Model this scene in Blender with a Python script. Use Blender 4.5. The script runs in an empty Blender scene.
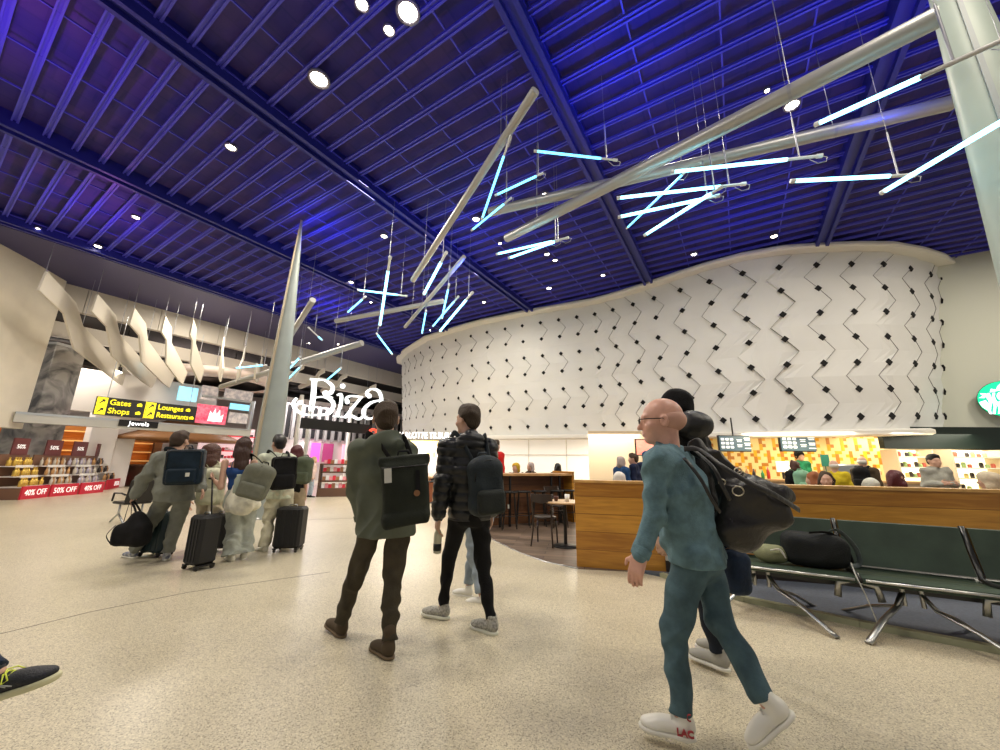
import bpy, math, random
import numpy as np
from mathutils import Vector, Matrix, Euler, noise
random.seed(7)
SC = bpy.context.scene
COL = SC.collection
R = math.radians
# ------------------------------------------------------------------ camera, world, exposure
CAM_H = 1.38; FOC = 376.0; PITCH = R(13.2); ROLL = R(0.8)
cd = bpy.data.cameras.new('camera'); cam = bpy.data.objects.new('camera', cd); COL.objects.link(cam)
cam.location = (0, 0, CAM_H)
cam.rotation_euler = (Matrix.Rotation(math.pi/2 + PITCH, 3, 'X') @ Matrix.Rotation(ROLL, 3, 'Z')).to_euler()
cd.sensor_width = 36; cd.lens = FOC/1000*36; cd.clip_start = 0.05; cd.clip_end = 200
SC.camera = cam
w = bpy.data.worlds.new('world'); SC.world = w; w.use_nodes = True
w.node_tree.nodes['Background'].inputs[0].default_value = (1.0, 0.97, 0.92, 1)
w.node_tree.nodes['Background'].inputs[1].default_value = 0.27
SC.view_settings.view_transform = 'Standard'; SC.view_settings.look = 'None'
SC.view_settings.gamma = 1; SC.view_settings.use_curve_mapping = False
SC.view_settings.exposure = 0.35
ZC = 8.2                                    # height of the slatted ceiling

def area_light(name, loc, size, power, color, rot=(0,0,0), size_y=None, spread=None):
    l = bpy.data.lights.new(name, 'AREA'); l.energy = power; l.color = color; l.size = size
    if size_y: l.shape = 'RECTANGLE'; l.size_y = size_y
    if spread: l.spread = spread
    o = bpy.data.objects.new(name, l); COL.objects.link(o); o.location = loc; o.rotation_euler = rot
    return o
def point_light(name, loc, power, color, r=0.1):
    l = bpy.data.lights.new(name, 'POINT'); l.energy = power; l.color = color; l.shadow_soft_size = r
    o = bpy.data.objects.new(name, l); COL.objects.link(o); o.location = loc
    return o
def spot_light(name, loc, power, color, angle=100, blend=0.6, rot=(0,0,0), r=0.08):
    l = bpy.data.lights.new(name, 'SPOT'); l.energy = power; l.color = color; l.shadow_soft_size = r
    l.spot_size = R(angle); l.spot_blend = blend
    o = bpy.data.objects.new(name, l); COL.objects.link(o); o.location = loc; o.rotation_euler = rot
    return o
WARM = (1.0, 0.9, 0.74)
# added hall lamps without fittings (the downlights are built further down)
LAMPS = []
for x_, y_, z_, p_, c_ in ((2.0, 5.0, 6.6, 95, (.02, .06, 1)), (5.5, 4.0, 6.2, 90, (.02, .06, 1)), (-1.0, 9.5, 6.2, 90, (.02, .10, 1)), (6.5, 8.5, 6.6, 60, (.02, .08, 1)), (-1.5, 2.5, 6.6, 110, (.05, .04, 1)),
                         (-8.0, 4.5, 6.4, 110, (.5, .06, .9)), (-5.5, 9.9, 7.2, 70, (.1, .1, 1)), (-11.5, 9.5, 6.6, 110, (.5, .12, .8)), (-7, 1.5, 6.8, 110, (1, .05, .4)), (-8, 15.5, 7.0, 110, (.16, .1, 1))):
    spot_light('added_uplight', (x_, y_, z_), p_, c_, 165, 1.0, (math.pi, 0, 0), .15)  # added coloured spots with no fittings, washing the ceiling blue and violet
for i, (x_, y_) in enumerate(((-9, 3), (-2.5, 2.5), (4, 1.5), (-11, 9), (-4, 8.5), (3.5, 7), (9.5, 5.5), (-9, 15.5), (-1.5, 13), (-13, 16), (10.5, 0.5), (14.5, 6.5))):
    area_light('hall_fill', (x_, y_, 8.05), 1.3, 165 if i in (1, 2, 10) else 225, WARM)  # added area lamps that fill the hall, apart from the downlight fittings
area_light('shop_light', (-19.5, 15.5, 6.0), 3.0, 420, (1, .9, .8)); area_light('shop_light', (-17.0, 21.5, 6.2), 4.0, 520, (1, .92, .88)); area_light('shop_light', (-13.0, 26, 5.2), 4, 480, (1, .93, .95))
area_light('shop_light', (-3.5, 14.8, 2.45), 2.2, 120, (1, .93, .86))
area_light('cafe_light', (3.5, 13.0, 2.4), 2.5, 110, WARM); area_light('cafe_light', (8.5, 10.4, 2.35), 2.5, 140, (1, .86, .6)); area_light('cafe_light', (12.0, 10.6, 2.35), 2.5, 110, (1, .92, .75))
# ------------------------------------------------------------------ view geometry (pixel of the photo -> point in the hall)
def ray(x, y):
    u = (x-500)/FOC; v = (375-y)/FOC; c, s = math.cos(ROLL), math.sin(ROLL)
    u, v = c*u-s*v, s*u+c*v
    return Vector((u, math.cos(PITCH)-math.sin(PITCH)*v, math.sin(PITCH)+math.cos(PITCH)*v))
O = Vector((0, 0, CAM_H))
def at(x, y, Y): r = ray(x, y); return O + r*(Y/r.y)
def G(x, y, z=0.0): r = ray(x, y); return O + r*((z-CAM_H)/r.z)
E1 = Vector((0.53, 0.848, 0)); E2 = Vector((0.848, -0.53, 0))       # hall axes: along the beams / across them
def PL(x, y, c): r = ray(x, y); return O + r*(c/(r.dot(E2)))         # point on the plane E2 . p = c
def PN(x, y, p0, n): r = ray(x, y); return O + r*((p0-O).dot(n)/r.dot(n))
def EC(s, c, z=0): p = E1*s + E2*c; return Vector((p.x, p.y, z))

# ------------------------------------------------------------------ materials
def mat(name, col, rough=0.6, metal=0.0, emit=None, estr=1.0, vary=0.0, vscale=8.0, col2=None, bump=0.0, bscale=40.0,
        stretch=None, coord='Object', alpha=None, trans=0.0, spec=None, sheen=0.0, clear=0.0, detail=4.0, ior=None):
    m = bpy.data.materials.new(name); m.use_nodes = True; nt = m.node_tree; b = nt.nodes['Principled BSDF']
    c4 = tuple(col)+(1,) if len(col) == 3 else col
    b.inputs['Base Color'].default_value = c4; b.inputs['Roughness'].default_value = rough; b.inputs['Metallic'].default_value = metal
    if spec is not None: b.inputs['Specular IOR Level'].default_value = spec
    if sheen: b.inputs['Sheen Weight'].default_value = sheen
    if clear: b.inputs['Coat Weight'].default_value = clear
    if trans: b.inputs['Transmission Weight'].default_value = trans
    if ior: b.inputs['IOR'].default_value = ior
    if emit is not None:
        b.inputs['Emission Color'].default_value = tuple(emit)+(1,); b.inputs['Emission Strength'].default_value = estr
    def coords():
        tc = nt.nodes.new('ShaderNodeTexCoord'); mp = nt.nodes.new('ShaderNodeMapping')
        nt.links.new(tc.outputs[coord], mp.inputs[0])
        if stretch: mp.inputs['Scale'].default_value = stretch
        return mp
    if vary or col2 is not None:
        mp = coords(); nz = nt.nodes.new('ShaderNodeTexNoise'); nz.inputs['Scale'].default_value = vscale; nz.inputs['Detail'].default_value = detail
        nt.links.new(mp.outputs[0], nz.inputs[0])
        rp = nt.nodes.new('ShaderNodeValToRGB'); rp.color_ramp.elements[0].position = 0.35; rp.color_ramp.elements[1].position = 0.65
        if col2 is None:
            a = tuple(max(0, x*(1-vary)) for x in c4[:3]); c = tuple(min(1, x*(1+vary)) for x in c4[:3])
        else: a, c = col2, c4[:3]
        rp.color_ramp.elements[0].color = tuple(a)+(1,); rp.color_ramp.elements[1].color = tuple(c)+(1,)
        nt.links.new(nz.outputs[0], rp.inputs[0]); nt.links.new(rp.outputs[0], b.inputs['Base Color'])
    if bump:
        mp = coords(); nz = nt.nodes.new('ShaderNodeTexNoise'); nz.inputs['Scale'].default_value = bscale; nz.inputs['Detail'].default_value = 3
        nt.links.new(mp.outputs[0], nz.inputs[0]); bp = nt.nodes.new('ShaderNodeBump'); bp.inputs['Strength'].default_value = bump
        bp.inputs['Distance'].default_value = 0.02; nt.links.new(nz.outputs[0], bp.inputs['Height']); nt.links.new(bp.outputs[0], b.inputs['Normal'])
    return m
M = {}
def mm(key, *a, **k):
    if key not in M: M[key] = mat(key, *a, **k)
    return M[key]

# ------------------------------------------------------------------ mesh builder
class MB:
    def __init__(s): s.v = []; s.f = []; s.m = []; s.mats = []; s.sm = []
    def mi(s, m):
        if m is None: return 0
        if m not in s.mats: s.mats.append(m)
        return s.mats.index(m)
    def add(s, vs, fs, m=None, smooth=False):
        o = len(s.v); k = s.mi(m); s.v += [tuple(x) for x in vs]
        for f in fs: s.f.append(tuple(i+o for i in f)); s.m.append(k); s.sm.append(smooth)
        return s
    def box(s, c, size, m=None, rot=0, mtx=None, bev=0.0):
        hx, hy, hz = size[0]/2, size[1]/2, size[2]/2
        if bev > 0:
            b = min(bev, hx*.9, hy*.9, hz*.9); vs = []
            for X in (-1, 1):
                for Y in (-1, 1):
                    for Z in (-1, 1): vs += [(X*hx, Y*(hy-b), Z*(hz-b)), (X*(hx-b), Y*hy, Z*(hz-b)), (X*(hx-b), Y*(hy-b), Z*hz)]
            def q(X, Y, Z, k): return ((X > 0)*4+(Y > 0)*2+(Z > 0))*3+k
            fs = []
            for S in (-1, 1):
                fs.append([q(S,-1,-1,0), q(S,1,-1,0), q(S,1,1,0), q(S,-1,1,0)][::S]); fs.append([q(-1,S,-1,1), q(-1,S,1,1), q(1,S,1,1), q(1,S,-1,1)][::S])
                fs.append([q(-1,-1,S,2), q(1,-1,S,2), q(1,1,S,2), q(-1,1,S,2)][::S])
            for A in (-1, 1):
                for B in (-1, 1):
                    fs.append([q(A,B,-1,0), q(A,B,-1,1), q(A,B,1,1), q(A,B,1,0)][::A*B]); fs.append([q(A,-1,B,0), q(A,1,B,0), q(A,1,B,2), q(A,-1,B,2)][::A*B])
                    fs.append([q(-1,A,B,1), q(-1,A,B,2), q(1,A,B,2), q(1,A,B,1)][::A*B])
                    for Cc in (-1, 1): fs.append([q(A,B,Cc,0), q(A,B,Cc,1), q(A,B,Cc,2)][::A*B*Cc])
        else:
            vs = [(x*hx, y*hy, z*hz) for x in (-1, 1) for y in (-1, 1) for z in (-1, 1)]
            fs = [(0,1,3,2),(4,6,7,5),(0,4,5,1),(2,3,7,6),(0,2,6,4),(1,5,7,3)]
        T = Matrix.Translation(Vector(c)) @ (mtx if mtx is not None else Matrix.Rotation(rot, 4, 'Z'))
        return s.add([T @ Vector(v) for v in vs], fs, m)
    def cyl(s, p0, p1, r0, r1=None, n=12, m=None, cap=True, smooth=True):
        p0, p1 = Vector(p0), Vector(p1); r1 = r0 if r1 is None else r1; d = (p1-p0).normalized()
        a = d.orthogonal().normalized(); b = d.cross(a); vs = []
        for p, r in ((p0, r0), (p1, r1)):
            for i in range(n):
                t = 2*math.pi*i/n; vs.append(p + (a*math.cos(t)+b*math.sin(t))*r)
        s.add(vs, [(i, (i+1) % n, n+(i+1) % n, n+i) for i in range(n)], m, smooth)
        if cap: s.add(vs, [tuple(range(n))[::-1], tuple(range(n, 2*n))], m)
        return s
    def tube(s, pts, r, n=8, m=None, flat=None, up=None, closed=False):
        """sweep along pts; flat=(half width, half thickness) gives a strap"""
        P = [Vector(p) for p in pts]; N = len(P); vs = []; last = None
        for i, p in enumerate(P):
            t = (P[min(i+1, N-1)]-P[max(i-1, 0)]).normalized()
            if up is not None: a = (Vector(up[i]) if isinstance(up, list) else Vector(up)); a = (a - t*a.dot(t)).normalized()
            elif last is None: a = t.orthogonal().normalized()
            else: a = (last - t*last.dot(t)).normalized()
            last = a; b = t.cross(a); rr = r[i] if isinstance(r, (list, tuple)) else r
            for k in range(n):
                th = 2*math.pi*k/n
                if flat: vs.append(p + b*math.cos(th)*flat[0] + a*math.sin(th)*flat[1])
                else: vs.append(p + (a*math.cos(th)+b*math.sin(th))*rr)
        fs = [(i*n+k, i*n+(k+1) % n, (i+1)*n+(k+1) % n, (i+1)*n+k) for i in range(N-1) for k in range(n)]
        fs += [tuple(range(n))[::-1], tuple(range((N-1)*n, N*n))]
        return s.add(vs, fs, m, True)
    def prism(s, poly, d, m=None):
        """poly: 3D points of a planar outline, d: extrusion vector"""
        P = [Vector(p) for p in poly]; n = len(P); d = Vector(d)
        return s.add(P+[p+d for p in P], [tuple(range(n))[::-1], tuple(range(n, 2*n))]+[(i, (i+1) % n, n+(i+1) % n, n+i) for i in range(n)], m)
    def lathe(s, prof, c=(0,0,0), n=20, m=None, smooth=True, mtx=None, sx=1, sy=1):
        vs = []; T = Matrix.Translation(Vector(c)) @ (mtx if mtx is not None else Matrix.Identity(4))
        for r, z in prof:
            for i in range(n): t = 2*math.pi*i/n; vs.append(T @ Vector((r*math.cos(t)*sx, r*math.sin(t)*sy, z)))
        k = len(prof)
        fs = [(j*n+i, j*n+(i+1) % n, (j+1)*n+(i+1) % n, (j+1)*n+i) for j in range(k-1) for i in range(n)]
        fs += [tuple(range(n))[::-1], tuple(range((k-1)*n, k*n))]
        return s.add(vs, fs, m, smooth)
    def sphere(s, c, r, m=None, n=12, mtx=None):
        rr = r if isinstance(r, (tuple, list)) else (r, r, r); k = max(5, n//2+1)
        prof = [(math.sin(math.pi*(j+0.02)/(k-1+0.04)), -math.cos(math.pi*(j+0.02)/(k-1+0.04))) for j in range(k)]
        T = Matrix.Translation(Vector(c)) @ (mtx if mtx is not None else Matrix.Identity(4)) @ Matrix.Diagonal((rr[0], rr[1], rr[2], 1))
        return s.lathe(prof, (0,0,0), n, m, True, T)
    def quad(s, a, b, c, d, m=None): return s.add([a, b, c, d], [(0, 1, 2, 3)], m)
    def build(s, name, m=None, parent=None):
        me = bpy.data.meshes.new(name); me.from_pydata([tuple(v) for v in s.v], [], s.f)
        ms = s.mats if s.mats else [m]
        for x in ms: me.materials.append(x)
        me.polygons.foreach_set('material_index', s.m); me.polygons.foreach_set('use_smooth', s.sm); me.update()
        return link(name, me, parent)
def link(name, me, parent=None):
    o = bpy.data.objects.new(name, me); COL.objects.link(o)
    if parent is not None:
        o.parent = parent; inv = WORLD_INV.get(parent.name)
        if inv is not None: o.matrix_parent_inverse = inv     # below a mesh part the matrices are already world ones
    return o
WORLD_INV = {}
def empty(name, loc, label=None, cat=None, group=None):
    """thing root; children are built in world coordinates and parented with the inverse of this transform"""
    o = bpy.data.objects.new(name, None); COL.objects.link(o); o.location = loc; o.empty_display_size = 0.1
    WORLD_INV[o.name] = Matrix.Translation(-Vector(loc))
    if label: tag(o, label, cat, group)
    return o
def tag(o, label=None, cat=None, group=None, kind=None):
    if label: o['label'] = label
    if cat: o['category'] = cat
    if group: o['group'] = group
    if kind: o['kind'] = kind
    return o
def struct(o): o['kind'] = 'structure'; return o
def lab(o, text): o['label'] = text; return o
def copy_tree(o, loc, rz=None, label=None, scale=None):
    r = o.copy(); COL.objects.link(r); r.location = loc
    if rz is not None: r.rotation_euler = (0, 0, rz)
    if scale: r.scale = (scale,)*3
    if label: r['label'] = label
    for ch in list(o.children):
        c = ch.copy(); COL.objects.link(c); c.parent = r; c.matrix_parent_inverse = ch.matrix_parent_inverse
        for g in ch.children:
            d = g.copy(); COL.objects.link(d); d.parent = c; d.matrix_parent_inverse = g.matrix_parent_inverse
    return r
def text_obj(body, size, mtx, m, name='lettering', parent=None, extrude=0.004, align='CENTER', sx=1.0, bold=0.0):
    cu = bpy.data.curves.new(name, 'FONT'); cu.body = body; cu.size = size; cu.extrude = extrude; cu.align_x = align; cu.align_y = 'CENTER'; cu.offset = bold; cu.resolution_u = 3
    t = bpy.data.objects.new(name+'_curve', cu); COL.objects.link(t)
    me = bpy.data.meshes.new_from_object(t.evaluated_get(bpy.context.evaluated_depsgraph_get()))
    bpy.data.objects.remove(t); bpy.data.curves.remove(cu)
    me.transform(mtx @ Matrix.Diagonal((sx, 1, 1, 1))); me.materials.clear(); me.materials.append(m)
    return link(name, me, parent)
def frame(origin, xdir, zup=(0,0,1)):
    """matrix whose X runs along xdir (reading direction), Y is up, Z is the face normal (towards the viewer)"""
    x = Vector(xdir).normalized(); y = Vector(zup); y = (y - x*y.dot(x)).normalized(); z = x.cross(y)
    m = Matrix((x, y, z)).transposed().to_4x4(); m.translation = Vector(origin); return m
# ================================================================== THE HALL
# floor: cream terrazzo
def floor_material():
    m = bpy.data.materials.new('terrazzo'); m.use_nodes = True; nt = m.node_tree; b = nt.nodes['Principled BSDF']; N = nt.nodes.new; L = nt.links.new
    tc = N('ShaderNodeTexCoord')
    v = N('ShaderNodeTexVoronoi'); v.inputs['Scale'].default_value = 170; L(tc.outputs['Object'], v.inputs['Vector'])
    r1 = N('ShaderNodeValToRGB'); e = r1.color_ramp.elements
    e[0].position = 0.0; e[0].color = (0.28, 0.25, 0.19, 1); e[1].position = 1.0; e[1].color = (0.80, 0.73, 0.55, 1)
    for p, c in ((0.12, (0.34, 0.30, 0.22)), (0.2, (0.52, 0.46, 0.345)), (0.45, (0.60, 0.535, 0.40)), (0.8, (0.66, 0.595, 0.45))):
        k = e.new(p); k.color = c+(1,)
    sep = N('ShaderNodeSeparateColor'); L(v.outputs['Color'], sep.inputs[0]); L(sep.outputs[0], r1.inputs[0])
    n2 = N('ShaderNodeTexNoise'); n2.inputs['Scale'].default_value = 0.7; n2.inputs['Detail'].default_value = 3; L(tc.outputs['Object'], n2.inputs[0])
    r2 = N('ShaderNodeValToRGB'); r2.color_ramp.elements[0].position = 0.3; r2.color_ramp.elements[0].color = (0.86, 0.86, 0.84, 1)
    r2.color_ramp.elements[1].position = 0.7; r2.color_ramp.elements[1].color = (1, 1, 1, 1); L(n2.outputs[0], r2.inputs[0])
    mx = N('ShaderNodeMix'); mx.data_type = 'RGBA'; mx.blend_type = 'MULTIPLY'; mx.inputs[0].default_value = 1
    L(r1.outputs[0], mx.inputs[6]); L(r2.outputs[0], mx.inputs[7]); L(mx.outputs[2], b.inputs['Base Color'])
    b.inputs['Roughness'].default_value = 0.3; b.inputs['Specular IOR Level'].default_value = 0.35
    return m
TERR = floor_material()
WHITE = mm('white_paint', (0.82, 0.80, 0.74), 0.55, bump=0.05, bscale=20)
CREAM = mm('cream_wall_paint', (0.78, 0.72, 0.60), 0.6, vary=0.04, vscale=1.5)
DARK = mm('black_void', (0.012, 0.011, 0.012), 0.8)
CHROME = mm('brushed_steel', (0.55, 0.56, 0.57), 0.28, 1.0)
BLACK = mm('black_metal', (0.015, 0.014, 0.014), 0.4, 0.2)

f = MB(); f.box((-4, 14, -0.05), (64, 52, 0.1)); fl = struct(f.build('floor', TERR))
# thin expansion joints in the terrazzo
j = MB(); jm = mm('joint_filler', (0.16, 0.14, 0.11), 0.7)
for pts in ([G(0,634), G(90,612), G(190,592), G(330,572)], [G(640,505), G(560,585), G(505,640)][:0] or [G(300,520), G(420,516), G(480,512)]):
    for a, b in zip(pts, pts[1:]):
        a.z = b.z = 0.0; d = (b-a); j.box(((a.x+b.x)/2, (a.y+b.y)/2, 0.0006), (d.length, 0.012, 0.0012), rot=math.atan2(d.y, d.x))
struct(j.build('trim_1', jm))

# ceiling: blue expanded-metal trays between flat slats and deep beams
def ceil_material():
    m = bpy.data.materials.new('blue_mesh_trays'); m.use_nodes = True; nt = m.node_tree; b = nt.nodes['Principled BSDF']; N = nt.nodes.new; L = nt.links.new
    tc = N('ShaderNodeTexCoord'); mp = N('ShaderNodeMapping'); mp.inputs['Rotation'].default_value = (0, 0, R(-58)); L(tc.outputs['Object'], mp.inputs[0])
    bk = N('ShaderNodeTexBrick'); bk.inputs['Scale'].default_value = 1.0; bk.inputs['Mortar Size'].default_value = 0.02
    bk.inputs['Color1'].default_value = (0.016, 0.012, 0.15, 1); bk.inputs['Color2'].default_value = (0.045, 0.022, 0.15, 1); bk.inputs['Mortar'].default_value = (0.008, 0.008, 0.11, 1)
    bk.inputs['Brick Width'].default_value = 0.55; bk.inputs['Row Height'].default_value = 0.45; bk.inputs['Bias'].default_value = -0.1
    L(mp.outputs[0], bk.inputs['Vector'])
    n = N('ShaderNodeTexNoise'); n.inputs['Scale'].default_value = 1.2; n.inputs['Detail'].default_value = 6; L(tc.outputs['Object'], n.inputs[0])
    r = N('ShaderNodeValToRGB'); r.color_ramp.elements[0].position = 0.38; r.color_ramp.elements[0].color = (0.01, 0.01, 0.18, 1)
    r.color_ramp.elements[1].position = 0.62; r.color_ramp.elements[1].color = (0.07, 0.04, 0.19, 1); L(n.outputs[0], r.inputs[0])
    mx = N('ShaderNodeMix'); mx.data_type = 'RGBA'; mx.inputs[0].default_value = 0.5; L(bk.outputs['Color'], mx.inputs[6]); L(r.outputs[0], mx.inputs[7])
    L(mx.outputs[2], b.inputs['Base Color']); b.inputs['Roughness'].default_value = 0.7
    return m
SLAT = mm('blue_slat', (0.055, 0.055, 0.50), 0.45); BEAM = mm('dark_blue_beam', (0.012, 0.016, 0.22), 0.45)
C0, C1, S0, S1 = -22.2, 19.0, -6.0, 34.0
def ec_box(mb, s0, s1, c0, c1, z0, z1, m=None):
    p = EC((s0+s1)/2, (c0+c1)/2, (z0+z1)/2); return mb.box(p, (s1-s0, c1-c0, z1-z0), m, rot=math.atan2(E1.y, E1.x))
f = MB(); ec_box(f, S0, S1, C0, C1, ZC+0.2, ZC+0.4); struct(f.build('ceiling', ceil_material()))
f = MB()
sl = S0
while sl < S1:                                      # flat slats in pairs, across the beams
    ec_box(f, sl, sl+0.028, C0, C1, ZC, ZC+0.03); ec_box(f, sl+0.075, sl+0.11, C0, C1, ZC, ZC+0.03); ec_box(f, sl, sl+0.11, C0, C1, ZC+0.035, ZC+0.05); sl += 0.43
c = C0+1.1
while c < C1:                                       # thin runners along the beams
    ec_box(f, S0, S1, c, c+0.025, ZC+0.03, ZC+0.06); c += 1.27
struct(f.build('ceiling_slats', SLAT))
f = MB()
for k, c in enumerate((-17.6, -12.3, -7.3, -2.2, 2.9, 8.0, 13.1)):
    wd = 0.34
    ec_box(f, S0, S1, c-wd/2, c-wd/2+0.09, ZC-0.16, ZC+0.3); ec_box(f, S0, S1, c+wd/2-0.09, c+wd/2, ZC-0.16, ZC+0.3)
    ec_box(f, S0, S1, c-wd/2+0.09, c+wd/2-0.09, ZC-0.06, ZC+0.3)
struct(f.build('ceiling_beams', BEAM))
f = MB(); ec_box(f, S0, S1, C0, -18.2, ZC-.02, ZC+0.3); struct(f.build('ceiling_edge', mm('ceiling_edge_blue', (.035, .03, .13), .4)))
# ---------------------------------------------------------------- the big curved wall with folded tiles
COLX = [402.5, 405.5, 409, 415, 421, 430, 442, 456, 471, 487, 505, 522, 540, 558, 576, 594, 612, 632, 653, 679, 708, 741, 777, 814, 849, 881, 908, 928, 938]
TOPX = [400, 409, 430, 480, 530, 600, 640, 700, 760, 830, 880, 920, 938]; TOPY = [360, 350, 337, 322, 312, 300, 288, 268, 252, 247, 247, 254, 263]
BX = [400, 480, 640, 760, 880, 940]; BY = [438, 437, 435, 433, 431, 430]
def wall_top(x): return G(x, float(np.interp(x, TOPX, TOPY)), ZC)
base = []; BOTX = ([402, 430, 471, 487, 540, 594, 632, 679, 708, 741, 777, 814, 849, 881, 908, 928, 938], [403, 435, 476, 492, 548, 605, 647, 696, 725, 757, 792, 828, 860, 891, 916, 934, 943])
for x in COLX:                                      # the wall flares outwards towards the ceiling: separate foot and head lines
    p = wall_top(x); xb = float(np.interp(x, *BOTX)); q = at(xb, float(np.interp(x, BX, BY)), p.y); base.append((Vector((p.x, p.y, 0)), q.z, Vector((q.x, q.y, 0))))
# give both ends a short return so the wall reads as a rounded volume
p0 = base[0][0]; pb0 = base[0][2]; base = [(p0+Vector((0.8, 2.6, 0)), base[0][1], pb0+Vector((0.8, 2.6, 0))), (p0+Vector((-0.25, 0.9, 0)), base[0][1], pb0+Vector((-0.25, 0.9, 0)))]+base
pe = base[-1][0]; pbe = base[-1][2]; zbe = base[-1][1]; base += [(pe+Vector((v_, w2, 0)), zbe, pbe+Vector((v_, w2, 0))) for v_, w2 in ((0.15, 0.9), (-0.1, 2.2))]
def bpos(i, z): tp_, zb_, bt_ = base[i]; return bt_.lerp(tp_, (z-zb_)/(ZC-zb_))
nc = len(base)
def outn(i):
    a = base[max(i-1, 0)][0]; b = base[min(i+1, nc-1)][0]; t = (b-a).normalized(); n = Vector((t.y, -t.x, 0)); return n if n.y < 0 or True else -n
ROWS = 7; TILE = mm('white_folded_tile', (0.74, 0.74, 0.71), 0.5, vary=0.03, vscale=0.8)
wm = MB(); SUB = 4
def rowz(i, k):                                    # heights of the tile corners on column i
    zb = base[i][1]; return zb + 0.42 + (ZC-0.62-zb-0.42)*k/(ROWS-1)
def wpt(i, fx, z, off):                            # point between column i and i+1
    a, b = bpos(i, z), bpos(min(i+1, nc-1), z); na, nb = outn(i), outn(min(i+1, nc-1)); p = a.lerp(b, fx); n = na.lerp(nb, fx).normalized()
    q = p + n*off; return Vector((q.x, q.y, z))
NR = 2*(ROWS+1)                                    # half rows
def zig(i, k):                                     # sideways swing of the fold line (fraction of the gap)
    if k % 2 == 0: return 0.0
    return 0.36 if (k//2) % 2 == (0 if i < nc-9 else 1) else -0.36
def zrow(i, k):
    z = base[i][1] + (rowz(i, 0)-base[i][1] if False else 0)
    return rowz(i, 0) + (rowz(i, 1)-rowz(i, 0))*(k/2-1) if 0 < k < NR else (base[i][1] if k == 0 else ZC-0.02)
for i in range(nc-1):
    cols = []
    for sidx in range(SUB+1):
        col = []
        for k in range(NR+1):
            fL, fR = zig(i, k), 1+zig(i+1, k); fx = fL+(fR-fL)*sidx/SUB
            z = zrow(i, k)*(1-min(max(fx, 0), 1)) + zrow(i+1, k)*min(max(fx, 0), 1)
            ii, ff = i, fx
            if fx < 0 and i > 0: ii, ff = i-1, 1+fx
            elif fx > 1 and i < nc-2: ii, ff = i+1, fx-1
            gap = (base[i+1][0]-base[i][0]).length
            off = min(0.055, gap*0.09)*(1.0 - sidx/SUB) if i < nc-9 else min(0.055, gap*.09)*(sidx/SUB)
            col.append(wpt(ii, ff, z, off))
        cols.append(col)
    vs = [p for c_ in cols for p in c_]; h = NR+1
    wm.add(vs, [(s_*h+k, (s_+1)*h+k, (s_+1)*h+k+1, s_*h+k+1) for s_ in range(SUB) for k in range(NR)], TILE)
    if i < nc-2:                                   # edge of the raised tile
        other = []
        for k in range(NR+1):
            fx = zig(i+1, k); ii, ff = (i+1, fx) if fx >= 0 else (i, 1+fx)
            other.append((wpt(ii, ff, zrow(i+1, k), 0.0), wpt(ii, ff, zrow(i+1, k), 0.055)))
        for k in range(NR): wm.quad(other[k][0], other[k+1][0], other[k+1][1], other[k][1], TILE)
EDGE_SHADE = mm('painted_edge_shade', (0.16, 0.15, 0.135), 0.9)
for i in range(2, nc-2):                           # dark strips that paint the shade along the raised tile edges
    for k in range(2, NR-1):
        right = (k//2) % 2 == 0                    # which way the chevron between these rows points
        if not right and i < 18: continue
        if (i*7 + k//2*5) % 11 == 0: continue
        f0, f1 = zig(i, k), zig(i, k+1)
        def zp(fx, kk, off):
            ii, ff = (i, fx) if fx >= 0 else (i-1, 1+fx); z = zrow(ii, kk)*(1-ff)+zrow(ii+1, kk)*ff; return wpt(ii, ff, z, off)
        a, b_ = zp(f0, k, 0.062), zp(f1, k+1, 0.062); n = outn(i); d_ = (b_-a).normalized(); sd = d_.cross(n)*(0.006 if i < 20 else 0.004)
        wm.prism([a-sd-n*.03, b_-sd-n*.03, b_+sd-n*.03, a+sd-n*.03], n*0.034, EDGE_SHADE)
DIA = mm('black_corner_hole', (0.006, 0.006, 0.006), 0.9)
for i in range(2, nc-2):                           # square black holes where four tiles meet
    n = outn(i); t = Vector((-n.y, n.x, 0))
    for k in range(ROWS):
        z = rowz(i, k); p = wpt(i, 0, z, 0.062); h_ = 0.105 if i > 21 else .062+.002*i
        q = [p+Vector((0,0,h_)), p+t*h_, p-Vector((0,0,h_)), p-t*h_]
        wm.prism([x-n*0.03 for x in q], n*0.036, DIA)
struct(wm.build('wall_curved'))
# rims: rounded cornice above, light ledge below
def rim(name, z_of, prof, m):
    r_ = MB(); h = len(prof); vs = []
    for i in range(nc):
        n = outn(i)
        for (o_, dz) in prof: q = bpos(i, z_of(i))+n*o_; vs.append((q.x, q.y, z_of(i)+dz))
    r_.add(vs, [(i*h+k, (i+1)*h+k, (i+1)*h+(k+1) % h, i*h+(k+1) % h) for i in range(nc-1) for k in range(h)], m, False)
    return struct(r_.build(name, m))
rim('trim_2', lambda i: ZC, [(-0.1, 0), (0.34, 0.0), (0.40, -0.05), (0.40, -0.13), (0.34, -0.18), (-0.1, -0.18)], WHITE)
rim('trim_3', lambda i: base[i][1], [(-0.2, 0.05), (0.25, 0.05), (0.3, 0.0), (0.3, -0.10), (0.25, -0.14), (-0.2, -0.14)], WHITE)
# soffit of the cafe volume behind the wall (closes the void at counter height)
sf = MB()
for a, b_ in zip(range(2, nc-3), range(3, nc-2)):
    za, zb = base[a][1], base[b_][1]; A, B = base[a][2], base[b_][2]; back = Vector((0.2, 1, 0))*5.5
    if A.x > -2: sf.prism([(A.x, A.y+0.1, za), (B.x, B.y+0.1, zb), (B.x+back.x, B.y+back.y, zb), (A.x+back.x, A.y+back.y, za)], (0, 0, 0.08))
struct(sf.build('ceiling_cafe', CREAM))
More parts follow.
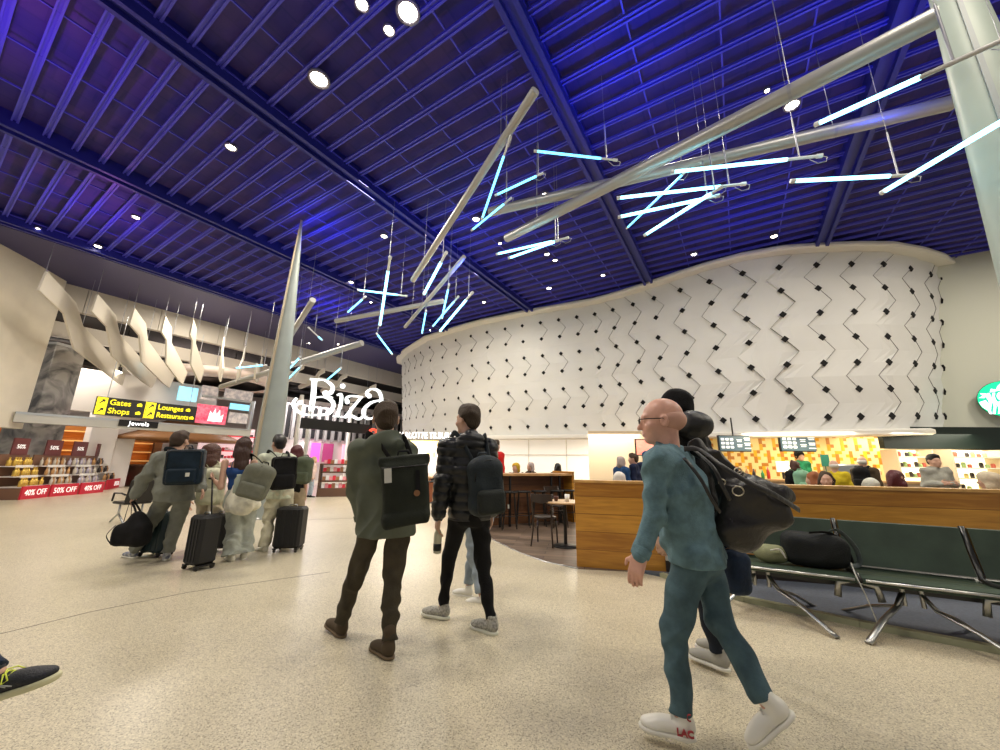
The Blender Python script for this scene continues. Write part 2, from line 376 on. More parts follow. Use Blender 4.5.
# wall to the right of the curved wall
rw = MB(); a = at(936, 430, 11.9); b_ = at(1010, 430, 11.2)
d = (b_-a).normalized(); b2 = a+d*9; zb_ = a.z-0.02
rw.prism([(a.x-1.2*d.x, a.y-1.2*d.y, zb_), (b2.x, b2.y, zb_), (b2.x, b2.y, ZC+.4), (a.x-1.2*d.x, a.y-1.2*d.y, ZC+.4)], (0.03, 0.3, 0))
struct(rw.build('wall_right', mm('pale_green_wall', (0.66, 0.68, 0.58), 0.6)))
RWA, RWD = a, d

# ---------------------------------------------------------------- left: bulkhead, near wall, marble pillar
BAND = mm('bulkhead_panel', (0.62, 0.57, 0.50), 0.6)
f = MB(); s_ = 2.0
while s_ < 26.4:
    ec_box(f, s_, s_+1.18, -22.5, -22.2, 7.15, 8.9, BAND); s_ += 1.2
struct(f.build('wall_bulkhead'))
f = MB(); ec_box(f, -4, 26.5, -23.2, -22.9, 6.15, 6.75); struct(f.build('wall_upstand', BAND))
f = MB(); ec_box(f, -6, 30, -36, -22.45, 7.3, 7.4); struct(f.build('ceiling_shops', DARK))
f = MB(); ec_box(f, -6, 30, -36.2, -36, 0, 7.4); struct(f.build('wall_shops', mm('shop_back_wall', (0.72, 0.64, 0.58), 0.7)))
f = MB(); ec_box(f, 26.5, 26.7, -36, -20.2, 0, 8.4); struct(f.build('wall_dark', mm('charcoal_panel', (0.05, 0.047, 0.045), 0.6)))
# black services under the shop ceiling
f = MB()
for k in range(7): ec_box(f, -2+k*4, -1.7+k*4, -35.5, -23.4, 6.2, 6.35)
for k in range(4): f.cyl(EC(-2, -25-k*2.6, 6.5), EC(26, -25-k*2.6, 6.5), 0.16)
struct(f.build('ceiling_services', mm('black_services', (0.03, 0.03, 0.033), 0.5)))
wl = [G(-60, 215, ZC), G(0, 243, ZC), G(35, 262, ZC), G(67, 281, ZC)]
f = MB(); n_ = len(wl); vs = []
for p in wl: vs += [(p.x, p.y, 2.35), (p.x, p.y, ZC+.4), (p.x-0.4, p.y+0.05, 2.35), (p.x-0.4, p.y+0.05, ZC+.4)]
for i in range(n_-1):
    a = i*4; b = a+4
    f.add(vs, [(a, b, b+1, a+1), (a+2, a+3, b+3, b+2), (a, a+2, b+2, b)], CREAM)
e = (n_-1)*4; f.add(vs, [(e, e+2, e+3, e+1)], CREAM)
struct(f.build('wall_left'))
# dark recess below the near wall and its ledge
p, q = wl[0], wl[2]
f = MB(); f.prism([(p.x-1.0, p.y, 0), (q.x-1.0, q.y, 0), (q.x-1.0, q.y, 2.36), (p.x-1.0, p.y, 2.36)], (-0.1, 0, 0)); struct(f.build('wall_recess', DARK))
f = MB(); f.prism([(p.x+.12, p.y, 2.3), (q.x+.12, q.y, 2.3), (q.x+.12, q.y, 2.4), (p.x+.12, p.y, 2.4)], (-1.2, 0, 0)); struct(f.build('trim_4', WHITE))
def marble():
    m = mat('grey_marble', (0.32, 0.31, 0.30), 0.18, vary=0.0); nt = m.node_tree; b = nt.nodes['Principled BSDF']
    tc = nt.nodes.new('ShaderNodeTexCoord'); n = nt.nodes.new('ShaderNodeTexNoise'); n.inputs['Scale'].default_value = 1.1; n.inputs['Detail'].default_value = 9; n.inputs['Distortion'].default_value = 2.2
    r = nt.nodes.new('ShaderNodeValToRGB'); r.color_ramp.elements[0].position = .35; r.color_ramp.elements[0].color = (.10, .10, .105, 1); r.color_ramp.elements[1].position = .62; r.color_ramp.elements[1].color = (.42, .40, .38, 1)
    nt.links.new(tc.outputs['Object'], n.inputs[0]); nt.links.new(n.outputs[0], r.inputs[0]); nt.links.new(r.outputs[0], b.inputs['Base Color']); return m
MARB = marble()
pe_ = wl[3]; pp = G(16, 500, 0)
f = MB(); f.box((-18.05, 14.75, 2.9), (1.15, 1.1, 5.8), MARB, bev=0.02); f.box((-18.05, 14.75, 5.75), (1.2, 1.15, 0.1), CHROME)
pil = f.build('wall_pillar'); struct(pil)
# ---------------------------------------------------------------- downlights
lamp_px = [(319,79,1.7),(408,12,1.7),(389,30,.9),(231,147,1.1),(136,217,1.0),(98,246,1.1),(384,236,1),(351,282,1),(371,302,.6),(545,195,1.1),(476,219,1.1),(547,254,.9),
 (792,105,1.3),(484,302,.9),(549,288,1),(603,275,.8),(555,260,.8),(774,236,1),(694,254,1),(38,228,.6),(309,343,.8),(338,344,.8),(767,90,.5),(155,313,.5),(362,4,1.0),(668,153,.7),(500,243,.6),(430,330,.6)]
DISC = mm('lamp_glow', (1, .95, .85), .5, emit=(1.0, .9, .72), estr=22)
TRIM = mm('downlight_trim', (0.25, 0.24, 0.28), .4, .5)
for (x, y, sc_) in lamp_px:
    p = G(x, y, ZC-0.02); r_ = 0.082*sc_
    o = empty('downlight', p, 'x', 'ceiling light', 'round downlights in the blue ceiling')
    a = MB(); a.lathe([(r_*1.35, 0.03), (r_*1.35, -0.02), (r_*1.1, -0.03), (r_*1.0, 0.02)], p, 20); a.build('trim', TRIM, o)
    a = MB(); a.lathe([(r_*1.0, -0.004), (r_*.6, -0.03), (0.002, -0.036)], p, 16); a.build('lens', DISC, o)
    LAMPS.append((o, p, sc_, x, y))
LAMP_LABELS = ['big glaring downlight left of the ceiling centre, below the brightest one at the top edge',
 'big glaring downlight at the top edge of the picture',
 'small yellowish lamp just below the glaring downlight at the top edge',
 'downlight lower left of the two big glaring ones',
 'downlight right of the third dark blue beam, above the second zigzag fin',
 'downlight just above the gap between the first two zigzag fins',
 'downlight above the tall upright neon tube',
 'downlight just left of the small level neon tube cluster',
 'faint downlight below the one left of the neon cluster',
 'downlight beside the short neon tube under the long pipe',
 'downlight half hidden by the steep neon tube',
 'downlight right under the two crossing bright neon tubes',
 'downlight glowing just under the long thick ceiling pipe at right',
 'downlight between the lowest pipes and the crossing neon tubes',
 'downlight above the middle of the curved wall, left one',
 'downlight above the curved wall, right one of the low row',
 'yellowish lamp right of the two crossing bright neon tubes',
 'downlight above the right half of the curved wall',
 'downlight above the middle right of the curved wall, near its rising edge',
 'tiny downlight at the far left edge of the ceiling',
 'small downlight right of the pointed column, left one of a pair',
 'small downlight right of the pointed column, right one of a pair',
 'tiny lamp above the thickest pipe, upper left of the lamp under it',
 'tiny lamp above the fins at left',
 'lamp among the slats at the very top edge',
 'small lamp touching the upper edge of the thickest pipe',
 'tiny lamp left of the two crossing bright neon tubes',
 'tiny lamp beside the short slanting pipe']
for (o, p, sc_, x, y), t in zip(LAMPS, LAMP_LABELS): o['label'] = t
# ---------------------------------------------------------------- the hanging sculpture: aluminium pipes and neon tubes
PIPE = mm('satin_pipe', (0.40, 0.40, 0.39), 0.40, 0.5); WIRE = mm('steel_wire', (0.35, 0.36, 0.4), .4, .7); CAPM = mm('white_end_cap', (0.75, .77, .78), .4)
NEON = mm('neon_tube', (0.6, .95, 1), .4, emit=(0.08, 0.60, 1.0), estr=2.4); NEONW = mm('neon_tube_core', (0.8, 1, 1), .4, emit=(0.20, 0.80, 1.0), estr=4.2)
def wire_to(mb, p, top=ZC, r=0.004): mb.cyl(p, (p[0], p[1], top), r, n=5)
pipes = [((507,238,6.75),(938,17,5.95),.105,'longest and thickest grey pipe hung under the blue ceiling'),
 ((490,212,6.85),(952,103,6.5),.10,'long grey pipe crossing behind the thickest one'),
 ((413,280,6.2),(535,91,6.9),.072,'slim grey pipe rising steeply left of the neon cluster'),
 ((336,321,6.4),(443,301,6.6),.085,'short grey pipe hung nearly level above the curved wall\'s left end'),
 ((405,327,6.3),(464,257,6.7),.06,'short slanting grey pipe above the curved wall\'s left end'),
 ((221,387,4.6),(362,343,5.9),.12,'grey pipe passing behind the pointed column in front of the shops'),
 ((291,335,5.9),(313,300,6.3),.09,'stub of grey pipe just right of the pointed column')]
for (a, b, r_, t) in pipes:
    A, B = G(a[0], a[1], a[2]), G(b[0], b[1], b[2])
    o = empty('hanging_pipe', A, t, 'pipe', 'grey pipes of the hanging light sculpture')
    m_ = MB(); m_.cyl(A, B, r_, n=24); m_.build('tube_body', PIPE, o)
    d = (B-A).normalized()
    for P_, Q_ in ((A-d*.012, A), (B, B+d*.012)): e = MB(); e.cyl(P_, Q_, r_*.93, n=24); e.build('end_cap', mm('pipe_cap', (.5, .5, .47), .5), o)
    for t_ in (.15, .82): P_ = A.lerp(B, t_); q = MB(); q.cyl(P_, (P_.x, P_.y, ZC), .006, n=5); q.cyl(P_-d*.02, P_+d*.02, r_*1.03, n=16); q.build('suspension_wire', WIRE, o)
# x0,y0 = free end, x1,y1 = bracket end, heights, lit fraction, brightness, label
neons = [((535,151,6.5),(615,160,6.4),.82,'upper neon tube alone between the slim pipe and the long pipe',0),
 ((482,219,5.9),(510,138,6.6),.80,'steep neon tube hanging along the slim pipe',0),
 ((496,195,6.3),(541,174,6.4),.9,'short neon tube just right of the steep one',0),
 ((472,230,6.2),(510,199,6.4),.85,'short neon tube at the foot of the steep one',0),
 ((497,254,6.2),(567,238,6.2),.80,'upper one of the two crossing bright tubes under the long pipe\'s left end',1),
 ((509,258,6.0),(557,241,6.15),.95,'lower one of the two crossing bright tubes under the long pipe\'s left end',1),
 ((618,198,5.8),(743,184,5.7),.83,'topmost of the bright tubes in the middle cluster',1),
 ((619,217,5.6),(717,196,5.6),.85,'middle of the bright tubes in the middle cluster',1),
 ((627,228,6.4),(684,173,6.5),.97,'thin dim neon tube slanting through the middle cluster',0),
 ((645,235,5.5),(720,188,5.6),.9,'lowest slanting tube of the middle cluster',1),
 ((672,172,5.9),(819,156,5.7),.80,'long level neon tube lying along the second grey pipe',1),
 ((817,124,5.4),(1012,36,4.9),.62,'neon tube pointing to the right leaning column, half grey pipe',1),
 ((792,181,5.3),(912,175,5.2),.82,'level neon tube at right below the second grey pipe',1),
 ((883,192,4.7),(1030,105,4.4),.97,'brightest slanting neon tube crossing the right leaning column',1),
 ((380,325,5.6),(390,258,6.3),.84,'tall upright neon tube left of the short pipes',1),
 ((358,290,6.2),(406,296,6.2),.82,'level neon tube behind the tall upright one',0),
 ((348,312,6.2),(365,297,6.3),.85,'tiny neon tube left of the tall upright one',0),
 ((392,354,5.2),(377,334,5.6),.95,'neon tube slanting below the tall upright one',0),
 ((424,294,6.3),(446,253,6.5),.8,'neon tube beside the lower end of the slim pipe',1),
 ((442,318,6.0),(449,285,6.3),.88,'upright neon tube right of the short slanting pipe',0),
 ((433,326,6.0),(458,297,6.2),.85,'thin neon tube behind the short slanting pipe',0),
 ((440,331,5.9),(472,293,6.1),.85,'lowest neon tube touching the curved wall\'s edge in view',1),
 ((422,333,6.1),(426,311,6.2),.93,'short upright neon tube just above the curved wall',0),
 ((236,368,5.2),(266,365,5.2),.9,'small level neon tube left of the pointed column among the fins',0),
 ((288,379,4.6),(301,366,4.8),.9,'small neon tube right of the pointed column, lower one',0),
 ((290,368,4.9),(300,357,5.0),.9,'small neon tube right of the pointed column, upper one',0),
 ((327,380,4.5),(341,368,4.7),.95,'small neon tube above the large shop sign',0),
 ((322,340,5.7),(309,328,5.9),.3,'small tube by the stub of pipe right of the pointed column',0),
 ((142,362,5.6),(158,372,5.3),.95,'small neon tube glowing between the second and third fins',0)]
for (a, b, lit, t, br) in neons:
    A, B = G(*a), G(*b); d = (B-A).normalized(); Lm = A.lerp(B, lit); dep = (A-O).length; r_ = 0.026 if br else 0.020
    if dep > 11: r_ *= 1.4
    o = empty('neon_tube', A, t, 'neon light', 'neon tubes of the hanging light sculpture')
    m_ = MB(); m_.cyl(A+d*.03, Lm, r_, n=12, cap=True); m_.build('glowing_glass', NEONW if br else NEON, o)
    c_ = MB(); c_.cyl(A-d*.02, A+d*.04, r_*1.15, n=12); c_.build('end_cap', CAPM, o)
    c_ = MB(); c_.cyl(Lm-d*.02, B, r_*.85, n=10); c_.cyl(B-d*.03, B+d*.04, r_*1.2, n=10); c_.build('holder', CAPM if a[0] != 817 else PIPE, o)
    h = MB(); P_ = A.lerp(B, lit+(1-lit)*.4); h.cyl(P_, (P_.x, P_.y, min(P_.z+0.7, ZC)), .012, n=6)
    lp = [B+d*.02, B+d*.09+Vector((0,0,-.03)), B+d*.07+Vector((0,0,-.10)), B-d*.03+Vector((0,0,-.12)), B-d*.12+Vector((0,0,-.04))]
    if dep < 11: h.tube(lp, .006, 5)
    h.cyl(P_+Vector((0,0,.6)), (P_.x, P_.y, ZC), .003, n=4); h.build('hanger', WIRE, o)

# ---------------------------------------------------------------- pointed steel columns
SPM = mm('grey_column_paint', (0.30, 0.34, 0.33), 0.42, vary=.05, vscale=2); SPM2 = mm('column_edge', (0.42, 0.35, 0.25), .45)
def spindle(name, x, y, top, ks, label, m, m2, rot):
    o = empty(name, (x, y, 0), label, 'column')
    a = MB(); n = 24; prof = []
    for k in range(15):
        z = top*k/14; t = k/14
        prof.append((max(0.012, ks*(1-t)**.75*(1-.12*max(0, .3-t)/.3)) if ks < .6 else max(.012, .20+(6.56-z)*.036), z))
    vs = []
    for r_, z in prof:
        for i in range(n):
            th = 2*math.pi*i/n; q = abs(math.cos(th))**.9*math.copysign(1, math.cos(th)); vs.append((x+math.cos(th+rot)*r_*0+(q*math.cos(rot)-math.sin(th)*.62*math.sin(rot))*r_, y+(q*math.sin(rot)+math.sin(th)*.62*math.cos(rot))*r_, z))
    a.add(vs, [(j*n+i, j*n+(i+1) % n, (j+1)*n+(i+1) % n, (j+1)*n+i) for j in range(14) for i in range(n)], None, True); a.build('shaft', m, o)
    b = MB()                                      # raised fin along the shaft
    for sg in (-1,):
        for j in range(14):
            (r0, z0), (r1, z1) = prof[j], prof[j+1]; dx, dy = -math.sin(rot)*sg, math.cos(rot)*sg; tx, ty = math.cos(rot), math.sin(rot)
            for w_, dd in ((.09, .1),):
                P0 = [(x+dx*(r0*.62-.02)+tx*w_*r0*2*s__, y+dy*(r0*.62-.02)+ty*w_*r0*2*s__, z0) for s__ in (-.5, .5)]; P1 = [(x+dx*(r1*.62-.02)+tx*w_*r1*2*s__, y+dy*(r1*.62-.02)+ty*w_*r1*2*s__, z1) for s__ in (-.5, .5)]
                Q0 = [(p[0]+dx*.06, p[1]+dy*.06, p[2]) for p in P0]; Q1 = [(p[0]+dx*.06, p[1]+dy*.06, p[2]) for p in P1]
                b.add(P0+P1+Q0+Q1, [(4,5,7,6), (0,4,6,2), (5,1,3,7)], None)
    b.build('edge_rib', m2, o)
    c_ = MB(); c_.lathe([(ks*.8, 0), (ks*.8, .03), (ks*.72, .05)], (x, y, 0), 24); c_.build('base_plate', CHROME, o)
    return o
ap = G(302, 222, ZC); spindle('pointed_column', ap.x, ap.y, ZC+.05, .50, 'pointed grey steel column standing behind the group with suitcases', SPM, SPM2, R(-28))
spindle('pointed_column', 5.33, 3.3, 9.0, .66, 'pale pointed steel column at the right edge, its lower part out of frame', mm('pale_column_paint', (.36, .42, .38), .45, vary=.04, vscale=2), mm('grey_rib', (.3, .33, .34), .5), R(-50))

# ---------------------------------------------------------------- zigzag fins in front of the bulkhead
FIN = mm('cream_fin_board', (0.66, 0.61, 0.52), .5)
P0 = G(46, 271, 7.2); PE_ = G(126, 383, 4.9)
dF = Vector((PE_.x-P0.x, PE_.y-P0.y, 0)); LF = dF.length; dF.normalize(); nF = Vector((dF.y, -dF.x, 0))
prof = [PN(x, y, P0, nF) for x, y in ((46,271),(75,302),(82,325),(135,378),(128,388),(118,382),(73,348),(63,313),(38,290))]
prof = [(max(-.1, (p-P0).dot(dF)/LF), p.z-7.2) for p in prof]
fin_end = [(126,384),(150,383),(168,383),(182,380),(200,378),(221,378),(237,379),(255,376)]
fin_px = [(46,271),(97,294),(134,308),(165,316),(193,319),(224,337),(246,346),(263,358),(304,364),(325,368),(347,373),(376,384)]
fin_lab = ['leftmost zigzag fin, the largest, beside the near cream wall', 'second zigzag fin from the left', 'third zigzag fin from the left', 'fourth zigzag fin from the left', 'fifth zigzag fin from the left, nearly upright',
 'sixth zigzag fin, left of the pointed column', 'seventh zigzag fin, left of the pointed column', 'eighth fin, touching the pointed column in view', 'first fin to the right of the pointed column', 'fin above the left end of the large shop sign', 'fin above the middle of the large shop sign', 'last fin, above the right end of the large shop sign']
for k, (x, y) in enumerate(fin_px):
    if k < 8: p = G(x, y, 7.2); q = G(fin_end[k][0], fin_end[k][1], 4.9); vs_ = 1.0
    else: p = PL(x, y, -21.0); q = p + Vector((-2.2, 1.6, 0)); vs_ = .42
    d_ = Vector((q.x-p.x, q.y-p.y, 0)); L_ = d_.length; d_.normalize(); n_ = Vector((d_.y, -d_.x, 0))
    o = empty('zigzag_fin', p, 'cream '+fin_lab[k], 'ceiling fin', 'cream zigzag fins hung over the shop fronts')
    a = MB(); pts = [p + d_*u*L_ + Vector((0, 0, v*vs_)) for u, v in prof]; a.prism([q_ - n_*.03 for q_ in pts], n_*.06); a.build('board', FIN, o)
    for q_ in (pts[0], pts[2]): h = MB(); h.cyl(q_, (q_.x, q_.y, ZC), .008, n=5); h.build('hanging_rod', WIRE, o)
# ================================================================== SHOPS ON THE LEFT
def wood_mat(name, c0, c1, plank=0.19, rough=0.4):
    m = bpy.data.materials.new(name); m.use_nodes = True; nt = m.node_tree; b = nt.nodes['Principled BSDF']; N = nt.nodes.new; L = nt.links.new
    tc = N('ShaderNodeTexCoord'); mp = N('ShaderNodeMapping'); mp.inputs['Scale'].default_value = (1.3, 1.3, 16); L(tc.outputs['Object'], mp.inputs[0])
    n = N('ShaderNodeTexNoise'); n.inputs['Scale'].default_value = 1.6; n.inputs['Detail'].default_value = 7; n.inputs['Distortion'].default_value = .6; L(mp.outputs[0], n.inputs[0])
    sx = N('ShaderNodeSeparateXYZ'); L(tc.outputs['Object'], sx.inputs[0])
    d = N('ShaderNodeMath'); d.operation = 'DIVIDE'; d.inputs[1].default_value = plank; L(sx.outputs[2], d.inputs[0])
    fl_ = N('ShaderNodeMath'); fl_.operation = 'FLOOR'; L(d.outputs[0], fl_.inputs[0])
    wn = N('ShaderNodeTexWhiteNoise'); wn.noise_dimensions = '1D'; L(fl_.outputs[0], wn.inputs['W'])
    ad = N('ShaderNodeMath'); ad.operation = 'MULTIPLY_ADD'; ad.inputs[1].default_value = .35; L(wn.outputs[0], ad.inputs[0]); L(n.outputs[0], ad.inputs[2])
    r = N('ShaderNodeValToRGB'); r.color_ramp.elements[0].position = .42; r.color_ramp.elements[0].color = tuple(c0)+(1,); r.color_ramp.elements[1].position = .95; r.color_ramp.elements[1].color = tuple(c1)+(1,)
    L(ad.outputs[0], r.inputs[0])
    fr = N('ShaderNodeMath'); fr.operation = 'FRACT'; L(d.outputs[0], fr.inputs[0])
    gt = N('ShaderNodeMath'); gt.operation = 'GREATER_THAN'; gt.inputs[1].default_value = .965; L(fr.outputs[0], gt.inputs[0])
    mx = N('ShaderNodeMix'); mx.data_type = 'RGBA'; L(gt.outputs[0], mx.inputs[0]); L(r.outputs[0], mx.inputs[6]); mx.inputs[7].default_value = tuple(x*.62 for x in c0)+(1,)
    L(mx.outputs[2], b.inputs['Base Color']); b.inputs['Roughness'].default_value = rough; return m
ORD = ['first', 'second', 'third', 'fourth', 'fifth', 'sixth', 'seventh', 'eighth', 'ninth', 'tenth', 'eleventh', 'twelfth', 'thirteenth', 'fourteenth', 'fifteenth', 'sixteenth', 'seventeenth', 'eighteenth', 'nineteenth', 'twentieth']
AX = math.atan2(E1.y, E1.x)
def shop_frame(s, c, z): return frame(EC(s, c, z), E1)      # X along the shop fronts, Z towards the hall
f = MB(); ec_box(f, 2.2, 9.9, -21.75, -21.4, 2.56, 2.88, mm('fascia_grey', (.55, .54, .50), .4)); ec_box(f, 2.2, 9.9, -21.72, -21.38, 2.84, 2.92, CHROME)
struct(f.build('trim_5'))
f = MB(); f.cyl(EC(9.85, -21.6, 0), EC(9.85, -21.6, 4.4), .12, m=CHROME); ec_box(f, 7.6, 9.9, -21.7, -21.55, 4.3, 4.4, CHROME); struct(f.build('trim_6'))
# name plate on the fascia
pz = PL(139, 424, -21.36); o = empty('name_plate', pz, 'small dark plate with white italic lettering on the grey fascia', 'sign')
fm = frame(pz, E1); a = MB(); a.box((0,0,0), (1.25, .26, .04), DARK, mtx=fm.to_3x3().to_4x4()); 
a.v = [tuple(Vector(v)+pz) for v in a.v]; a.build('plate', DARK, o)
text_obj('Jewels', .26, frame(pz+Vector(E2)*.03, E1), mm('lit_white', (1,1,1), .5, emit=(1,1,1), estr=1.6), 'lettering', o)
# yellow and black direction sign
YEL = mm('sign_yellow', (.95, .82, .02), .5, emit=(1.0, .85, .02), estr=.75); SGB = mm('sign_black', (.02, .02, .02), .5)
A = PL(97, 398, -21.2); B = PL(198, 405, -21.2); s0 = A.dot(E1); s1 = B.dot(E1); z1 = 3.74; z0 = 3.02
o = empty('direction_sign', EC((s0+s1)/2, -21.2, z0), 'black hanging direction sign with yellow words Gates, Shops, Lounges, Restaurants', 'sign')
a = MB(); ec_box(a, s0, s1, -21.3, -21.2, z0, z1); a.build('sign_board', SGB, o)
mid = s0+(s1-s0)*.45
a = MB(); ec_box(a, mid-.01, mid+.01, -21.2, -21.19, z0, z1, YEL); a.build('divider', YEL, o)
for q0 in (s0+.02, mid+.03):
    for k in (0, 1):
        zc = z1-.19-k*.34; a = MB(); ec_box(a, q0, q0+.30, -21.2, -21.185, zc-.165, zc+.165); sq = a.build('arrow_tile', YEL, o)
        P = lambda u, v: EC(q0+.15+u, -21.18, zc+v); b = MB()
        b.prism([P(-.09,-.06), P(-.06,-.09), P(.04,.01), P(.08,-.03), P(.08,.09), P(-.04,.09), P(0,.05)], Vector(E2)*.008, SGB); b.build('arrow', SGB, sq)
for (wrd, q0, k) in (('Gates', s0+.38, 0), ('Shops', s0+.38, 1), ('Lounges', mid+.4, 0), ('Restaurants', mid+.4, 1)):
    text_obj(wrd, .31, frame(EC(q0, -21.185, z1-.19-k*.34), E1), YEL, 'lettering', o, align='LEFT', bold=.004, sx=.88 if wrd != 'Restaurants' else .78)
for (q0, k) in ((mid-.2, 0), (mid-.2, 1), (mid+.4+1.08, 0), (s1-.16, 1)):
    a = MB(); p = EC(q0, -21.18, z1-.19-k*.34); a.prism([p+Vector(E1)*u*.08+Vector((0,0,v*.08)) for u, v in ((-1,-.8),(1,-.8),(1,.3),(.3,1),(-1,.4))], Vector(E2)*.008, YEL); a.build('pictogram', YEL, o)
a = MB()
for q0 in (s0+.3, s1-.3): a.cyl(EC(q0, -21.25, z1), EC(q0, -21.25, 7.2), .015, n=6)
a.build('hanger_rod', CHROME, o)
# pink and red shop banner next to it
A = PL(198, 403, -21.6); B = PL(229, 403, -21.6); s0 = A.dot(E1); s1 = B.dot(E1); z1, z0 = 3.95, 3.05
o = empty('hanging_banner', EC((s0+s1)/2, -21.6, z0), 'red and pink banner with a white crown shape beside the direction sign', 'banner')
a = MB(); ec_box(a, s0, s1, -21.66, -21.6, z0, z1); a.build('banner_sheet', mm('banner_red', (.75, .06, .12), .5, emit=(.8, .05, .12), estr=.5, col2=(.9, .3, .4), vscale=6), o)
a = MB(); p = EC(s0+(s1-s0)*.62, -21.58, z0+.12); a.prism([p+Vector(E1)*u+Vector((0,0,v)) for u, v in ((-.3,0),(.3,0),(.34,.4),(.2,.25),(.15,.6),(.02,.35),(-.05,.65),(-.14,.35),(-.25,.5))], Vector(E2)*.01); a.build('crown_print', mm('print_white', (.95,.9,.9), .5, emit=(1,.9,.9), estr=.6), o)
text_obj('SUMMER SALE'[:6], .16, frame(EC(s0+.25, -21.58, z1-.18), E1), mm('print_white', (1,1,1)), 'lettering', o) if False else None
# white lit pillars in the shops
PILW = mm('bright_white_pillar', (.9, .88, .86), .4)
for i, (px, py) in enumerate(((88, 487), (108, 486))):
    p = G(px, py+1, 0); f = MB(); f.box((p.x, p.y, 3.2), (.95, .95, 6.4), PILW, rot=AX, bev=.03); struct(f.build('wall_shop_pillar', PILW))
# back of the drinks shop: warm wood with shelves and a brown conical hood
WOODO = wood_mat('orange_wood', (.36, .14, .03), (.62, .28, .07), .4)
f = MB(); ec_box(f, 0, 9.0, -30.2, -30.0, 0, 3.4); struct(f.build('wall_wood_shop', WOODO))
o = empty('shelf_wall', EC(4, -29.9, 0), 'tall orange wooden shelf wall at the back of the drinks shop', 'shelving')
a = MB(); ec_box(a, .5, 8.5, -29.9, -29.5, .0, .8); a.build('base_cabinet', mm('brown_cabinet', (.22, .09, .03), .5), o)
for z in (1.2, 1.7, 2.2, 2.7): a = MB(); ec_box(a, .5, 8.5, -29.9, -29.5, z, z+.05); a.build('shelf_board', mm('lit_shelf', (.8, .45, .15), .4, emit=(1, .5, .15), estr=.5), o)
for s_ in (.5, 2.5, 4.5, 6.5, 8.4): a = MB(); ec_box(a, s_, s_+.08, -29.95, -29.45, 0, 3.0); a.build('upright', mm('brown_cabinet', (.2, .1, .03)), o)
p = EC(8.6, -26.5, 0); o = empty('conical_hood', (p.x, p.y, 0), 'brown conical roof of the round kiosk behind the group', 'kiosk roof')
a = MB(); a.lathe([(2.9, 2.3), (2.9, 2.45), (.5, 3.5), (.3, 3.5)], (p.x, p.y, 0), 28); a.build('roof_cone', mm('brown_wood', (.30, .14, .05), .45), o)
a = MB(); a.lathe([(1.9, 0), (1.9, .95), (2.0, 1.0), (2.0, 1.06), (.2, 1.06)], (p.x, p.y, 0), 28); a.build('counter', mm('dark_wood', (.10, .05, .03), .45), o)
a = MB(); a.cyl((p.x, p.y, 0), (p.x, p.y, 3.4), .35); a.build('post', mm('dark_wood', (.1, .05, .03)), o)
# discount shelf bays with bottles
RED = mm('sale_red', (.42, .015, .03), .5, emit=(.5, .01, .03), estr=.25); LBL = mm('price_strip', (.9, .88, .85), .5)
BRN = mm('bay_wood', (.20, .10, .06), .5); PRT = mm('white_print', (.95, .93, .9), .5, emit=(1, .95, .9), estr=.5)
def bay(px0, px1, pyb, txt, colr, botname, desc, cols, group, poster=True, nsh=3, small=False, yoff=0.0, top=1.55):
    a0 = G(px0, pyb[0]); a1 = G(px1, pyb[1]); a0.z = a1.z = 0; d = (a1-a0); Lw = d.length; d.normalize(); nrm = Vector((d.y, -d.x, 0)); back = -nrm
    o = empty('display_bay', (a0+a1)/2, desc, 'display shelf', 'discount display shelves')
    fm = Matrix((d, back, Vector((0,0,1)))).transposed().to_4x4(); fm.translation = a0
    def lb(mb, x0, x1, y0, y1, z0, z1, m=None): mb.box(fm @ Vector(((x0+x1)/2, (y0+y1)/2, (z0+z1)/2)), (x1-x0, y1-y0, z1-z0), m, mtx=fm.to_3x3().to_4x4())
    a = MB(); lb(a, 0, Lw, .0, .75, 0, .36); a.build('plinth', BRN, o)
    a = MB(); lb(a, .03, Lw-.03, -.05, 0, .0, .42); fp = a.build('front_panel', RED, o)
    text_obj(txt, .27, frame(fm @ Vector((Lw/2, -.058, .2)), d), PRT, 'lettering', fp, sx=.86 if len(txt) > 6 else .7)
    a = MB(); lb(a, 0.01, Lw-.01, .76, .8, 0, top-.1); a.build('back_panel', BRN, o)
    for k in range(nsh):
        z = .40+k*(top-.55)/nsh; y0 = .05+k*.2
        a = MB(); lb(a, .04, Lw-.04, y0, .78, z-.03, z); sh = a.build('shelf', mm('shelf_white', (.75, .7, .66), .4), o)
        a = MB(); lb(a, .2*Lw, .8*Lw, y0-.02, y0, z-.06, z+.03); a.build('price_label', LBL, sh)
        nb = cols
        for b in range(nb):
            x = .1+(Lw-.2)*(b+.5)/nb; h = (top-.55)/nsh*(.86 if not small else .5)
            q = fm @ Vector((x, y0+.09+.03*((b*7+k) % 3), z)); bt = MB(); w_ = min(.06, (Lw-.2)/nb*.46)
            mt = colr[(b+k) % len(colr)]
            bt.lathe([(w_, 0), (w_, h*.62), (w_*.45, h*.74), (w_*.42, h*.95), (w_*.5, h*.96), (w_*.5, h)], q, 8, mt)
            tag(bt.build(botname, mt), '%s %s from the left, %s shelf, %s' % (ORD[b], colr_name[mt.name].split(' and')[0]+('' if 'bottle' in colr_name[mt.name].split(' and')[0] else ' bottle'), ('lowest', 'middle', 'top')[k], desc.split(' with')[0]), 'bottle', group)
    if poster:
        q = fm @ Vector((Lw*.55, .78, top-.1)); a = MB(); lb(a, Lw*.3, Lw*.85, .74, .78, top-.12, top+.45); pb = a.build('poster', mm('poster_dark_red', (.16, .04, .04), .5), o)
        text_obj('50%', .2, frame(fm @ Vector((Lw*.57, .73, top+.16)), d), PRT, 'lettering', pb)
    return o
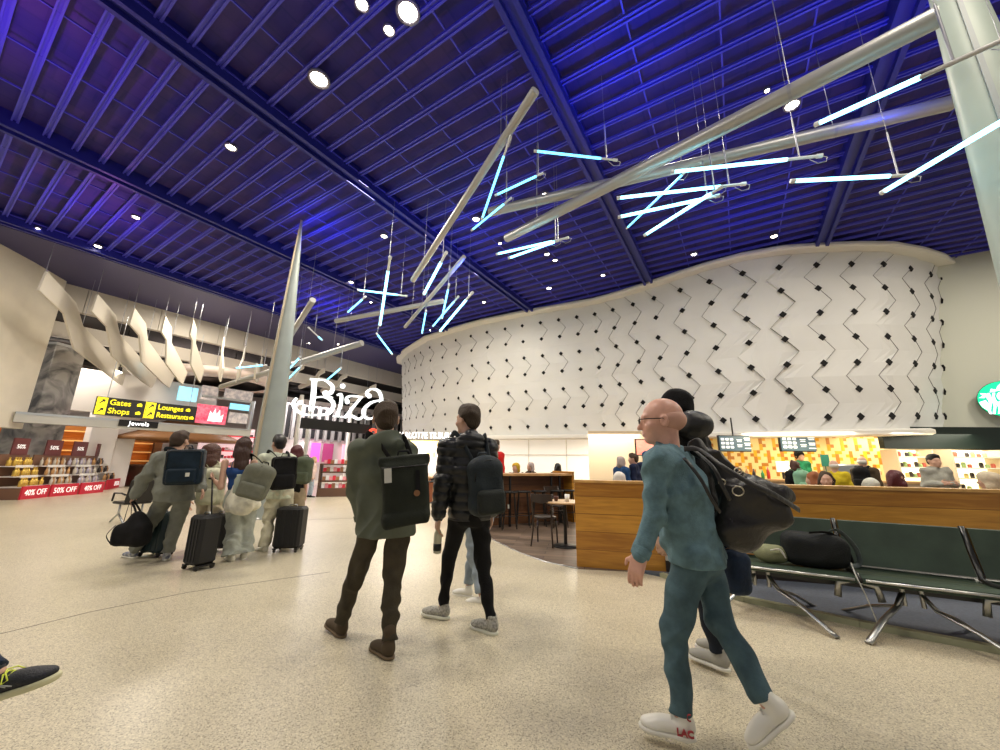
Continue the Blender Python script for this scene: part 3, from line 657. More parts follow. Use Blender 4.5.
GOLD = mm('gold_bottle', (.75, .50, .10), .3, .5); PALE = mm('clear_pale_bottle', (.62, .56, .48), .25); SILV = mm('silver_violet_bottle', (.52, .48, .58), .25, .3); AMB = mm('amber_bottle', (.55, .3, .12), .3); BLK = mm('black_bottle', (.04, .03, .03), .3)
colr_name = {'gold_bottle': 'gold bottle', 'clear_pale_bottle': 'pale bottle', 'silver_violet_bottle': 'silvery bottle', 'amber_bottle': 'dark and amber bottle', 'black_bottle': 'dark bottle'}
bay(17, 46, (500, 497), '40% OFF', [GOLD], 'bottle', 'leftmost display shelf with gold bottles beside the marble pillar', 7, 'gold bottles on display')
bay(47, 76, (497, 494.5), '50% OFF', [PALE, AMB], 'bottle', 'second display shelf with pale bottles and a dark red poster', 9, 'pale bottles on display')
bay(77, 102, (494.5, 492), '40% OFF', [SILV, PALE], 'bottle', 'third display shelf with silvery bottles, in front of the white pillar', 9, 'silvery bottles on display')
bay(104, 123, (490, 486), 'SPECIAL', [AMB, BLK], 'bottle', 'fourth display shelf with amber and dark bottles', 8, 'amber bottles on display')
bay(125, 141, (483, 480), 'SPECIAL', [BLK, AMB], 'bottle', 'fifth display shelf with dark bottles, behind the man in grey', 7, 'dark bottles on display')
# round pale canopy hung over the shops
pc = PL(222, 380, -25.0); o = empty('round_canopy', (pc.x, pc.y, pc.z), 'pale pink round canopy hung above the cosmetics shop', 'canopy')
a = MB(); a.lathe([(2.9, -.25), (3.25, -.18), (3.3, .05), (3.2, .15), (2.2, .15), (2.2, -.25)], pc, 40); a.build('ring', mm('pink_white_paint', (.85, .72, .66), .5), o)
a = MB()
for k in range(6): t = k*math.pi/3; q = pc+Vector((2.8*math.cos(t), 2.8*math.sin(t), 0)); a.cyl(q, (q.x, q.y, 7.3), .015, n=5)
a.build('hanging_rod', WIRE, o)
# red cosmetics wall
cs0 = PL(198, 460, -26.5).dot(E1); cs1 = PL(252, 460, -26.5).dot(E1)
o = empty('cosmetics_wall', EC((cs0+cs1)/2, -26.5, 0), 'red and white backlit cosmetics wall behind the group', 'shelving')
a = MB(); ec_box(a, cs0, cs1, -26.9, -26.7, 0, 3.3); a.build('back_panel', mm('pink_backlight', (.9, .7, .7), .5, emit=(1, .72, .72), estr=.55), o)
for k, z in enumerate((.5, .95, 1.4, 1.85, 2.3, 2.75)):
    a = MB(); ec_box(a, cs0, cs1, -26.7, -26.4, z, z+.06); sh = a.build('shelf_board', mm('red_shelf', (.7, .03, .05), .4, emit=(.8, .03, .05), estr=.3) if k % 2 else mm('white_shelf', (.9, .88, .86), .4), o)
    for q in range(14):
        x = cs0+.25+(cs1-cs0-.5)*q/13; h = .12+.1*((q*5+k*3) % 4)/4; mtl = [BLK, mm('red_pack', (.7, .03, .06), .4), mm('white_pack', (.9, .88, .88), .4)][(q//3+k) % 3]
        a = MB(); a.box(EC(x, -26.5, z+.06+h/2), (.13, .09, h), mtl, rot=AX); tag(a.build('cosmetics_pack', mtl), '%s carton from the left, %s, %s shelf of the cosmetics wall' % (ORD[q], {'black_bottle': 'black', 'red_pack': 'red', 'white_pack': 'white'}[mtl.name], ('lowest', 'second lowest', 'third', 'fourth', 'fifth', 'topmost')[k]), 'carton', 'cartons on the cosmetics wall')
# upper lit screens over the cosmetics wall (pale rings pattern, cyan panels)
for (x0, x1, y0, y1, nm, cl, lbl_) in ((180,196,386,402,'cyan','c','left cyan lit panel under the round canopy'), (203,216,385,401,'grey','g','pale patterned panel under the round canopy'), (226,252,388,402,'grey','g','patterned panel right of the banner under the canopy'), (231,250,403,411,'cyan','c','small cyan lit panel beside the banner'), (230,247,412,424,'rings','r','pale ring-patterned panel at the end of the fascia')):
    A = PL(x0, y0, -23.6); B = PL(x1, y1, -23.6); a = MB(); ec_box(a, A.dot(E1), B.dot(E1), -23.7, -23.6, B.z, A.z)
    mt = mm('cyan_panel', (.3, .7, .85), .4, emit=(.25, .75, 1), estr=.9) if cl == 'c' else mm('ring_panel', (.75, .68, .64), .5, col2=(.35, .32, .34), vscale=5, emit=(.6, .55, .52), estr=.25)
    tag(a.build('light_panel', mt), lbl_, 'wall panel')
# ---------------------------------------------------------------- large shop with the white letters
LET = mm('letter_white', (1, 1, 1), .5, emit=(.93, 1.0, .97), estr=1.3)
lsC = -20.6
def lp(x, y): q = PL(x, y, lsC); return (q.dot(E1), q.z)
sgn = empty('shop_sign', PL(345, 415, lsC), 'huge white ornate letters Biza over the shop entrance', 'sign')
def letter(strokes):
    """strokes: lists of (px, py, half width px) followed as round brush strokes"""
    a = MB()
    for st in strokes:
        pts = [Vector(lp(x, y)) for x, y, _ in st]; sc_ = [(Vector(lp(x+1, y))-Vector(lp(x, y))).length for x, y, _ in st]
        # smooth the stroke
        P = []; Wd = []; n = len(pts)
        for i in range(n-1):
            p0, p1, p2, p3 = pts[max(i-1, 0)], pts[i], pts[i+1], pts[min(i+2, n-1)]
            for k in range(6):
                t = k/6; P.append(0.5*((2*p1)+(-p0+p2)*t+(2*p0-5*p1+4*p2-p3)*t*t+(-p0+3*p1-3*p2+p3)*t**3)); Wd.append((st[i][2]*(1-t)+st[i+1][2]*t)*.052)
        P.append(pts[-1]); Wd.append(st[-1][2]*.052)
        for i in range(len(P)-1):
            d = (P[i+1]-P[i]); 
            if d.length < 1e-5: continue
            n0 = Vector((-d.y, d.x)).normalized()
            q = [P[i]+n0*Wd[i], P[i+1]+n0*Wd[i+1], P[i+1]-n0*Wd[i+1], P[i]-n0*Wd[i]]
            a.prism([EC(u.x, lsC, u.y) for u in q], Vector(E2)*-.12)
        for i in (0, len(P)-1):
            if Wd[i] > .07:
                a.prism([EC(P[i].x+Wd[i]*math.cos(t*math.pi/6), lsC, P[i].y+Wd[i]*math.sin(t*math.pi/6)) for t in range(12)], Vector(E2)*-.12)
    a.build('letter', LET, sgn)
letter([[(315,381,2.5),(314,395,2.6),(312,409,2.6)], [(311,379,1),(320,380,1)], [(314,380,.8),(325,380,.9),(333,386,1.8),(332,392,2.2),(329,393,2.2)], [(326,393,3),(328,396,1.5),(333,398,.9)],
        [(313,398,.9),(325,397,.9),(334,403,2.2),(330,413,1.6),(318,415,1.0),(304,414,1.0),(296,409,1.5),(294,403,1.4),(297,398,1.0)], [(301,402,2),(300,403,2)]])
letter([[(343,386,2.6),(343.5,386,2.6)], [(338,395,.9),(342,395,1.6),(341,406,1.8),(338,415,1.6)], [(334,416,.8),(346,417,.8)]])
letter([[(348,402,2.4),(347,398,1.2),(352,396,1.1),(363,397,1.0)], [(362,397,1.2),(353,408,1.4),(346,417,1.4)], [(345,417,1.1),(352,416,1.6),(360,419,1.3),(366,413,.8)]])
letter([[(370,396,2.8),(367,393,1.4),(372,389,1.0),(379,391,1.8),(382,399,2.3),(380,409,2.3),(377,419,1.4)], [(381,400,.9),(371,403,1.6),(364,411,2.3),(367,418,1.6),(373,418,1.0),(379,412,.8)]])
# black strip below the letters, with the red round ornament
A = PL(302, 418, -20.5); B = PL(371, 427, -20.5)
o = empty('sign_strip', A, 'long black strip sign below the huge white letters', 'sign'); a = MB(); ec_box(a, A.dot(E1), B.dot(E1), -20.6, -20.45, 3.12, 3.72); a.build('strip', SGB, o)
a = MB(); 
for t in (.1, .5, .9): s_ = A.dot(E1)*(1-t)+B.dot(E1)*t; a.cyl(EC(s_, -20.52, 3.7), EC(s_, -20.52, 5.0), .03, n=6)
a.build('bracket', CHROME, o)
p = PL(373, 434, -20.3); o = empty('round_ornament', p, 'red twisted round ornament at the end of the black strip', 'sign'); fm = frame(p, E1)
REDL = mm('red_ornament', (.9, .1, .06), .4, emit=(1, .1, .05), estr=.9)
for k in range(3):
    a = MB(); c_ = fm @ Vector((.05*math.cos(k*2.1), .22*math.sin(k*2.1+.5), 0)); a.tube([c_ + fm.to_3x3() @ Vector((.27*math.cos(t*.52), .2*math.sin(t*.52), 0)) for t in range(13)], .07, 6); a.build('ring', REDL, o)
# shop interior: slatted pale back wall with posters
bs0 = PL(262, 460, -25.5).dot(E1); bs1 = 26.4
f = MB(); ec_box(f, bs0, bs1, -25.9, -25.7, 0, 5.6); struct(f.build('wall_shop_back', mm('pale_shop_wall', (.70, .62, .60), .5)))
SLW = mm('white_slat', (.34, .32, .31), .5)
f = MB(); k = bs0+.3
while k < bs1: ec_box(f, k, k+.2, -25.6, -25.45, 2.75, 5.3); k += .62
struct(f.build('wall_slats', SLW))
f = MB(); k = bs0+.6
while k < bs1: ec_box(f, k, k+.28, -25.7, -25.6, 2.9, 5.1); k += .62
struct(f.build('wall_slat_gaps', DARK))
PK = [mm('poster_magenta', (.8, .1, .5), .5, emit=(.9, .15, .6), estr=.6), mm('poster_wine', (.35, .05, .15), .5, emit=(.5, .05, .2), estr=.35), mm('poster_pink', (.9, .45, .6), .5, emit=(1, .5, .6), estr=.6), mm('poster_white', (.95, .9, .95), .5, emit=(1, .95, 1), estr=1.0)]
for i, (x0, x1, k) in enumerate(((312,321,0), (324,334,1), (343,350,2), (353,362,1), (364,372,3), (302,308,3))):
    A = PL(x0, 444, -25.4); B = PL(x1, 444, -25.4); a = MB(); ec_box(a, A.dot(E1), B.dot(E1), -25.45, -25.4, 1.3, 2.6, PK[k])
    tag(a.build('wall_poster', PK[k]), ('magenta poster on the back wall of the shop under the letters', 'first wine-red poster on the shop back wall', 'soft pink poster between the two wine-red ones', 'second wine-red poster, right of the soft pink one', 'white lit poster at the right end of the row of posters', 'white lit poster left of the magenta one')[i], 'poster')
for i, (x, c_) in enumerate(((292, -23.5), (303, -23), (345, -23.5))):
    A = PL(x, 470, c_); a = MB(); a.cyl((A.x, A.y, 0), (A.x, A.y, 5.5), .13, n=12); struct(a.build('wall_shop_post', WHITE))
# low display table of sweets in front of that shop
pf0, pf1 = G(316, 497), G(353, 496.5); pf0.z = pf1.z = 0; d = (pf1-pf0).normalized(); bk = Vector((-d.y, d.x, 0)); Lw = (pf1-pf0).length
o = empty('display_table', (pf0+pf1)/2, 'dark wooden tiered display table with packets in front of the letter shop', 'display table')
fm = Matrix((d, bk, Vector((0,0,1)))).transposed().to_4x4(); fm.translation = pf0; fr3 = fm.to_3x3().to_4x4()
def lb(mb, x0, x1, y0, y1, z0, z1, m=None): return mb.box(fm @ Vector(((x0+x1)/2, (y0+y1)/2, (z0+z1)/2)), (x1-x0, y1-y0, z1-z0), m, mtx=fr3)
DW = mm('dark_wood', (.10, .05, .03), .45)
lb(MB(), 0, Lw, 0, .9, 0, .32).build('plinth', DW, o); lb(MB(), 0, Lw, .15, .9, .55, .62).build('shelf', DW, o); lb(MB(), 0, Lw, .2, .9, .9, .96).build('shelf', DW, o); lb(MB(), 0, Lw, .0, .95, 1.22, 1.27).build('table_top', DW, o)
for x in (0, Lw-.05): lb(MB(), x, x+.05, .05, .9, 0, 1.25).build('side_panel', DW, o)
for k, z in enumerate((.32, .62, .96, 1.27)):
    for q in range(9):
        g_ = (q*5+k*3) % 4; mt = [mm('white_pack', (.9,.88,.88)), mm('pink_pack', (.85, .35, .4), .4), mm('red_pack', (.7,.03,.06)), mm('brown_pack', (.35, .17, .08), .4)][g_]
        a = MB(); lb(a, .12+q*(Lw-.2)/9, .12+q*(Lw-.2)/9+.11, .25, .45, z, z+.14+.04*(q % 2), mt); tag(a.build('packet', mt), '%s packet from the left, %s, on the %s of the tiered display table' % (ORD[q], ('white', 'pink', 'red', 'brown')[g_], ('lowest tier', 'second tier', 'third tier', 'top')[k]), 'packet', 'packets on the display table')
# ---------------------------------------------------------------- bright perfume shop with the yellow strip
A = at(384, 440, 14.5); B = at(462, 440, 14.5)
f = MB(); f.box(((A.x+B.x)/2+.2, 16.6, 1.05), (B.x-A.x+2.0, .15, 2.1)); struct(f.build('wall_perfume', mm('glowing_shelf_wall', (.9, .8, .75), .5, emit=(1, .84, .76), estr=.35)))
o = empty('lit_fascia', (A.x, 14.5, 2.0), 'yellow glowing strip with white capital letters above the perfume shelves', 'sign')
zt = at(420, 443, 14.5).z; a = MB(); a.box(((A.x+B.x)/2, 14.5, zt), (B.x-A.x, .25, .16)); a.build('glowing_strip', mm('yellow_strip', (1, .8, .3), .5, emit=(1, .72, .2), estr=2.2), o)
for sx_ in (A.x+.05, B.x-.05): a = MB(); a.cyl((sx_, 14.5, 0), (sx_, 14.5, zt), .05, n=10); a.build('post', WHITE, o)
text_obj('CHARLOTTE TILBURY', .33, frame(((A.x+B.x)/2, 14.35, zt+.27), (1, 0, 0)), mm('lit_white', (1,1,1)), 'lettering', o, sx=.72)
for k in range(3):
    z = .55+k*.5; a = MB(); a.box(((A.x+B.x)/2+.3, 16.2, z), (B.x-A.x+2.0, .35, .05)); ob = a.build('wall_shelf', mm('white_shelf', (.9,.88,.86))); tag(ob, ('lowest', 'middle', 'top')[k]+' shelf on the glowing wall behind the yellow strip', 'shelf')
    for q in range(20):
        x = A.x-.5+(B.x-A.x+1.6)*q/19; h = .14+.12*((q*3+k) % 3)/3; g_ = (q//2+k) % 4; mt = [mm('lilac_pack', (.45, .4, .75), .4), mm('white_pack', (.9,.88,.88)), mm('gold_pack', (.8, .55, .25), .35), mm('pink_pack', (.85,.35,.4))][g_]
        a = MB(); a.box((x, 16.15, z+.025+h/2), (.12, .08, h), mt); tag(a.build('perfume_box', mt), '%s box from the left, %s, on the %s glowing shelf' % (ORD[q], ('lilac', 'white', 'gold', 'pink')[g_], ('lowest', 'middle', 'top')[k]), 'box', 'boxes on the glowing shelves')
# wooden slatted cabinet and a small dark stool in front of it
p0 = at(421, 476, 14.0); o = empty('slatted_cabinet', (p0.x, 14.0, 0), 'orange slatted cabinet below the glowing shelves, behind the backpack', 'cabinet')
a = MB(); a.box((p0.x+.6, 14.2, .85), (1.9, .5, .06)); a.build('cabinet_top', mm('pale_wood', (.7, .45, .25), .4), o); a = MB(); a.box((p0.x+.6, 14.25, .42), (1.85, .4, .84)); a.build('carcass', mm('red_brown', (.45, .16, .08), .5), o)
for k in range(8): a = MB(); a.box((p0.x-.25+k*.25, 13.99, .42), (.09, .06, .84)); a.build('slat', mm('pale_wood', (.7,.45,.25)), o)
p0 = G(434, 503); o = empty('bar_stool', (p0.x, p0.y, 0), 'dark bar stool alone in front of the orange slatted cabinet', 'stool')
a = MB(); a.box((p0.x, p0.y, .72), (.42, .38, .05), bev=.02); a.build('seat', BLACK, o); a = MB(); a.tube([(p0.x-.15, p0.y+.17, .74), (p0.x, p0.y+.2, .95), (p0.x+.17, p0.y+.17, 1.0)], .02, 6, flat=(.12, .02)); a.build('backrest', BLACK, o)
a = MB(); a.cyl((p0.x, p0.y, 0.03), (p0.x, p0.y, .7), .03); a.build('post', BLACK, o); a = MB(); a.lathe([(.2, 0), (.2, .015), (.04, .04)], (p0.x, p0.y, 0), 20); a.build('base', BLACK, o)
# black waiting seat behind the man in grey
p0 = G(128, 522); p0 = Vector((p0.x, p0.y, 0)); o = empty('waiting_seat', p0, 'black empty waiting seat to the left of the man in grey', 'seat')
fm = Matrix.Rotation(R(-25), 4, 'Z'); fm.translation = p0; T = lambda x, y, z: fm @ Vector((x, y, z)); r3 = Matrix.Rotation(R(-25), 4, 'Z')
a = MB(); a.box(T(0, 0, .42), (.52, .5, .06), mtx=r3, bev=.02); a.build('seat', BLACK, o); a = MB(); a.box(T(.32, 0, .68), (.06, .5, .5), mtx=r3 @ Matrix.Rotation(R(14), 4, 'Y'), bev=.02); a.build('backrest', BLACK, o)
a = MB(); a.tube([T(-.25, -.26, .45), T(-.22, -.26, .62), T(.1, -.26, .63), T(.28, -.26, .6)], .018, 6); a.build('armrest', BLACK, o); a = MB(); a.tube([T(-.25, .26, .45), T(-.22, .26, .62), T(.1, .26, .63), T(.28, .26, .6)], .018, 6); a.build('armrest', BLACK, o)
for sgn_ in (-1, 1): a = MB(); a.tube([T(-.28, sgn_*.2, .015), T(0, sgn_*.2, .2), T(0, sgn_*.2, .4), ], .02, 6); a.tube([T(.3, sgn_*.2, .015), T(0, sgn_*.2, .2)], .02, 6); a.build('leg', CHROME, o)

f = MB(); ec_box(f, 1.0, 9.4, -24.9, -24.7, 3.4, 5.3, mm('pale_soffit', (.80, .76, .72), .5)); struct(f.build('wall_shop_soffit'))
for i, (x_, y_) in enumerate(((113,364),(119,372),(186,370),(104,352),(233,375))):
    q = PL(x_, y_, -23.9); o = empty('track_spotlight', q, ('bright spotlight below the second zigzag fin', 'smaller spotlight right below the bright one under the second fin', 'glaring spotlight beside the fourth zigzag fin', 'small dark spotlight on the first zigzag fin', 'spotlight behind the seventh zigzag fin')[i], 'spotlight', 'spotlights over the shops')
    a = MB(); a.cyl(q, q+Vector((-.05,.05,.22)), .10, .08, n=14); a.build('lamp_head', BLACK, o); a = MB(); a.sphere(q-Vector((-.02,.02,.02)), (.105,.105,.05) if i != 3 else (.05,.05,.03)); a.build('lens', DISC, o); a = MB(); a.cyl(q+Vector((0,0,.2)), (q.x, q.y, 7.3), .015, n=5); a.build('rod', BLACK, o)
# ================================================================== CAFE ON THE RIGHT
WOOD = wood_mat('honey_oak', (.34, .135, .016), (.60, .29, .04), .235, .35)
CFL = mat('dark_cafe_planks', (.16, .115, .085), .45)
def plank_floor(m):
    nt = m.node_tree; b = nt.nodes['Principled BSDF']; tc = nt.nodes.new('ShaderNodeTexCoord'); mp = nt.nodes.new('ShaderNodeMapping'); mp.inputs['Rotation'].default_value = (0, 0, R(12))
    bk = nt.nodes.new('ShaderNodeTexBrick'); bk.inputs['Scale'].default_value = 1; bk.inputs['Brick Width'].default_value = 1.2; bk.inputs['Row Height'].default_value = .16; bk.inputs['Mortar Size'].default_value = .006
    bk.inputs['Color1'].default_value = (.20, .14, .10, 1); bk.inputs['Color2'].default_value = (.085, .058, .042, 1); bk.inputs['Mortar'].default_value = (.02, .015, .012, 1)
    nt.links.new(tc.outputs['Object'], mp.inputs[0]); nt.links.new(mp.outputs[0], bk.inputs['Vector']); nt.links.new(bk.outputs['Color'], b.inputs['Base Color'])
plank_floor(CFL)
arc = [G(455,503), G(468,519), G(480,530), G(495,541), G(520,553), G(545,562), G(578,569)]
f = MB(); P = [Vector((p.x, p.y, 0)) for p in arc]+[Vector((5.5, 4.9, 0)), Vector((14, 4.0, 0)), Vector((18, 14, 0)), Vector((4, 17.5, 0)), Vector((-1.5, 14, 0))]
f.prism(P, (0, 0, .006)); struct(f.build('floor_cafe', CFL))
f = MB(); f.tube([p+Vector((0,0,.004)) for p in P[:7]], .01, 6); struct(f.build('trim_8', CHROME))
# long oak partition with the benches in front
pa = Vector((1.10, 5.66, 0)); pb = Vector((8.6, 3.78, 0)); pd = (pb-pa).normalized(); pn = Vector((-pd.y, pd.x, 0)); PH = 1.16
pf = Matrix((pd, pn, Vector((0,0,1)))).transposed().to_4x4(); pf.translation = pa; p3 = pf.to_3x3().to_4x4(); PLn = (pb-pa).length
def pbx(mb, x0, x1, y0, y1, z0, z1, m=None, fr=None, r=None): 
    fr = fr or pf; return mb.box(fr @ Vector(((x0+x1)/2, (y0+y1)/2, (z0+z1)/2)), (x1-x0, y1-y0, z1-z0), m, mtx=(fr.to_3x3().to_4x4()))
o = empty('oak_partition', pa, 'long honey-coloured oak partition wall running behind the green benches', 'partition')
a = MB(); pbx(a, 0, PLn, 0, .16, .0, PH-.035); a.build('panelling', WOOD, o)
a = MB(); pbx(a, -.01, PLn, -.012, .19, PH-.035, PH); a.build('top_rail', mm('oak_rail', (.60, .33, .10), .35, vary=.2, vscale=5), o)
a = MB(); pbx(a, 1.15, PLn, -.05, 0, .17, .30); a.build('steel_strip', mm('pale_strip', (.42, .42, .38), .5), o)
a = MB(); pbx(a, 1.15, PLn, -.03, 0, 0, .17); a.build('dark_skirting', mm('dark_skirting', (.02, .012, .01), .5), o)
# raised carpet strip with its pale green kerb
k = [G(661,577), G(700,590), G(745,602), G(860,627), G(1000,654), G(1120,680)]; k = [Vector((p.x, p.y, 0)) for p in k]
back = [pf @ Vector((t, -.02, 0)) for t in (5.2, 3.6, 2.4, 1.5, .75)]
f = MB(); f.prism(k+back, (0, 0, .03), mm('blue_grey_carpet', (.085, .10, .13), .8, vary=.15, vscale=40)); struct(f.build('floor_platform'))
f = MB(); KERB = mm('green_grey_kerb', (.33, .34, .22), .5)
for a_, b_ in zip(k, k[1:]):
    d = (b_-a_).normalized(); n_ = Vector((-d.y, d.x, 0)); f.prism([a_-n_*.02, b_-n_*.02, b_+n_*.05, a_+n_*.05], (0, 0, .05))
struct(f.build('trim_9', KERB))
# green bench: three seats on one beam
ba = Vector((2.62, 3.93, 0)); bd = Vector((.872, -.49, 0)).normalized(); bn = Vector((-bd.y, bd.x, 0))
bf = Matrix((bd, bn, Vector((0,0,1)))).transposed().to_4x4(); bf.translation = ba
GRN = mm('dark_green_vinyl', (.040, .062, .042), .36, vary=.15, vscale=5); EDGE = mm('bench_edge_black', (.012, .012, .012), .35); ALU = mm('cast_aluminium', (.42, .42, .40), .3, .9)
bench = empty('airport_bench', ba, 'green vinyl waiting bench on steel legs in front of the oak partition', 'bench')
x = -.25; W_ = .88
B3 = bf.to_3x3().to_4x4()
for i in range(3):
    x0, x1 = x+i*(W_+.035), x+i*(W_+.035)+W_; xm = (x0+x1)/2
    a = MB(); n = 8; vs = []                        # seat: shallow curved pad
    prof_ = [(0.0, .405), (.02, .44), (.12, .452), (.3, .43), (.45, .425), (.50, .45), (.50, .40), (.3, .385), (.12, .395), (.02, .39)]
    for X in (x0, x1): vs += [bf @ Vector((X, y, z)) for y, z in prof_]
    m_ = len(prof_); a.add(vs, [(q, (q+1) % m_, m_+(q+1) % m_, m_+q) for q in range(m_)]+[tuple(range(m_))[::-1], tuple(range(m_, 2*m_))], None, False); a.build('seat', GRN, bench)
    a = MB(); vs = []
    prof_ = [(.46, .47), (.50, .46), (.56, .60), (.62, .84), (.60, .86), (.57, .855), (.52, .65)]
    for X in (x0+.01, x1-.01): vs += [bf @ Vector((X, y, z)) for y, z in prof_]
    m_ = len(prof_); a.add(vs, [(q, (q+1) % m_, m_+(q+1) % m_, m_+q) for q in range(m_)]+[tuple(range(m_))[::-1], tuple(range(m_, 2*m_))], None, False); a.build('backrest', GRN, bench)
    a = MB(); a.tube([bf @ Vector((x0+.02, -.005, .425)), bf @ Vector((x1-.02, -.005, .425))], .012, 8); a.build('front_trim', mm('steel_trim', (.6, .6, .58), .3, .8), bench)
for i in range(4):
    X = x-.018+i*(W_+.035)
    a = MB(); a.tube([bf @ Vector((X, y, z)) for y, z in ((-.01, .42), (.12, .462), (.3, .44), (.46, .45), (.52, .62), (.60, .87))], .02, 8, flat=(.022, .022)); a.build('divider', EDGE, bench)
a = MB(); pbx(a, x, x+3*(W_+.035), .2, .28, .32, .36, None, bf); a.build('beam', EDGE, bench)
for i in range(4):                                  # bent brackets under the joints
    X = x-.018+i*(W_+.035)
    if i in (0,): continue
    for s_ in (-1, 1): a = MB(); a.tube([bf @ Vector((X, .12, .40)), bf @ Vector((X+s_*.13, .12, .36)), bf @ Vector((X+s_*.15, .12, .24))], .02, 6, flat=(.028, .01), up=(bn.x, bn.y, 0)); a.build('bracket', ALU, bench)
for X in (-.07, 1.02, 2.3):
    for s_, y_ in ((-1, -.22), (1, -.22), (-1, .5), (1, .5)):
        a = MB(); h = bf @ Vector((X+s_*.06, .2, .33)); e = bf @ Vector((X+s_*.42, y_, .035)); mdl = bf @ Vector((X+s_*.12, .16, .22))
        a.tube([h, mdl, mdl.lerp(e, .5)+Vector((0,0,.02)), e, e+(e-mdl).normalized()*.05-Vector((0,0,.005))], .02, 8, flat=(.028, .013), up=(0, 0, 1)); a.build('leg', ALU, bench)
    for s_ in (-1, 1): a = MB(); a.cyl(bf @ Vector((X+s_*.06, .2, .22)), bf @ Vector((X+s_*.06, .2, .36)), .018, n=10); a.build('post', ALU, bench)
# ---------------------------------------------------------------- bar counter, stools, table, bentwood chairs
DWOOD = wood_mat('bar_front_wood', (.10, .04, .018), (.20, .085, .032), .3, .4)
ca = Vector((-.75, 8.35, 0)); cb = Vector((1.82, 9.72, 0)); d_ = (cb-ca).normalized(); n_ = Vector((-d_.y, d_.x, 0)); cf = Matrix((d_, n_, Vector((0,0,1)))).transposed().to_4x4(); cf.translation = ca; LB = (cb-ca).length
o = empty('bar_counter', ca, 'long dark wooden bar counter with a lighter top, stools standing against it', 'bar')
a = MB(); pbx(a, 0, LB, .32, .45, 0, 1.1, None, cf); a.build('front_panel', DWOOD, o); a = MB(); pbx(a, -.05, LB+.06, -.02, .75, 1.1, 1.15, None, cf); a.build('bar_top', mm('bar_top_oak', (.50, .28, .12), .35, vary=.2, vscale=6), o)
a = MB(); pbx(a, LB, LB+.07, -.02, .8, 0, 1.2, None, cf); a.build('end_panel', WOOD, o)
for X in (.9, 1.15, 2.3, 2.55): a = MB(); pbx(a, X, X+.04, .02, .06, 0, 1.1, None, cf); a.build('frame_post', BLACK, o)
def stool(p, lbl):
    o = empty('bar_stool', p, lbl, 'stool', 'black bar stools at the counter'); a = MB(); a.lathe([(.17, 0), (.18, .015), (.175, .035), (.1, .04)], p+Vector((0,0,.74)), 16); a.build('seat', BLACK, o)
    for k_ in range(4):
        t = math.pi/4+k_*math.pi/2; u = Vector((math.cos(t), math.sin(t), 0)); a = MB(); a.cyl(p+u*.21+Vector((0,0,.006)), p+u*.13+Vector((0,0,.74)), .013, n=6); a.build('leg', BLACK, o)
    a = MB(); a.tube([p+Vector((.19*math.cos(t*.5236), .19*math.sin(t*.5236), .27)) for t in range(13)], .009, 5); a.build('foot_ring', BLACK, o)
sp = [cf @ Vector((u, -.12, 0)) for u in (.72, 1.08, 1.42, 1.85, 2.35, 2.7)]
for i, p in enumerate(sp): stool(p, ('first', 'second', 'third', 'fourth', 'fifth', 'sixth')[i]+' black bar stool from the left at the dark bar counter')
tp = Vector((1.17, 6.95, 0)); o = empty('round_table', tp, 'small round cafe table with pale wooden top beside the partition end', 'table')
a = MB(); a.lathe([(.34, .715), (.36, .725), (.36, .745), (.34, .75)], tp, 28); a.build('table_top', mm('pale_wood_top', (.62, .42, .24), .35, vary=.1, vscale=5), o); a = MB(); a.cyl(tp+Vector((0,0,.02)), tp+Vector((0,0,.715)), .03, n=10); a.build('post', BLACK, o); a = MB(); a.lathe([(.22, .006), (.22, .02), (.05, .045)], tp, 20); a.build('base', BLACK, o)
cup = MB(); cup.lathe([(.028, 0), (.04, .05), (.044, .085), (.038, .083), (.03, .03), (.002, .02)], tp+Vector((-.16, -.06, .75)), 14); tag(cup.build('coffee_cup', mm('dark_cup', (.09, .03, .02), .3)), 'dark brown cup standing on the small round cafe table', 'cup')
cup = MB(); cup.lathe([(.035, 0), (.045, .12), (.04, .12)], tp+Vector((.02, -.14, .75)), 14); tag(cup.build('paper_cup', mm('white_paper_cup', (.85, .84, .8), .5)), 'white paper cup on the round cafe table next to the partition', 'cup')
BENT = mm('dark_bentwood', (.035, .022, .016), .3)
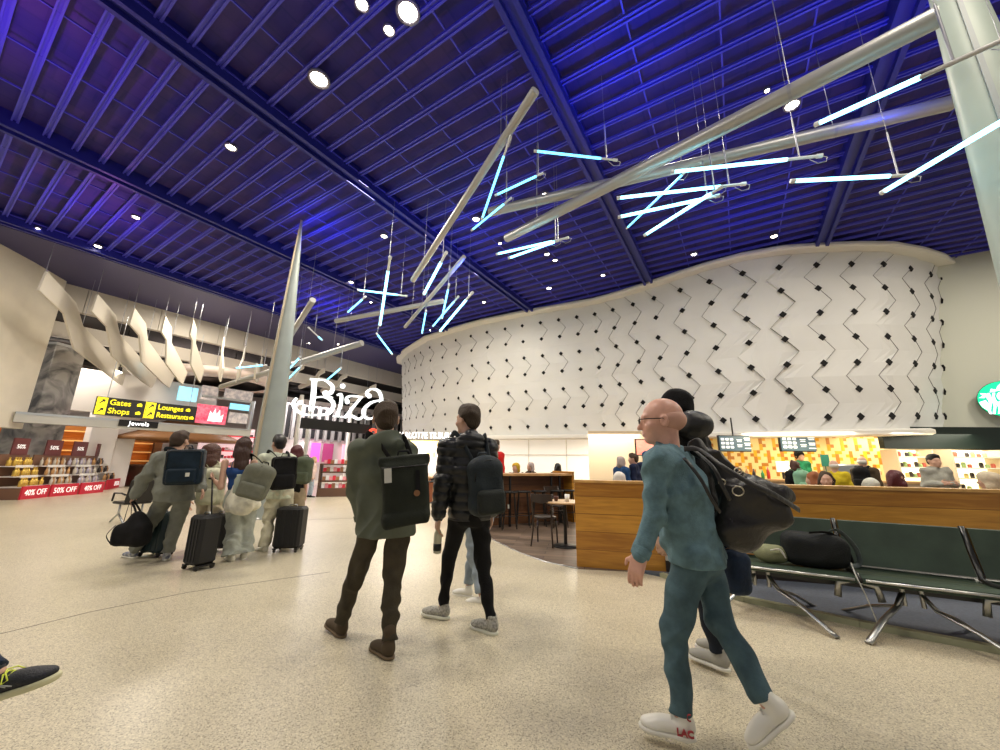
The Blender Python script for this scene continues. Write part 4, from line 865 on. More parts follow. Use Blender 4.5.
def bent_chair(p, rz, lbl):
    o = empty('bentwood_chair', p, lbl, 'chair', 'dark bentwood chairs'); fm = Matrix.Rotation(rz, 4, 'Z'); fm.translation = p; T = lambda x, y, z: fm @ Vector((x, y, z))
    a = MB(); a.lathe([(.19, 0), (.205, .012), (.205, .03), (.18, .038), (.05, .032)], T(0, 0, .44), 24, sx=1, sy=1); a.build('seat', BENT, o)
    for s_ in (-1, 1):
        a = MB(); a.tube([T(s_*.16, .15, .44), T(s_*.175, .18, .2), T(s_*.18, .21, .0)], [.016, .015, .012], 8); a.build('leg', BENT, o)
        a = MB(); a.tube([T(s_*.19, -.23, .0), T(s_*.165, -.18, .25), T(s_*.16, -.17, .44), T(s_*.175, -.2, .68), T(s_*.185, -.23, .86)], [.012, .015, .016, .014, .012], 8); a.build('leg', BENT, o)
        a = MB(); a.tube([T(s_*.16, -.17, .40), T(s_*.16, -.1, .30), T(s_*.16, 0, .26), T(s_*.16, .1, .30), T(s_*.165, .16, .40)], .008, 6); a.build('brace', BENT, o)
    a = MB(); pts = [(s/6*.185, -.235-.04*(1-(s/6)**2)) for s in range(-6, 7)]; vs = []
    for x_, y_ in pts: 
        h = .075+.05*(1-abs(x_)/.185)**.6; vs += [T(x_, y_, .83-h), T(x_, y_+.012, .83-h), T(x_, y_+.012, .86), T(x_, y_, .86)]
    a.add(vs, [(q*4+j, q*4+(j+1) % 4, q*4+4+(j+1) % 4, q*4+4+j) for q in range(12) for j in range(4)]+[(3,2,1,0), (48,49,50,51)], None, False); a.build('backrest', BENT, o)
    a = MB(); a.tube([T(.15*math.cos(t*.5236), .0+.15*math.sin(t*.5236), .36) for t in range(13)], .007, 5); a.build('ring_stretcher', BENT, o)
    return o
cp = G(545, 545); CH0 = bent_chair(Vector((cp.x, cp.y, .006)), R(-20), 'nearer dark bentwood chair standing free beside the round cafe table')
cp = G(549, 526); bent_chair(Vector((cp.x+.15, cp.y-.12, .006)), R(200), 'farther dark bentwood chair half hidden behind the nearer one')
# ---------------------------------------------------------------- glowing hoarding under the curved wall
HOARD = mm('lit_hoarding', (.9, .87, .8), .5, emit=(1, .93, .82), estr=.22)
hp = [i for i in range(2, nc-2) if 470 <= COLX[i-2] <= 600] if False else None
pts = [base[i][2]+Vector((0, .25, 0)) for i in range(2, nc-2) if 465 < COLX[i-2] < 616]; zz = [base[i][1] for i in range(2, nc-2) if 465 < COLX[i-2] < 616]
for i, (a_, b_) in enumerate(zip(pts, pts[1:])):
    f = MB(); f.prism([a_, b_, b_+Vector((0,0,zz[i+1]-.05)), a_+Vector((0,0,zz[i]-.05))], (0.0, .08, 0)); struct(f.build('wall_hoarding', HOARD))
ht = MB()
for i, p in enumerate(pts): ht.cyl(p+Vector((0,-.03,0)), p+Vector((.0 if i % 2 else .4, -.03, zz[i]-.05)), .012, n=6)
ht.tube([p+Vector((0,-.05,1.75)) for p in pts], .014, 6)
struct(ht.build('trim_10', mm('hoarding_joint', (.55, .53, .48), .5)))
lastp = pts[-1]
# opening with cream wall, dark doorway, red screen
f = MB(); q0 = lastp+Vector((.05, 0, 0)); f.box((q0.x+.25, q0.y+.5, 1.3), (.5, 1.2, 2.6), CREAM); struct(f.build('wall_opening', CREAM))
f = MB(); f.box((q0.x+3.2, q0.y+1.2, 1.3), (6.4, .15, 2.6), CREAM); struct(f.build('wall_cafe_back', CREAM))
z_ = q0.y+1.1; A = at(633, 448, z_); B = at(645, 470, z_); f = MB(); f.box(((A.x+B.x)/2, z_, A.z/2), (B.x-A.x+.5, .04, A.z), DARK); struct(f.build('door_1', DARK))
A = at(636, 440, 11.6); B = at(664, 455, 11.6); o = empty('menu_screen', (A.x, 11.6, B.z), 'red and white glowing screen just left of the bald man\'s face', 'screen')
a = MB(); a.box(((A.x+B.x)/2, 11.6, (A.z+B.z)/2), (B.x-A.x, .06, A.z-B.z)); a.build('display', mm('red_screen', (.8, .15, .1), .4, emit=(1.0, .25, .15), estr=.9, col2=(.9, .7, .6), vscale=3), o)
a = MB(); a.box(((A.x+B.x)/2, 11.64, (A.z+B.z)/2), (B.x-A.x+.06, .06, A.z-B.z+.06)); a.build('bezel', EDGE, o); a = MB(); a.cyl(((A.x+B.x)/2, 11.66, A.z), ((A.x+B.x)/2, 11.66, 3.0), .03, n=8); a.build('bracket', EDGE, o)
# yellow mosaic wall behind the coffee counter
ya = at(690, 470, 12.6); yb = at(889, 470, 11.9); yt = 2.5
yd = (yb-ya); yd.z = 0; YL = yd.length; yd.normalize(); yn = Vector((yd.y, -yd.x, 0)); ya.z = 0
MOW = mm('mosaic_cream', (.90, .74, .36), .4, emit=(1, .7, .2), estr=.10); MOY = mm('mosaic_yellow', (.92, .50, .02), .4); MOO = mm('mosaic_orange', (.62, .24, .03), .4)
f = MB(); f.prism([ya, ya+yd*YL, ya+yd*YL+Vector((0,0,yt)), ya+Vector((0,0,yt))], yn*-.12, MOW)
cell = .1; nx = int(YL/cell)
for i in range(nx):
    for j_ in range(11, 25):
        g_ = (i-(j_//4)*2) % 4; v_ = j_ % 4
        on = (g_ == 0 and v_ < 3) or (g_ == 1 and v_ == 0) or (g_ == 2 and v_ == 3) or (g_ == 3 and v_ == 1 and j_ % 3) or (g_ == 1 and v_ == 2 and (i//4) % 2)
        if not on: continue
        m_ = MOO if ((i*3+j_) % 7 < 3) == (i > nx*.55) else MOY
        p = ya+yd*(i*cell); f.prism([p+Vector((0,0,j_*cell)), p+yd*cell+Vector((0,0,j_*cell)), p+yd*cell+Vector((0,0,(j_+1)*cell)), p+Vector((0,0,(j_+1)*cell))], yn*.006, m_)
struct(f.build('wall_mosaic'))
f = MB(); f.prism([ya-yd*3.2, ya, ya+Vector((0,0,yt)), ya-yd*3.2+Vector((0,0,yt))], yn*-.12, mm('shop_amber_wall', (.75, .6, .4), .6)); struct(f.build('wall_amber'))
def board(px0, px1, py0, py1, Y, lbl):
    A = at(px0, py0, Y); B = at(px1, py1, Y); w_ = B.x-A.x; h_ = A.z-B.z; c_ = Vector(((A.x+B.x)/2, Y, (A.z+B.z)/2)); o = empty('menu_board', c_, lbl, 'menu board', 'menu boards over the coffee counter')
    a = MB(); a.box(c_, (w_, .06, h_)); a.build('screen', mm('menu_dark', (.05, .08, .09), .3, emit=(.10, .16, .18), estr=.6), o)
    a = MB(); a.box(c_+Vector((0, .05, 0)), (w_+.05, .06, h_+.05)); a.build('bezel', EDGE, o)
    wm_ = mm('menu_print', (.9, .9, .85), .5, emit=(.95, .95, .9), estr=.9)
    for i in range(3):
        for j_ in range(3): a = MB(); a.box(c_+Vector((-w_*.42+i*w_*.15, -.034, h_*(.28-j_*.27))), (w_*.10, .006, h_*.15)); a.build('picture_tile', wm_, o)
    for i in range(2):
        for j_ in range(7):
            if (i+j_) % 3: a = MB(); a.box(c_+Vector((w_*(.13+i*.26), -.034, h_*(.36-j_*.115))), (w_*(.2-.03*(j_ % 3)), .006, h_*.05)); a.build('text_line', wm_, o)
    a = MB(); a.cyl(c_+Vector((0,.05,h_/2)), (c_.x, c_.y+.05, 2.8), .02, n=6); a.build('bracket', EDGE, o)
board(719, 751, 436, 451, 11.2, 'left menu board, partly behind the black holdall strap'); board(780, 816, 435.5, 451, 10.9, 'right menu board with white pictures on the yellow mosaic wall')
# small green notice, cup bars
A = at(832, 455, 9.6); a = MB(); a.box((A.x+.1, 9.95, A.z-.13), (.2, .03, .3)); a.cyl((A.x+.1, 9.97, 1.07), (A.x+.1, 9.97, A.z-.2), .012, n=6); s_ = a.build('notice_panel', mm('dark_green_panel', (.02, .16, .11), .5)); tag(s_, 'small dark green notice standing above the till', 'sign'); s_['label'] = 'small dark green notice standing above the till'
# coffee counter
c0 = Vector((6.2, 10.2, 0)); c1 = Vector((11.1, 9.78, 0)); d = (c1-c0).normalized(); n_ = Vector((-d.y, d.x, 0)); kf = Matrix((d, n_, Vector((0,0,1)))).transposed().to_4x4(); kf.translation = c0; KL = (c1-c0).length
o = empty('coffee_counter', c0, 'long cream coffee counter in front of the yellow mosaic wall', 'counter')
a = MB(); pbx(a, 0, KL, 0, .7, 0, 1.02, None, kf); a.build('counter_body', mm('counter_cream', (.68, .55, .38), .5), o); a = MB(); pbx(a, -.04, KL, -.05, .75, 1.02, 1.07, None, kf); a.build('worktop', mm('worktop_wood', (.5, .3, .13), .4), o)
def on_counter(u, v=.35): return kf @ Vector((u, v, 1.07))
p = on_counter(2.95); o = empty('espresso_machine', p, 'steel espresso machine on the coffee counter behind the man in yellow', 'coffee machine')
a = MB(); a.box(p+Vector((0,0,.25)), (.75, .45, .32), bev=.04); a.build('housing', CHROME, o); a = MB(); a.box(p+Vector((0,0,.05)), (.75, .5, .08), bev=.02); a.build('drip_tray', BLACK, o)
for k_ in (-.2, .2): a = MB(); a.cyl(p+Vector((k_,-.26,.2)), p+Vector((k_,-.26,.13)), .04, n=10); a.build('group_head', BLACK, o)
p = on_counter(1.45); o = empty('till_display', p, 'white till screen on the counter left of the barista', 'till'); a = MB(); a.box(p+Vector((0,0,.32)), (.36, .05, .28), bev=.01); a.build('screen', mm('pale_screen', (.8, .78, .7), .4, emit=(1, .95, .8), estr=.4), o); a = MB(); a.cyl(p+Vector((0,.03,.004)), p+Vector((0,.03,.22)), .03, n=8); a.build('stand', BLACK, o)
for i, (u, c_, nm) in enumerate(((.5, 'amber_bottle', 'amber syrup bottle'), (.68, 'black_bottle', 'dark syrup bottle'), (.9, 'green_bottle', 'green syrup bottle'), (1.05, 'red_bottle', 'red syrup bottle'), (1.85, 'white_jar', 'white jar'), (3.6, 'paper_stack', 'stack of white paper cups'), (3.8, 'paper_stack', 'shorter stack of white paper cups'))):
    cc = {'green_bottle': (.03, .25, .08), 'red_bottle': (.5, .04, .03), 'white_jar': (.85, .8, .7), 'paper_stack': (.88, .86, .8)}.get(c_, None); mt = mm(c_, cc, .35) if cc else M[c_]
    h = .3-.04*(i % 3); a = MB(); pr = [(.04, 0), (.04, h*.6), (.016, h*.78), (.016, h)] if 'bottle' in c_ else [(.045, 0), (.055, h*.95), (.05, h)]; a.lathe(pr, on_counter(u), 12); tag(a.build(c_ if 'stack' not in c_ else 'cup_stack', mt), nm+' on the long cream coffee counter', 'bottle' if 'bottle' in c_ else 'container')
# dark fascia and lit shelves at far right
A = at(882, 434, 10.8); f = MB(); f.prism([Vector((A.x, 10.8, 2.55)), Vector((A.x+6, 10.3, 2.55)), Vector((A.x+6, 10.3, 1.95)), Vector((A.x, 10.8, 1.93))], (0, .15, 0)); struct(f.build('wall_fascia', mm('black_green_fascia', (.004, .012, .008), .5)))
def lit_shelf(px0, px1, Y, lbl, tint):
    A = at(px0, 455, Y); B = at(px1, 455, Y); w_ = B.x-A.x; o = empty('lit_shelf_unit', ((A.x+B.x)/2, Y, 0), lbl, 'display cabinet')
    a = MB(); a.box(((A.x+B.x)/2, Y+.3, .95), (w_, .04, 1.9)); a.build('glowing_back', mm('glow_back', (.9, .85, .65), .5, emit=(1, .88, .58), estr=1.5), o)
    for s_ in (0, 1): a = MB(); a.box((A.x+s_*w_, Y+.1, .95), (.04, .45, 1.9)); a.build('side_panel', mm('counter_cream', (.8,.7,.5)), o)
    for k_, z in enumerate((.55, .85, 1.15, 1.42, 1.7)):
        a = MB(); a.box(((A.x+B.x)/2, Y+.1, z), (w_, .4, .03)); a.build('shelf', mm('pale_shelf', (.85, .8, .6), .4), o)
        for q in range(8):
            if (q*3+k_) % 5 == 0: continue
            hh = .09+.05*((q+k_) % 3)/2; gi = (q+k_*2) % 4; mt = [mm('green_item', (.35, .5, .2), .5), mm('red_item', (.55, .12, .08), .5), mm('yellow_item', (.8, .65, .25), .5), BLK][gi]
            a = MB(); a.lathe([(.04, 0), (.045, hh*.7), (.03, hh)], (A.x+.12+(w_-.24)*q/7, Y+.05, z+.015), 8); tag(a.build('drink_bottle', mt), '%s %s item on the %s shelf of the %s' % (ORD[q], ('green', 'red', 'yellow', 'dark')[gi], ('lowest', 'second', 'third', 'fourth', 'top')[k_], lbl.split(',')[0]), 'drink', 'drinks in the lit cabinets')
lit_shelf(893, 928, 10.6, 'left glowing drinks cabinet, between the mosaic and the woman with a phone', 0); lit_shelf(947, 997, 10.3, 'right glowing drinks cabinet, under the round green logo', 1)
f = MB(); A = at(888, 455, 11.1); f.box((A.x+3.5, 11.1, 1.2), (7, .1, 2.4)); struct(f.build('wall_cafe_right', mm('counter_cream', (.8,.7,.5))))
# round green and white logo on the pale wall
lc = PN(996, 401, RWA, Vector((RWD.y, -RWD.x, 0))); LD = Vector((.62, -.785, 0)); fm = frame(lc+Vector((RWD.y, -RWD.x, 0))*.42, LD); 
o = empty('round_logo', lc, 'round green and white crowned emblem lit on the pale green wall', 'sign')
rL = .52; a = MB(); a.cyl(lc, lc+Vector((RWD.y, -RWD.x, 0))*.42, .06, n=10); a.build('wall_bracket', EDGE, o); LG = mm('logo_green', (0, .45, .18), .4, emit=(0, .85, .35), estr=.9); LW_ = mm('logo_white', (.9, 1, .97), .4, emit=(.85, 1, .97), estr=1.1)
def ring2(pts, z0, th, m, nm): a = MB(); a.prism([fm @ Vector((x*rL, y*rL, z0)) for x, y in pts], fm.to_3x3() @ Vector((0, 0, th)), m); a.build(nm, m, o)
circ = [(math.cos(t*math.pi/24), math.sin(t*math.pi/24)) for t in range(48)]
ring2([(x*1.03, y*1.03) for x, y in circ], 0, .06, mm('logo_rim', (.01, .09, .06), .4), 'rim'); ring2(circ, .06, .012, LG, 'green_disc')
ring2([(-.5,.42),(-.42,.62),(-.25,.55),(-.18,.72),(0,.93),(.18,.72),(.25,.55),(.42,.62),(.5,.42),(0,.5)], .072, .01, LW_, 'crown')
ring2([(.30*math.cos(t*math.pi/12), .14+.3*math.sin(t*math.pi/12)) for t in range(24)], .072, .01, LW_, 'face')
for s_ in (-1, 1):
    for j_, r0 in enumerate((.36, .50, .63)):
        pts = [(s_*(r0+.06*math.sin(t*1.1+j_)), .38-t*.2) for t in range(7)]; a = MB()
        for (x0_, y0_), (x1_, y1_) in zip(pts, pts[1:]): a.prism([fm @ Vector((x*rL, y*rL, .072)) for x, y in ((x0_-.05, y0_), (x1_-.05, y1_), (x1_+.05, y1_), (x0_+.05, y0_))], fm.to_3x3() @ Vector((0,0,.01)), LW_)
        a.build('wavy_lock', LW_, o)
    ring2([(s_*x, y) for x, y in ((.72,.0),(.97,-.1),(.9,-.38),(.7,-.65),(.62,-.3))], .074, .01, LW_, 'fin_shape'); ring2([(s_*x, y) for x, y in ((.66,.38),(.86,.42),(.78,.25),(.95,.15),(.72,.12))], .074, .01, LW_, 'star')
ring2([(-.28,-.12),(.28,-.12),(.36,-.6),(.2,-.95),(-.2,-.95),(-.36,-.6)], .072, .01, LW_, 'lower_body')
# ================================================================== PEOPLE: implicit surfaces meshed with surface nets
class SDF:
    def __init__(s, lo, hi, h):
        s.lo = np.array(lo, float)-2*h; s.h = h; n = np.ceil((np.array(hi, float)+2*h-s.lo)/h).astype(int)+1
        s.ax = [(s.lo[i]+h*np.arange(n[i])).astype(np.float32) for i in range(3)]; s.D = np.full(n, 1.0, np.float32)
    def sl(s, lo, hi):
        r = []
        for i in range(3):
            a = max(0, int((lo[i]-s.lo[i])/s.h)); b = min(len(s.ax[i]), int((hi[i]-s.lo[i])/s.h)+2)
            if b <= a: return None
            r.append(slice(a, b))
        return tuple(r)
    def xyz(s, q): return s.ax[0][q[0]][:, None, None], s.ax[1][q[1]][None, :, None], s.ax[2][q[2]][None, None, :]
    def put(s, fn, lo, hi, k=0.02, op='u'):
        m = k+3*s.h; q = s.sl([v-m for v in lo], [v+m for v in hi])
        if q is None: return s
        d = fn(*s.xyz(q)); c = s.D[q]
        if op == 'u':
            if k > 0: t = np.clip(.5+.5*(c-d)/k, 0, 1); s.D[q] = c*(1-t)+d*t-k*t*(1-t)
            else: s.D[q] = np.minimum(c, d)
        else:
            if k > 0: t = np.clip(.5-.5*(c+d)/k, 0, 1); s.D[q] = c*(1-t)-d*t+k*t*(1-t)
            else: s.D[q] = np.maximum(c, -d)
        return s
    def cap(s, a, b, r0, r1=None, k=0.02, op='u'):
        a, b = np.array(a, float), np.array(b, float); r1 = r0 if r1 is None else r1; d = b-a; L2 = max(1e-9, d@d); R_ = max(r0, r1)
        def fn(X, Y, Z):
            x, y, z = X-a[0], Y-a[1], Z-a[2]; t = np.clip((x*d[0]+y*d[1]+z*d[2])/L2, 0, 1)
            return np.sqrt((x-d[0]*t)**2+(y-d[1]*t)**2+(z-d[2]*t)**2)-(r0+(r1-r0)*t)
        return s.put(fn, np.minimum(a, b)-R_, np.maximum(a, b)+R_, k, op)
    def ell(s, c, r, rot=None, k=0.02, op='u'):
        c = np.array(c, float); Rm = np.array(rot) if rot is not None else np.eye(3); R_ = max(r); mr = min(r)
        def fn(X, Y, Z):
            x, y, z = X-c[0], Y-c[1], Z-c[2]; u = [x*Rm[0][i]+y*Rm[1][i]+z*Rm[2][i] for i in range(3)]
            k0 = np.sqrt((u[0]/r[0])**2+(u[1]/r[1])**2+(u[2]/r[2])**2); k1 = np.sqrt((u[0]/r[0]**2)**2+(u[1]/r[1]**2)**2+(u[2]/r[2]**2)**2)+1e-6
            return k0*(k0-1)/k1
        return s.put(fn, c-R_, c+R_, k, op)
    def box(s, c, hf, rot=None, rd=0.02, k=0.01, op='u'):
        c = np.array(c, float); Rm = np.array(rot) if rot is not None else np.eye(3); R_ = math.sqrt(sum(v*v for v in hf))
        def fn(X, Y, Z):
            x, y, z = X-c[0], Y-c[1], Z-c[2]; q = [np.abs(x*Rm[0][i]+y*Rm[1][i]+z*Rm[2][i])-(hf[i]-rd) for i in range(3)]
            return np.sqrt(sum(np.maximum(v, 0)**2 for v in q))+np.minimum(np.maximum(np.maximum(q[0], q[1]), q[2]), 0)-rd
        return s.put(fn, c-R_, c+R_, k, op)
    def ecap(s, a, b, ab0, ab1, right, k=0.04, op='u'):
        """elliptical limb: half widths along right / front at both ends"""
        a, b = np.array(a, float), np.array(b, float); d = b-a; L = math.sqrt(d@d); ax = d/L; rt = np.array(right, float); rt = rt-ax*(rt@ax); rt /= math.sqrt(rt@rt); fr = np.cross(ax, rt)
        R_ = max(ab0+ab1)
        def fn(X, Y, Z):
            x, y, z = X-a[0], Y-a[1], Z-a[2]; t = x*ax[0]+y*ax[1]+z*ax[2]; tc = np.clip(t/L, 0, 1); u = x*rt[0]+y*rt[1]+z*rt[2]; v = x*fr[0]+y*fr[1]+z*fr[2]
            A = ab0[0]+(ab1[0]-ab0[0])*tc; B = ab0[1]+(ab1[1]-ab0[1])*tc; q = np.sqrt((u/A)**2+(v/B)**2+1e-9); dr = (q-1)*np.sqrt(u*u+v*v+1e-9)/q
            ex = t-tc*L; mn = np.minimum(A, B)
            return np.where(np.abs(ex) > 0, np.sqrt((np.maximum(dr+mn*.45, 0))**2+ex**2)-mn*.45, dr)
        return s.put(fn, np.minimum(a, b)-R_, np.maximum(a, b)+R_, k, op)
    def cut(s, p, n, op_k=0.0):
        """keep the side that n points away from"""
        X, Y, Z = s.xyz((slice(None),)*3); s.D = np.maximum(s.D, (X-p[0])*n[0]+(Y-p[1])*n[1]+(Z-p[2])*n[2]).astype(np.float32); return s
    def cut_near(s, p, n, rad):
        q = s.sl([v-rad for v in p], [v+rad for v in p])
        if q is None: return s
        X, Y, Z = s.xyz(q); pl = (X-p[0])*n[0]+(Y-p[1])*n[1]+(Z-p[2])*n[2]; inside = (X-p[0])**2+(Y-p[1])**2+(Z-p[2])**2 < rad*rad
        s.D[q] = np.where(inside, np.maximum(s.D[q], pl), s.D[q]); return s
    def folds(s, amp, f=40, seed=0, zs=1.0):
        """creases: a few families of soft ridges, warped so that they wander"""
        g = random.Random(seed); X, Y, Z = s.xyz((slice(None),)*3); acc = 0
        wx = .045*np.sin(Z*9+Y*7+seed)+.02*np.sin(Y*23+Z*17); wy = .045*np.sin(X*11+Z*8)+.02*np.sin(X*21-Z*19)
        for i in range(7):
            a = [g.uniform(-1, 1), g.uniform(-1, 1), g.uniform(-1, 1)*zs]; L = math.sqrt(sum(v*v for v in a)); w_ = f*g.uniform(.45, 1.3)/L
            ph = (X+wx)*a[0]*w_+(Y+wy)*a[1]*w_+Z*a[2]*w_+g.uniform(0, 6); env = .5+.5*np.sin(X*g.uniform(3, 8)+Y*g.uniform(3, 8)+Z*g.uniform(4, 9)+g.uniform(0, 6))
            acc = acc + (np.abs(np.sin(ph*.5))-.62)*env
        s.D = s.D + (amp*acc*2.1).astype(np.float32); return s
    def disp(s, fn): X, Y, Z = s.xyz((slice(None),)*3); s.D = (s.D+fn(X, Y, Z)).astype(np.float32); return s
    def mesh(s, name, m, parent=None, smooth=1):
        D = s.D; nx, ny, nz = D.shape; neg = D < 0
        c = sum(neg[i:nx-1+i, j:ny-1+j, k:nz-1+k].astype(np.int8) for i in (0, 1) for j in (0, 1) for k in (0, 1))
        act = (c > 0) & (c < 8); idx = np.full(act.shape, -1, np.int32); I = np.argwhere(act)
        if len(I) == 0: return link(name, bpy.data.meshes.new(name), parent)
        idx[act] = np.arange(len(I)); acc = np.zeros((len(I), 3)); cnt = np.zeros(len(I)); off = [(i, j, k) for i in (0, 1) for j in (0, 1) for k in (0, 1)]
        V = {o_: D[I[:, 0]+o_[0], I[:, 1]+o_[1], I[:, 2]+o_[2]] for o_ in off}
        for o_ in off:
            for a in range(3):
                if o_[a] == 0:
                    p_ = list(o_); p_[a] = 1; v0, v1 = V[o_], V[tuple(p_)]; cr = (v0 < 0) != (v1 < 0); t = np.where(cr, v0/(v0-v1+1e-12), 0)
                    for b in range(3): acc[:, b] += np.where(cr, (o_[b] if b != a else t), 0)
                    cnt += cr
        P = (I+acc/cnt[:, None])*s.h+s.lo; F = []
        for a in range(3):
            b, c2 = (a+1) % 3, (a+2) % 3; sl0 = [slice(None)]*3; sl1 = [slice(None)]*3; sl0[a] = slice(0, -1); sl1[a] = slice(1, None)
            n0, n1 = neg[tuple(sl0)], neg[tuple(sl1)]; E = np.argwhere(n0 != n1); E = E[(E[:, b] > 0) & (E[:, c2] > 0) & (E[:, b] < D.shape[b]-1) & (E[:, c2] < D.shape[c2]-1)]
            flip = n0[E[:, 0], E[:, 1], E[:, 2]]; q = []
            for db, dc in ((-1, -1), (0, -1), (0, 0), (-1, 0)):
                e = E.copy(); e[:, b] += db; e[:, c2] += dc; q.append(idx[e[:, 0], e[:, 1], e[:, 2]])
            Q = np.stack(q, 1); Q[~flip] = Q[~flip][:, ::-1]; F.append(Q)
        F = np.concatenate(F); F = F[(F >= 0).all(1)]
        if smooth:
            for _ in range(smooth):
                S = np.zeros_like(P); N_ = np.zeros(len(P))
                for i in range(4): np.add.at(S, F[:, i], P[F[:, (i+1) % 4]]); np.add.at(N_, F[:, i], 1); np.add.at(S, F[:, (i+1) % 4], P[F[:, i]]); np.add.at(N_, F[:, (i+1) % 4], 1)
                P = P*.5+.5*S/np.maximum(N_, 1)[:, None]
        # keep only the big connected pieces
        lb_ = np.arange(len(P))
        for _ in range(400):
            mn = lb_[F].min(1); nl = lb_.copy(); 
            for i in range(4): np.minimum.at(nl, F[:, i], mn)
            nl = nl[nl]
            if (nl == lb_).all(): break
            lb_ = nl
        u, n_ = np.unique(lb_, return_counts=True); keep = np.isin(lb_, u[n_ > max(20, .04*n_.max())]); F = F[keep[F[:, 0]]]
        used = np.zeros(len(P), bool); used[F] = True; mp = np.cumsum(used)-1; P = P[used]; F = mp[F]
        me = bpy.data.meshes.new(name); me.vertices.add(len(P)); me.vertices.foreach_set('co', P.astype(np.float32).ravel()); me.loops.add(len(F)*4); me.loops.foreach_set('vertex_index', F.astype(np.int32).ravel())
        me.polygons.add(len(F)); me.polygons.foreach_set('loop_start', np.arange(0, len(F)*4, 4, dtype=np.int32)); me.polygons.foreach_set('use_smooth', np.ones(len(F), bool)); me.update(calc_edges=True); me.materials.append(m)
        return link(name, me, parent)
def V3(v): return Vector((v[0], v[1], v[2]))
def rotm(right, fwd, up=None):
    r_ = V3(right).normalized(); u = V3(up) if up is not None else r_.cross(V3(fwd)); f_ = V3(fwd); f_ = (f_-r_*f_.dot(r_)).normalized(); u = r_.cross(f_)
    return [[r_[i], f_[i], u[i]] for i in range(3)]
def gen(base, H=1.75, yaw=0.0, stride=0.0, sit=False, lean=0.0, arm=None):
    """joints of a figure standing or walking at base, facing yaw (0 = away from the camera, +left turn)"""
    f = Vector((-math.sin(yaw), math.cos(yaw), 0)); r = Vector((f.y, -f.x, 0)); b = V3(base); U = lambda z: Vector((0, 0, z*H)); J = {'f': f, 'r': r, 'H': H}
    hz = .52 if not sit else .26; dz = hz-.52
    hip = b+U(hz)+f*0; J['hipL'] = hip-r*.052*H; J['hipR'] = hip+r*.052*H
    up_ = Vector((0, 0, 1))+f*lean
    J['neck'] = b+U(hz)+up_*(.315*H); J['head'] = J['neck']+up_*(.098*H)+f*.012*H
    J['shL'] = J['neck']-r*.108*H-up_*(.02*H); J['shR'] = J['neck']+r*.108*H-up_*(.02*H)
    for s_, k in ((-1, 'L'), (1, 'R')):
        st = stride*s_
        if sit: J['kn'+k] = J['hip'+k]+f*.24*H; J['an'+k] = J['kn'+k]-U(.22); J['toe'+k] = f.copy()
        else: J['kn'+k] = J['hip'+k]-U(.235)+f*(st*.09*H+.015*H); J['an'+k] = Vector((J['hip'+k].x, J['hip'+k].y, b.z+.05*H))+f*(st*.17*H); J['toe'+k] = f.copy()
        J['el'+k] = J['sh'+k]-U(.17)+r*s_*.02*H-f*(st*.05*H); J['wr'+k] = J['el'+k]-U(.145)+f*(.03*H-st*.09*H)
        if arm == 'hold': J['wr'+k] = J['el'+k]+f*.12*H+U(.03)-r*s_*.06*H
        J['hd'+k] = (J['wr'+k]-J['el'+k]).normalized()
    J['look'] = f.copy(); return J
SKIN = mm('light_skin', (.60, .36, .26), .5, vary=.06, vscale=20); SKINT = mm('ruddy_skin', (.66, .36, .27), .42, vary=.08, vscale=14)
def cloth(name, c, rough=.85, vary=.12, vs=12, bump=.25, bs=90, col2=None, sheen=.0): return mm(name, c, rough, vary=vary, vscale=vs, bump=bump, bscale=bs, col2=col2, sheen=sheen, spec=.22)
def head_prims(S, c, f, up, sc=1.0, ears=True):
    f = V3(f).normalized(); up = V3(up); r = f.cross(up).normalized(); up = r.cross(f); Rm = [[r[i], f[i], up[i]] for i in range(3)]; P = lambda x, y, z: c+(r*x+f*y+up*z)*sc; k = lambda v: v*sc
    S.ell(P(0,-.012,.028), (k(.076), k(.096), k(.088)), Rm, .02); S.ell(P(0,.032,-.04), (k(.058), k(.060), k(.074)), Rm, .03); S.ell(P(0,.062,-.092), (k(.03), k(.026), k(.022)), Rm, .025)
    S.cap(P(0,.088,.008), P(0,.108,-.032), k(.008), k(.013), .012); S.ell(P(0,.078,.024), (k(.05), k(.016), k(.012)), Rm, .02)
    for s_ in (-1, 1):
        S.ell(P(s_*.031,.094,.004), (k(.015), k(.012), k(.01)), Rm, .012, 's'); S.ell(P(s_*.031,.079,.003), (k(.012), k(.012), k(.011)), Rm, .003); S.ell(P(s_*.045,.06,-.03), (k(.022), k(.022), k(.02)), Rm, .02)
        if ears: S.ell(P(s_*.079,-.008,-.008), (k(.011), k(.021), k(.032)), Rm, .006); S.ell(P(s_*.088,-.002,-.006), (k(.006), k(.011), k(.018)), Rm, .004, 's')
    S.ell(P(0,.089,-.056), (k(.024), k(.011), k(.006)), Rm, .008); S.ell(P(0,.087,-.068), (k(.02), k(.011), k(.007)), Rm, .008); S.box(P(0,.101,-.0615), (k(.022), k(.008), k(.0018)), Rm, .001, .002, 's')
    return P, Rm
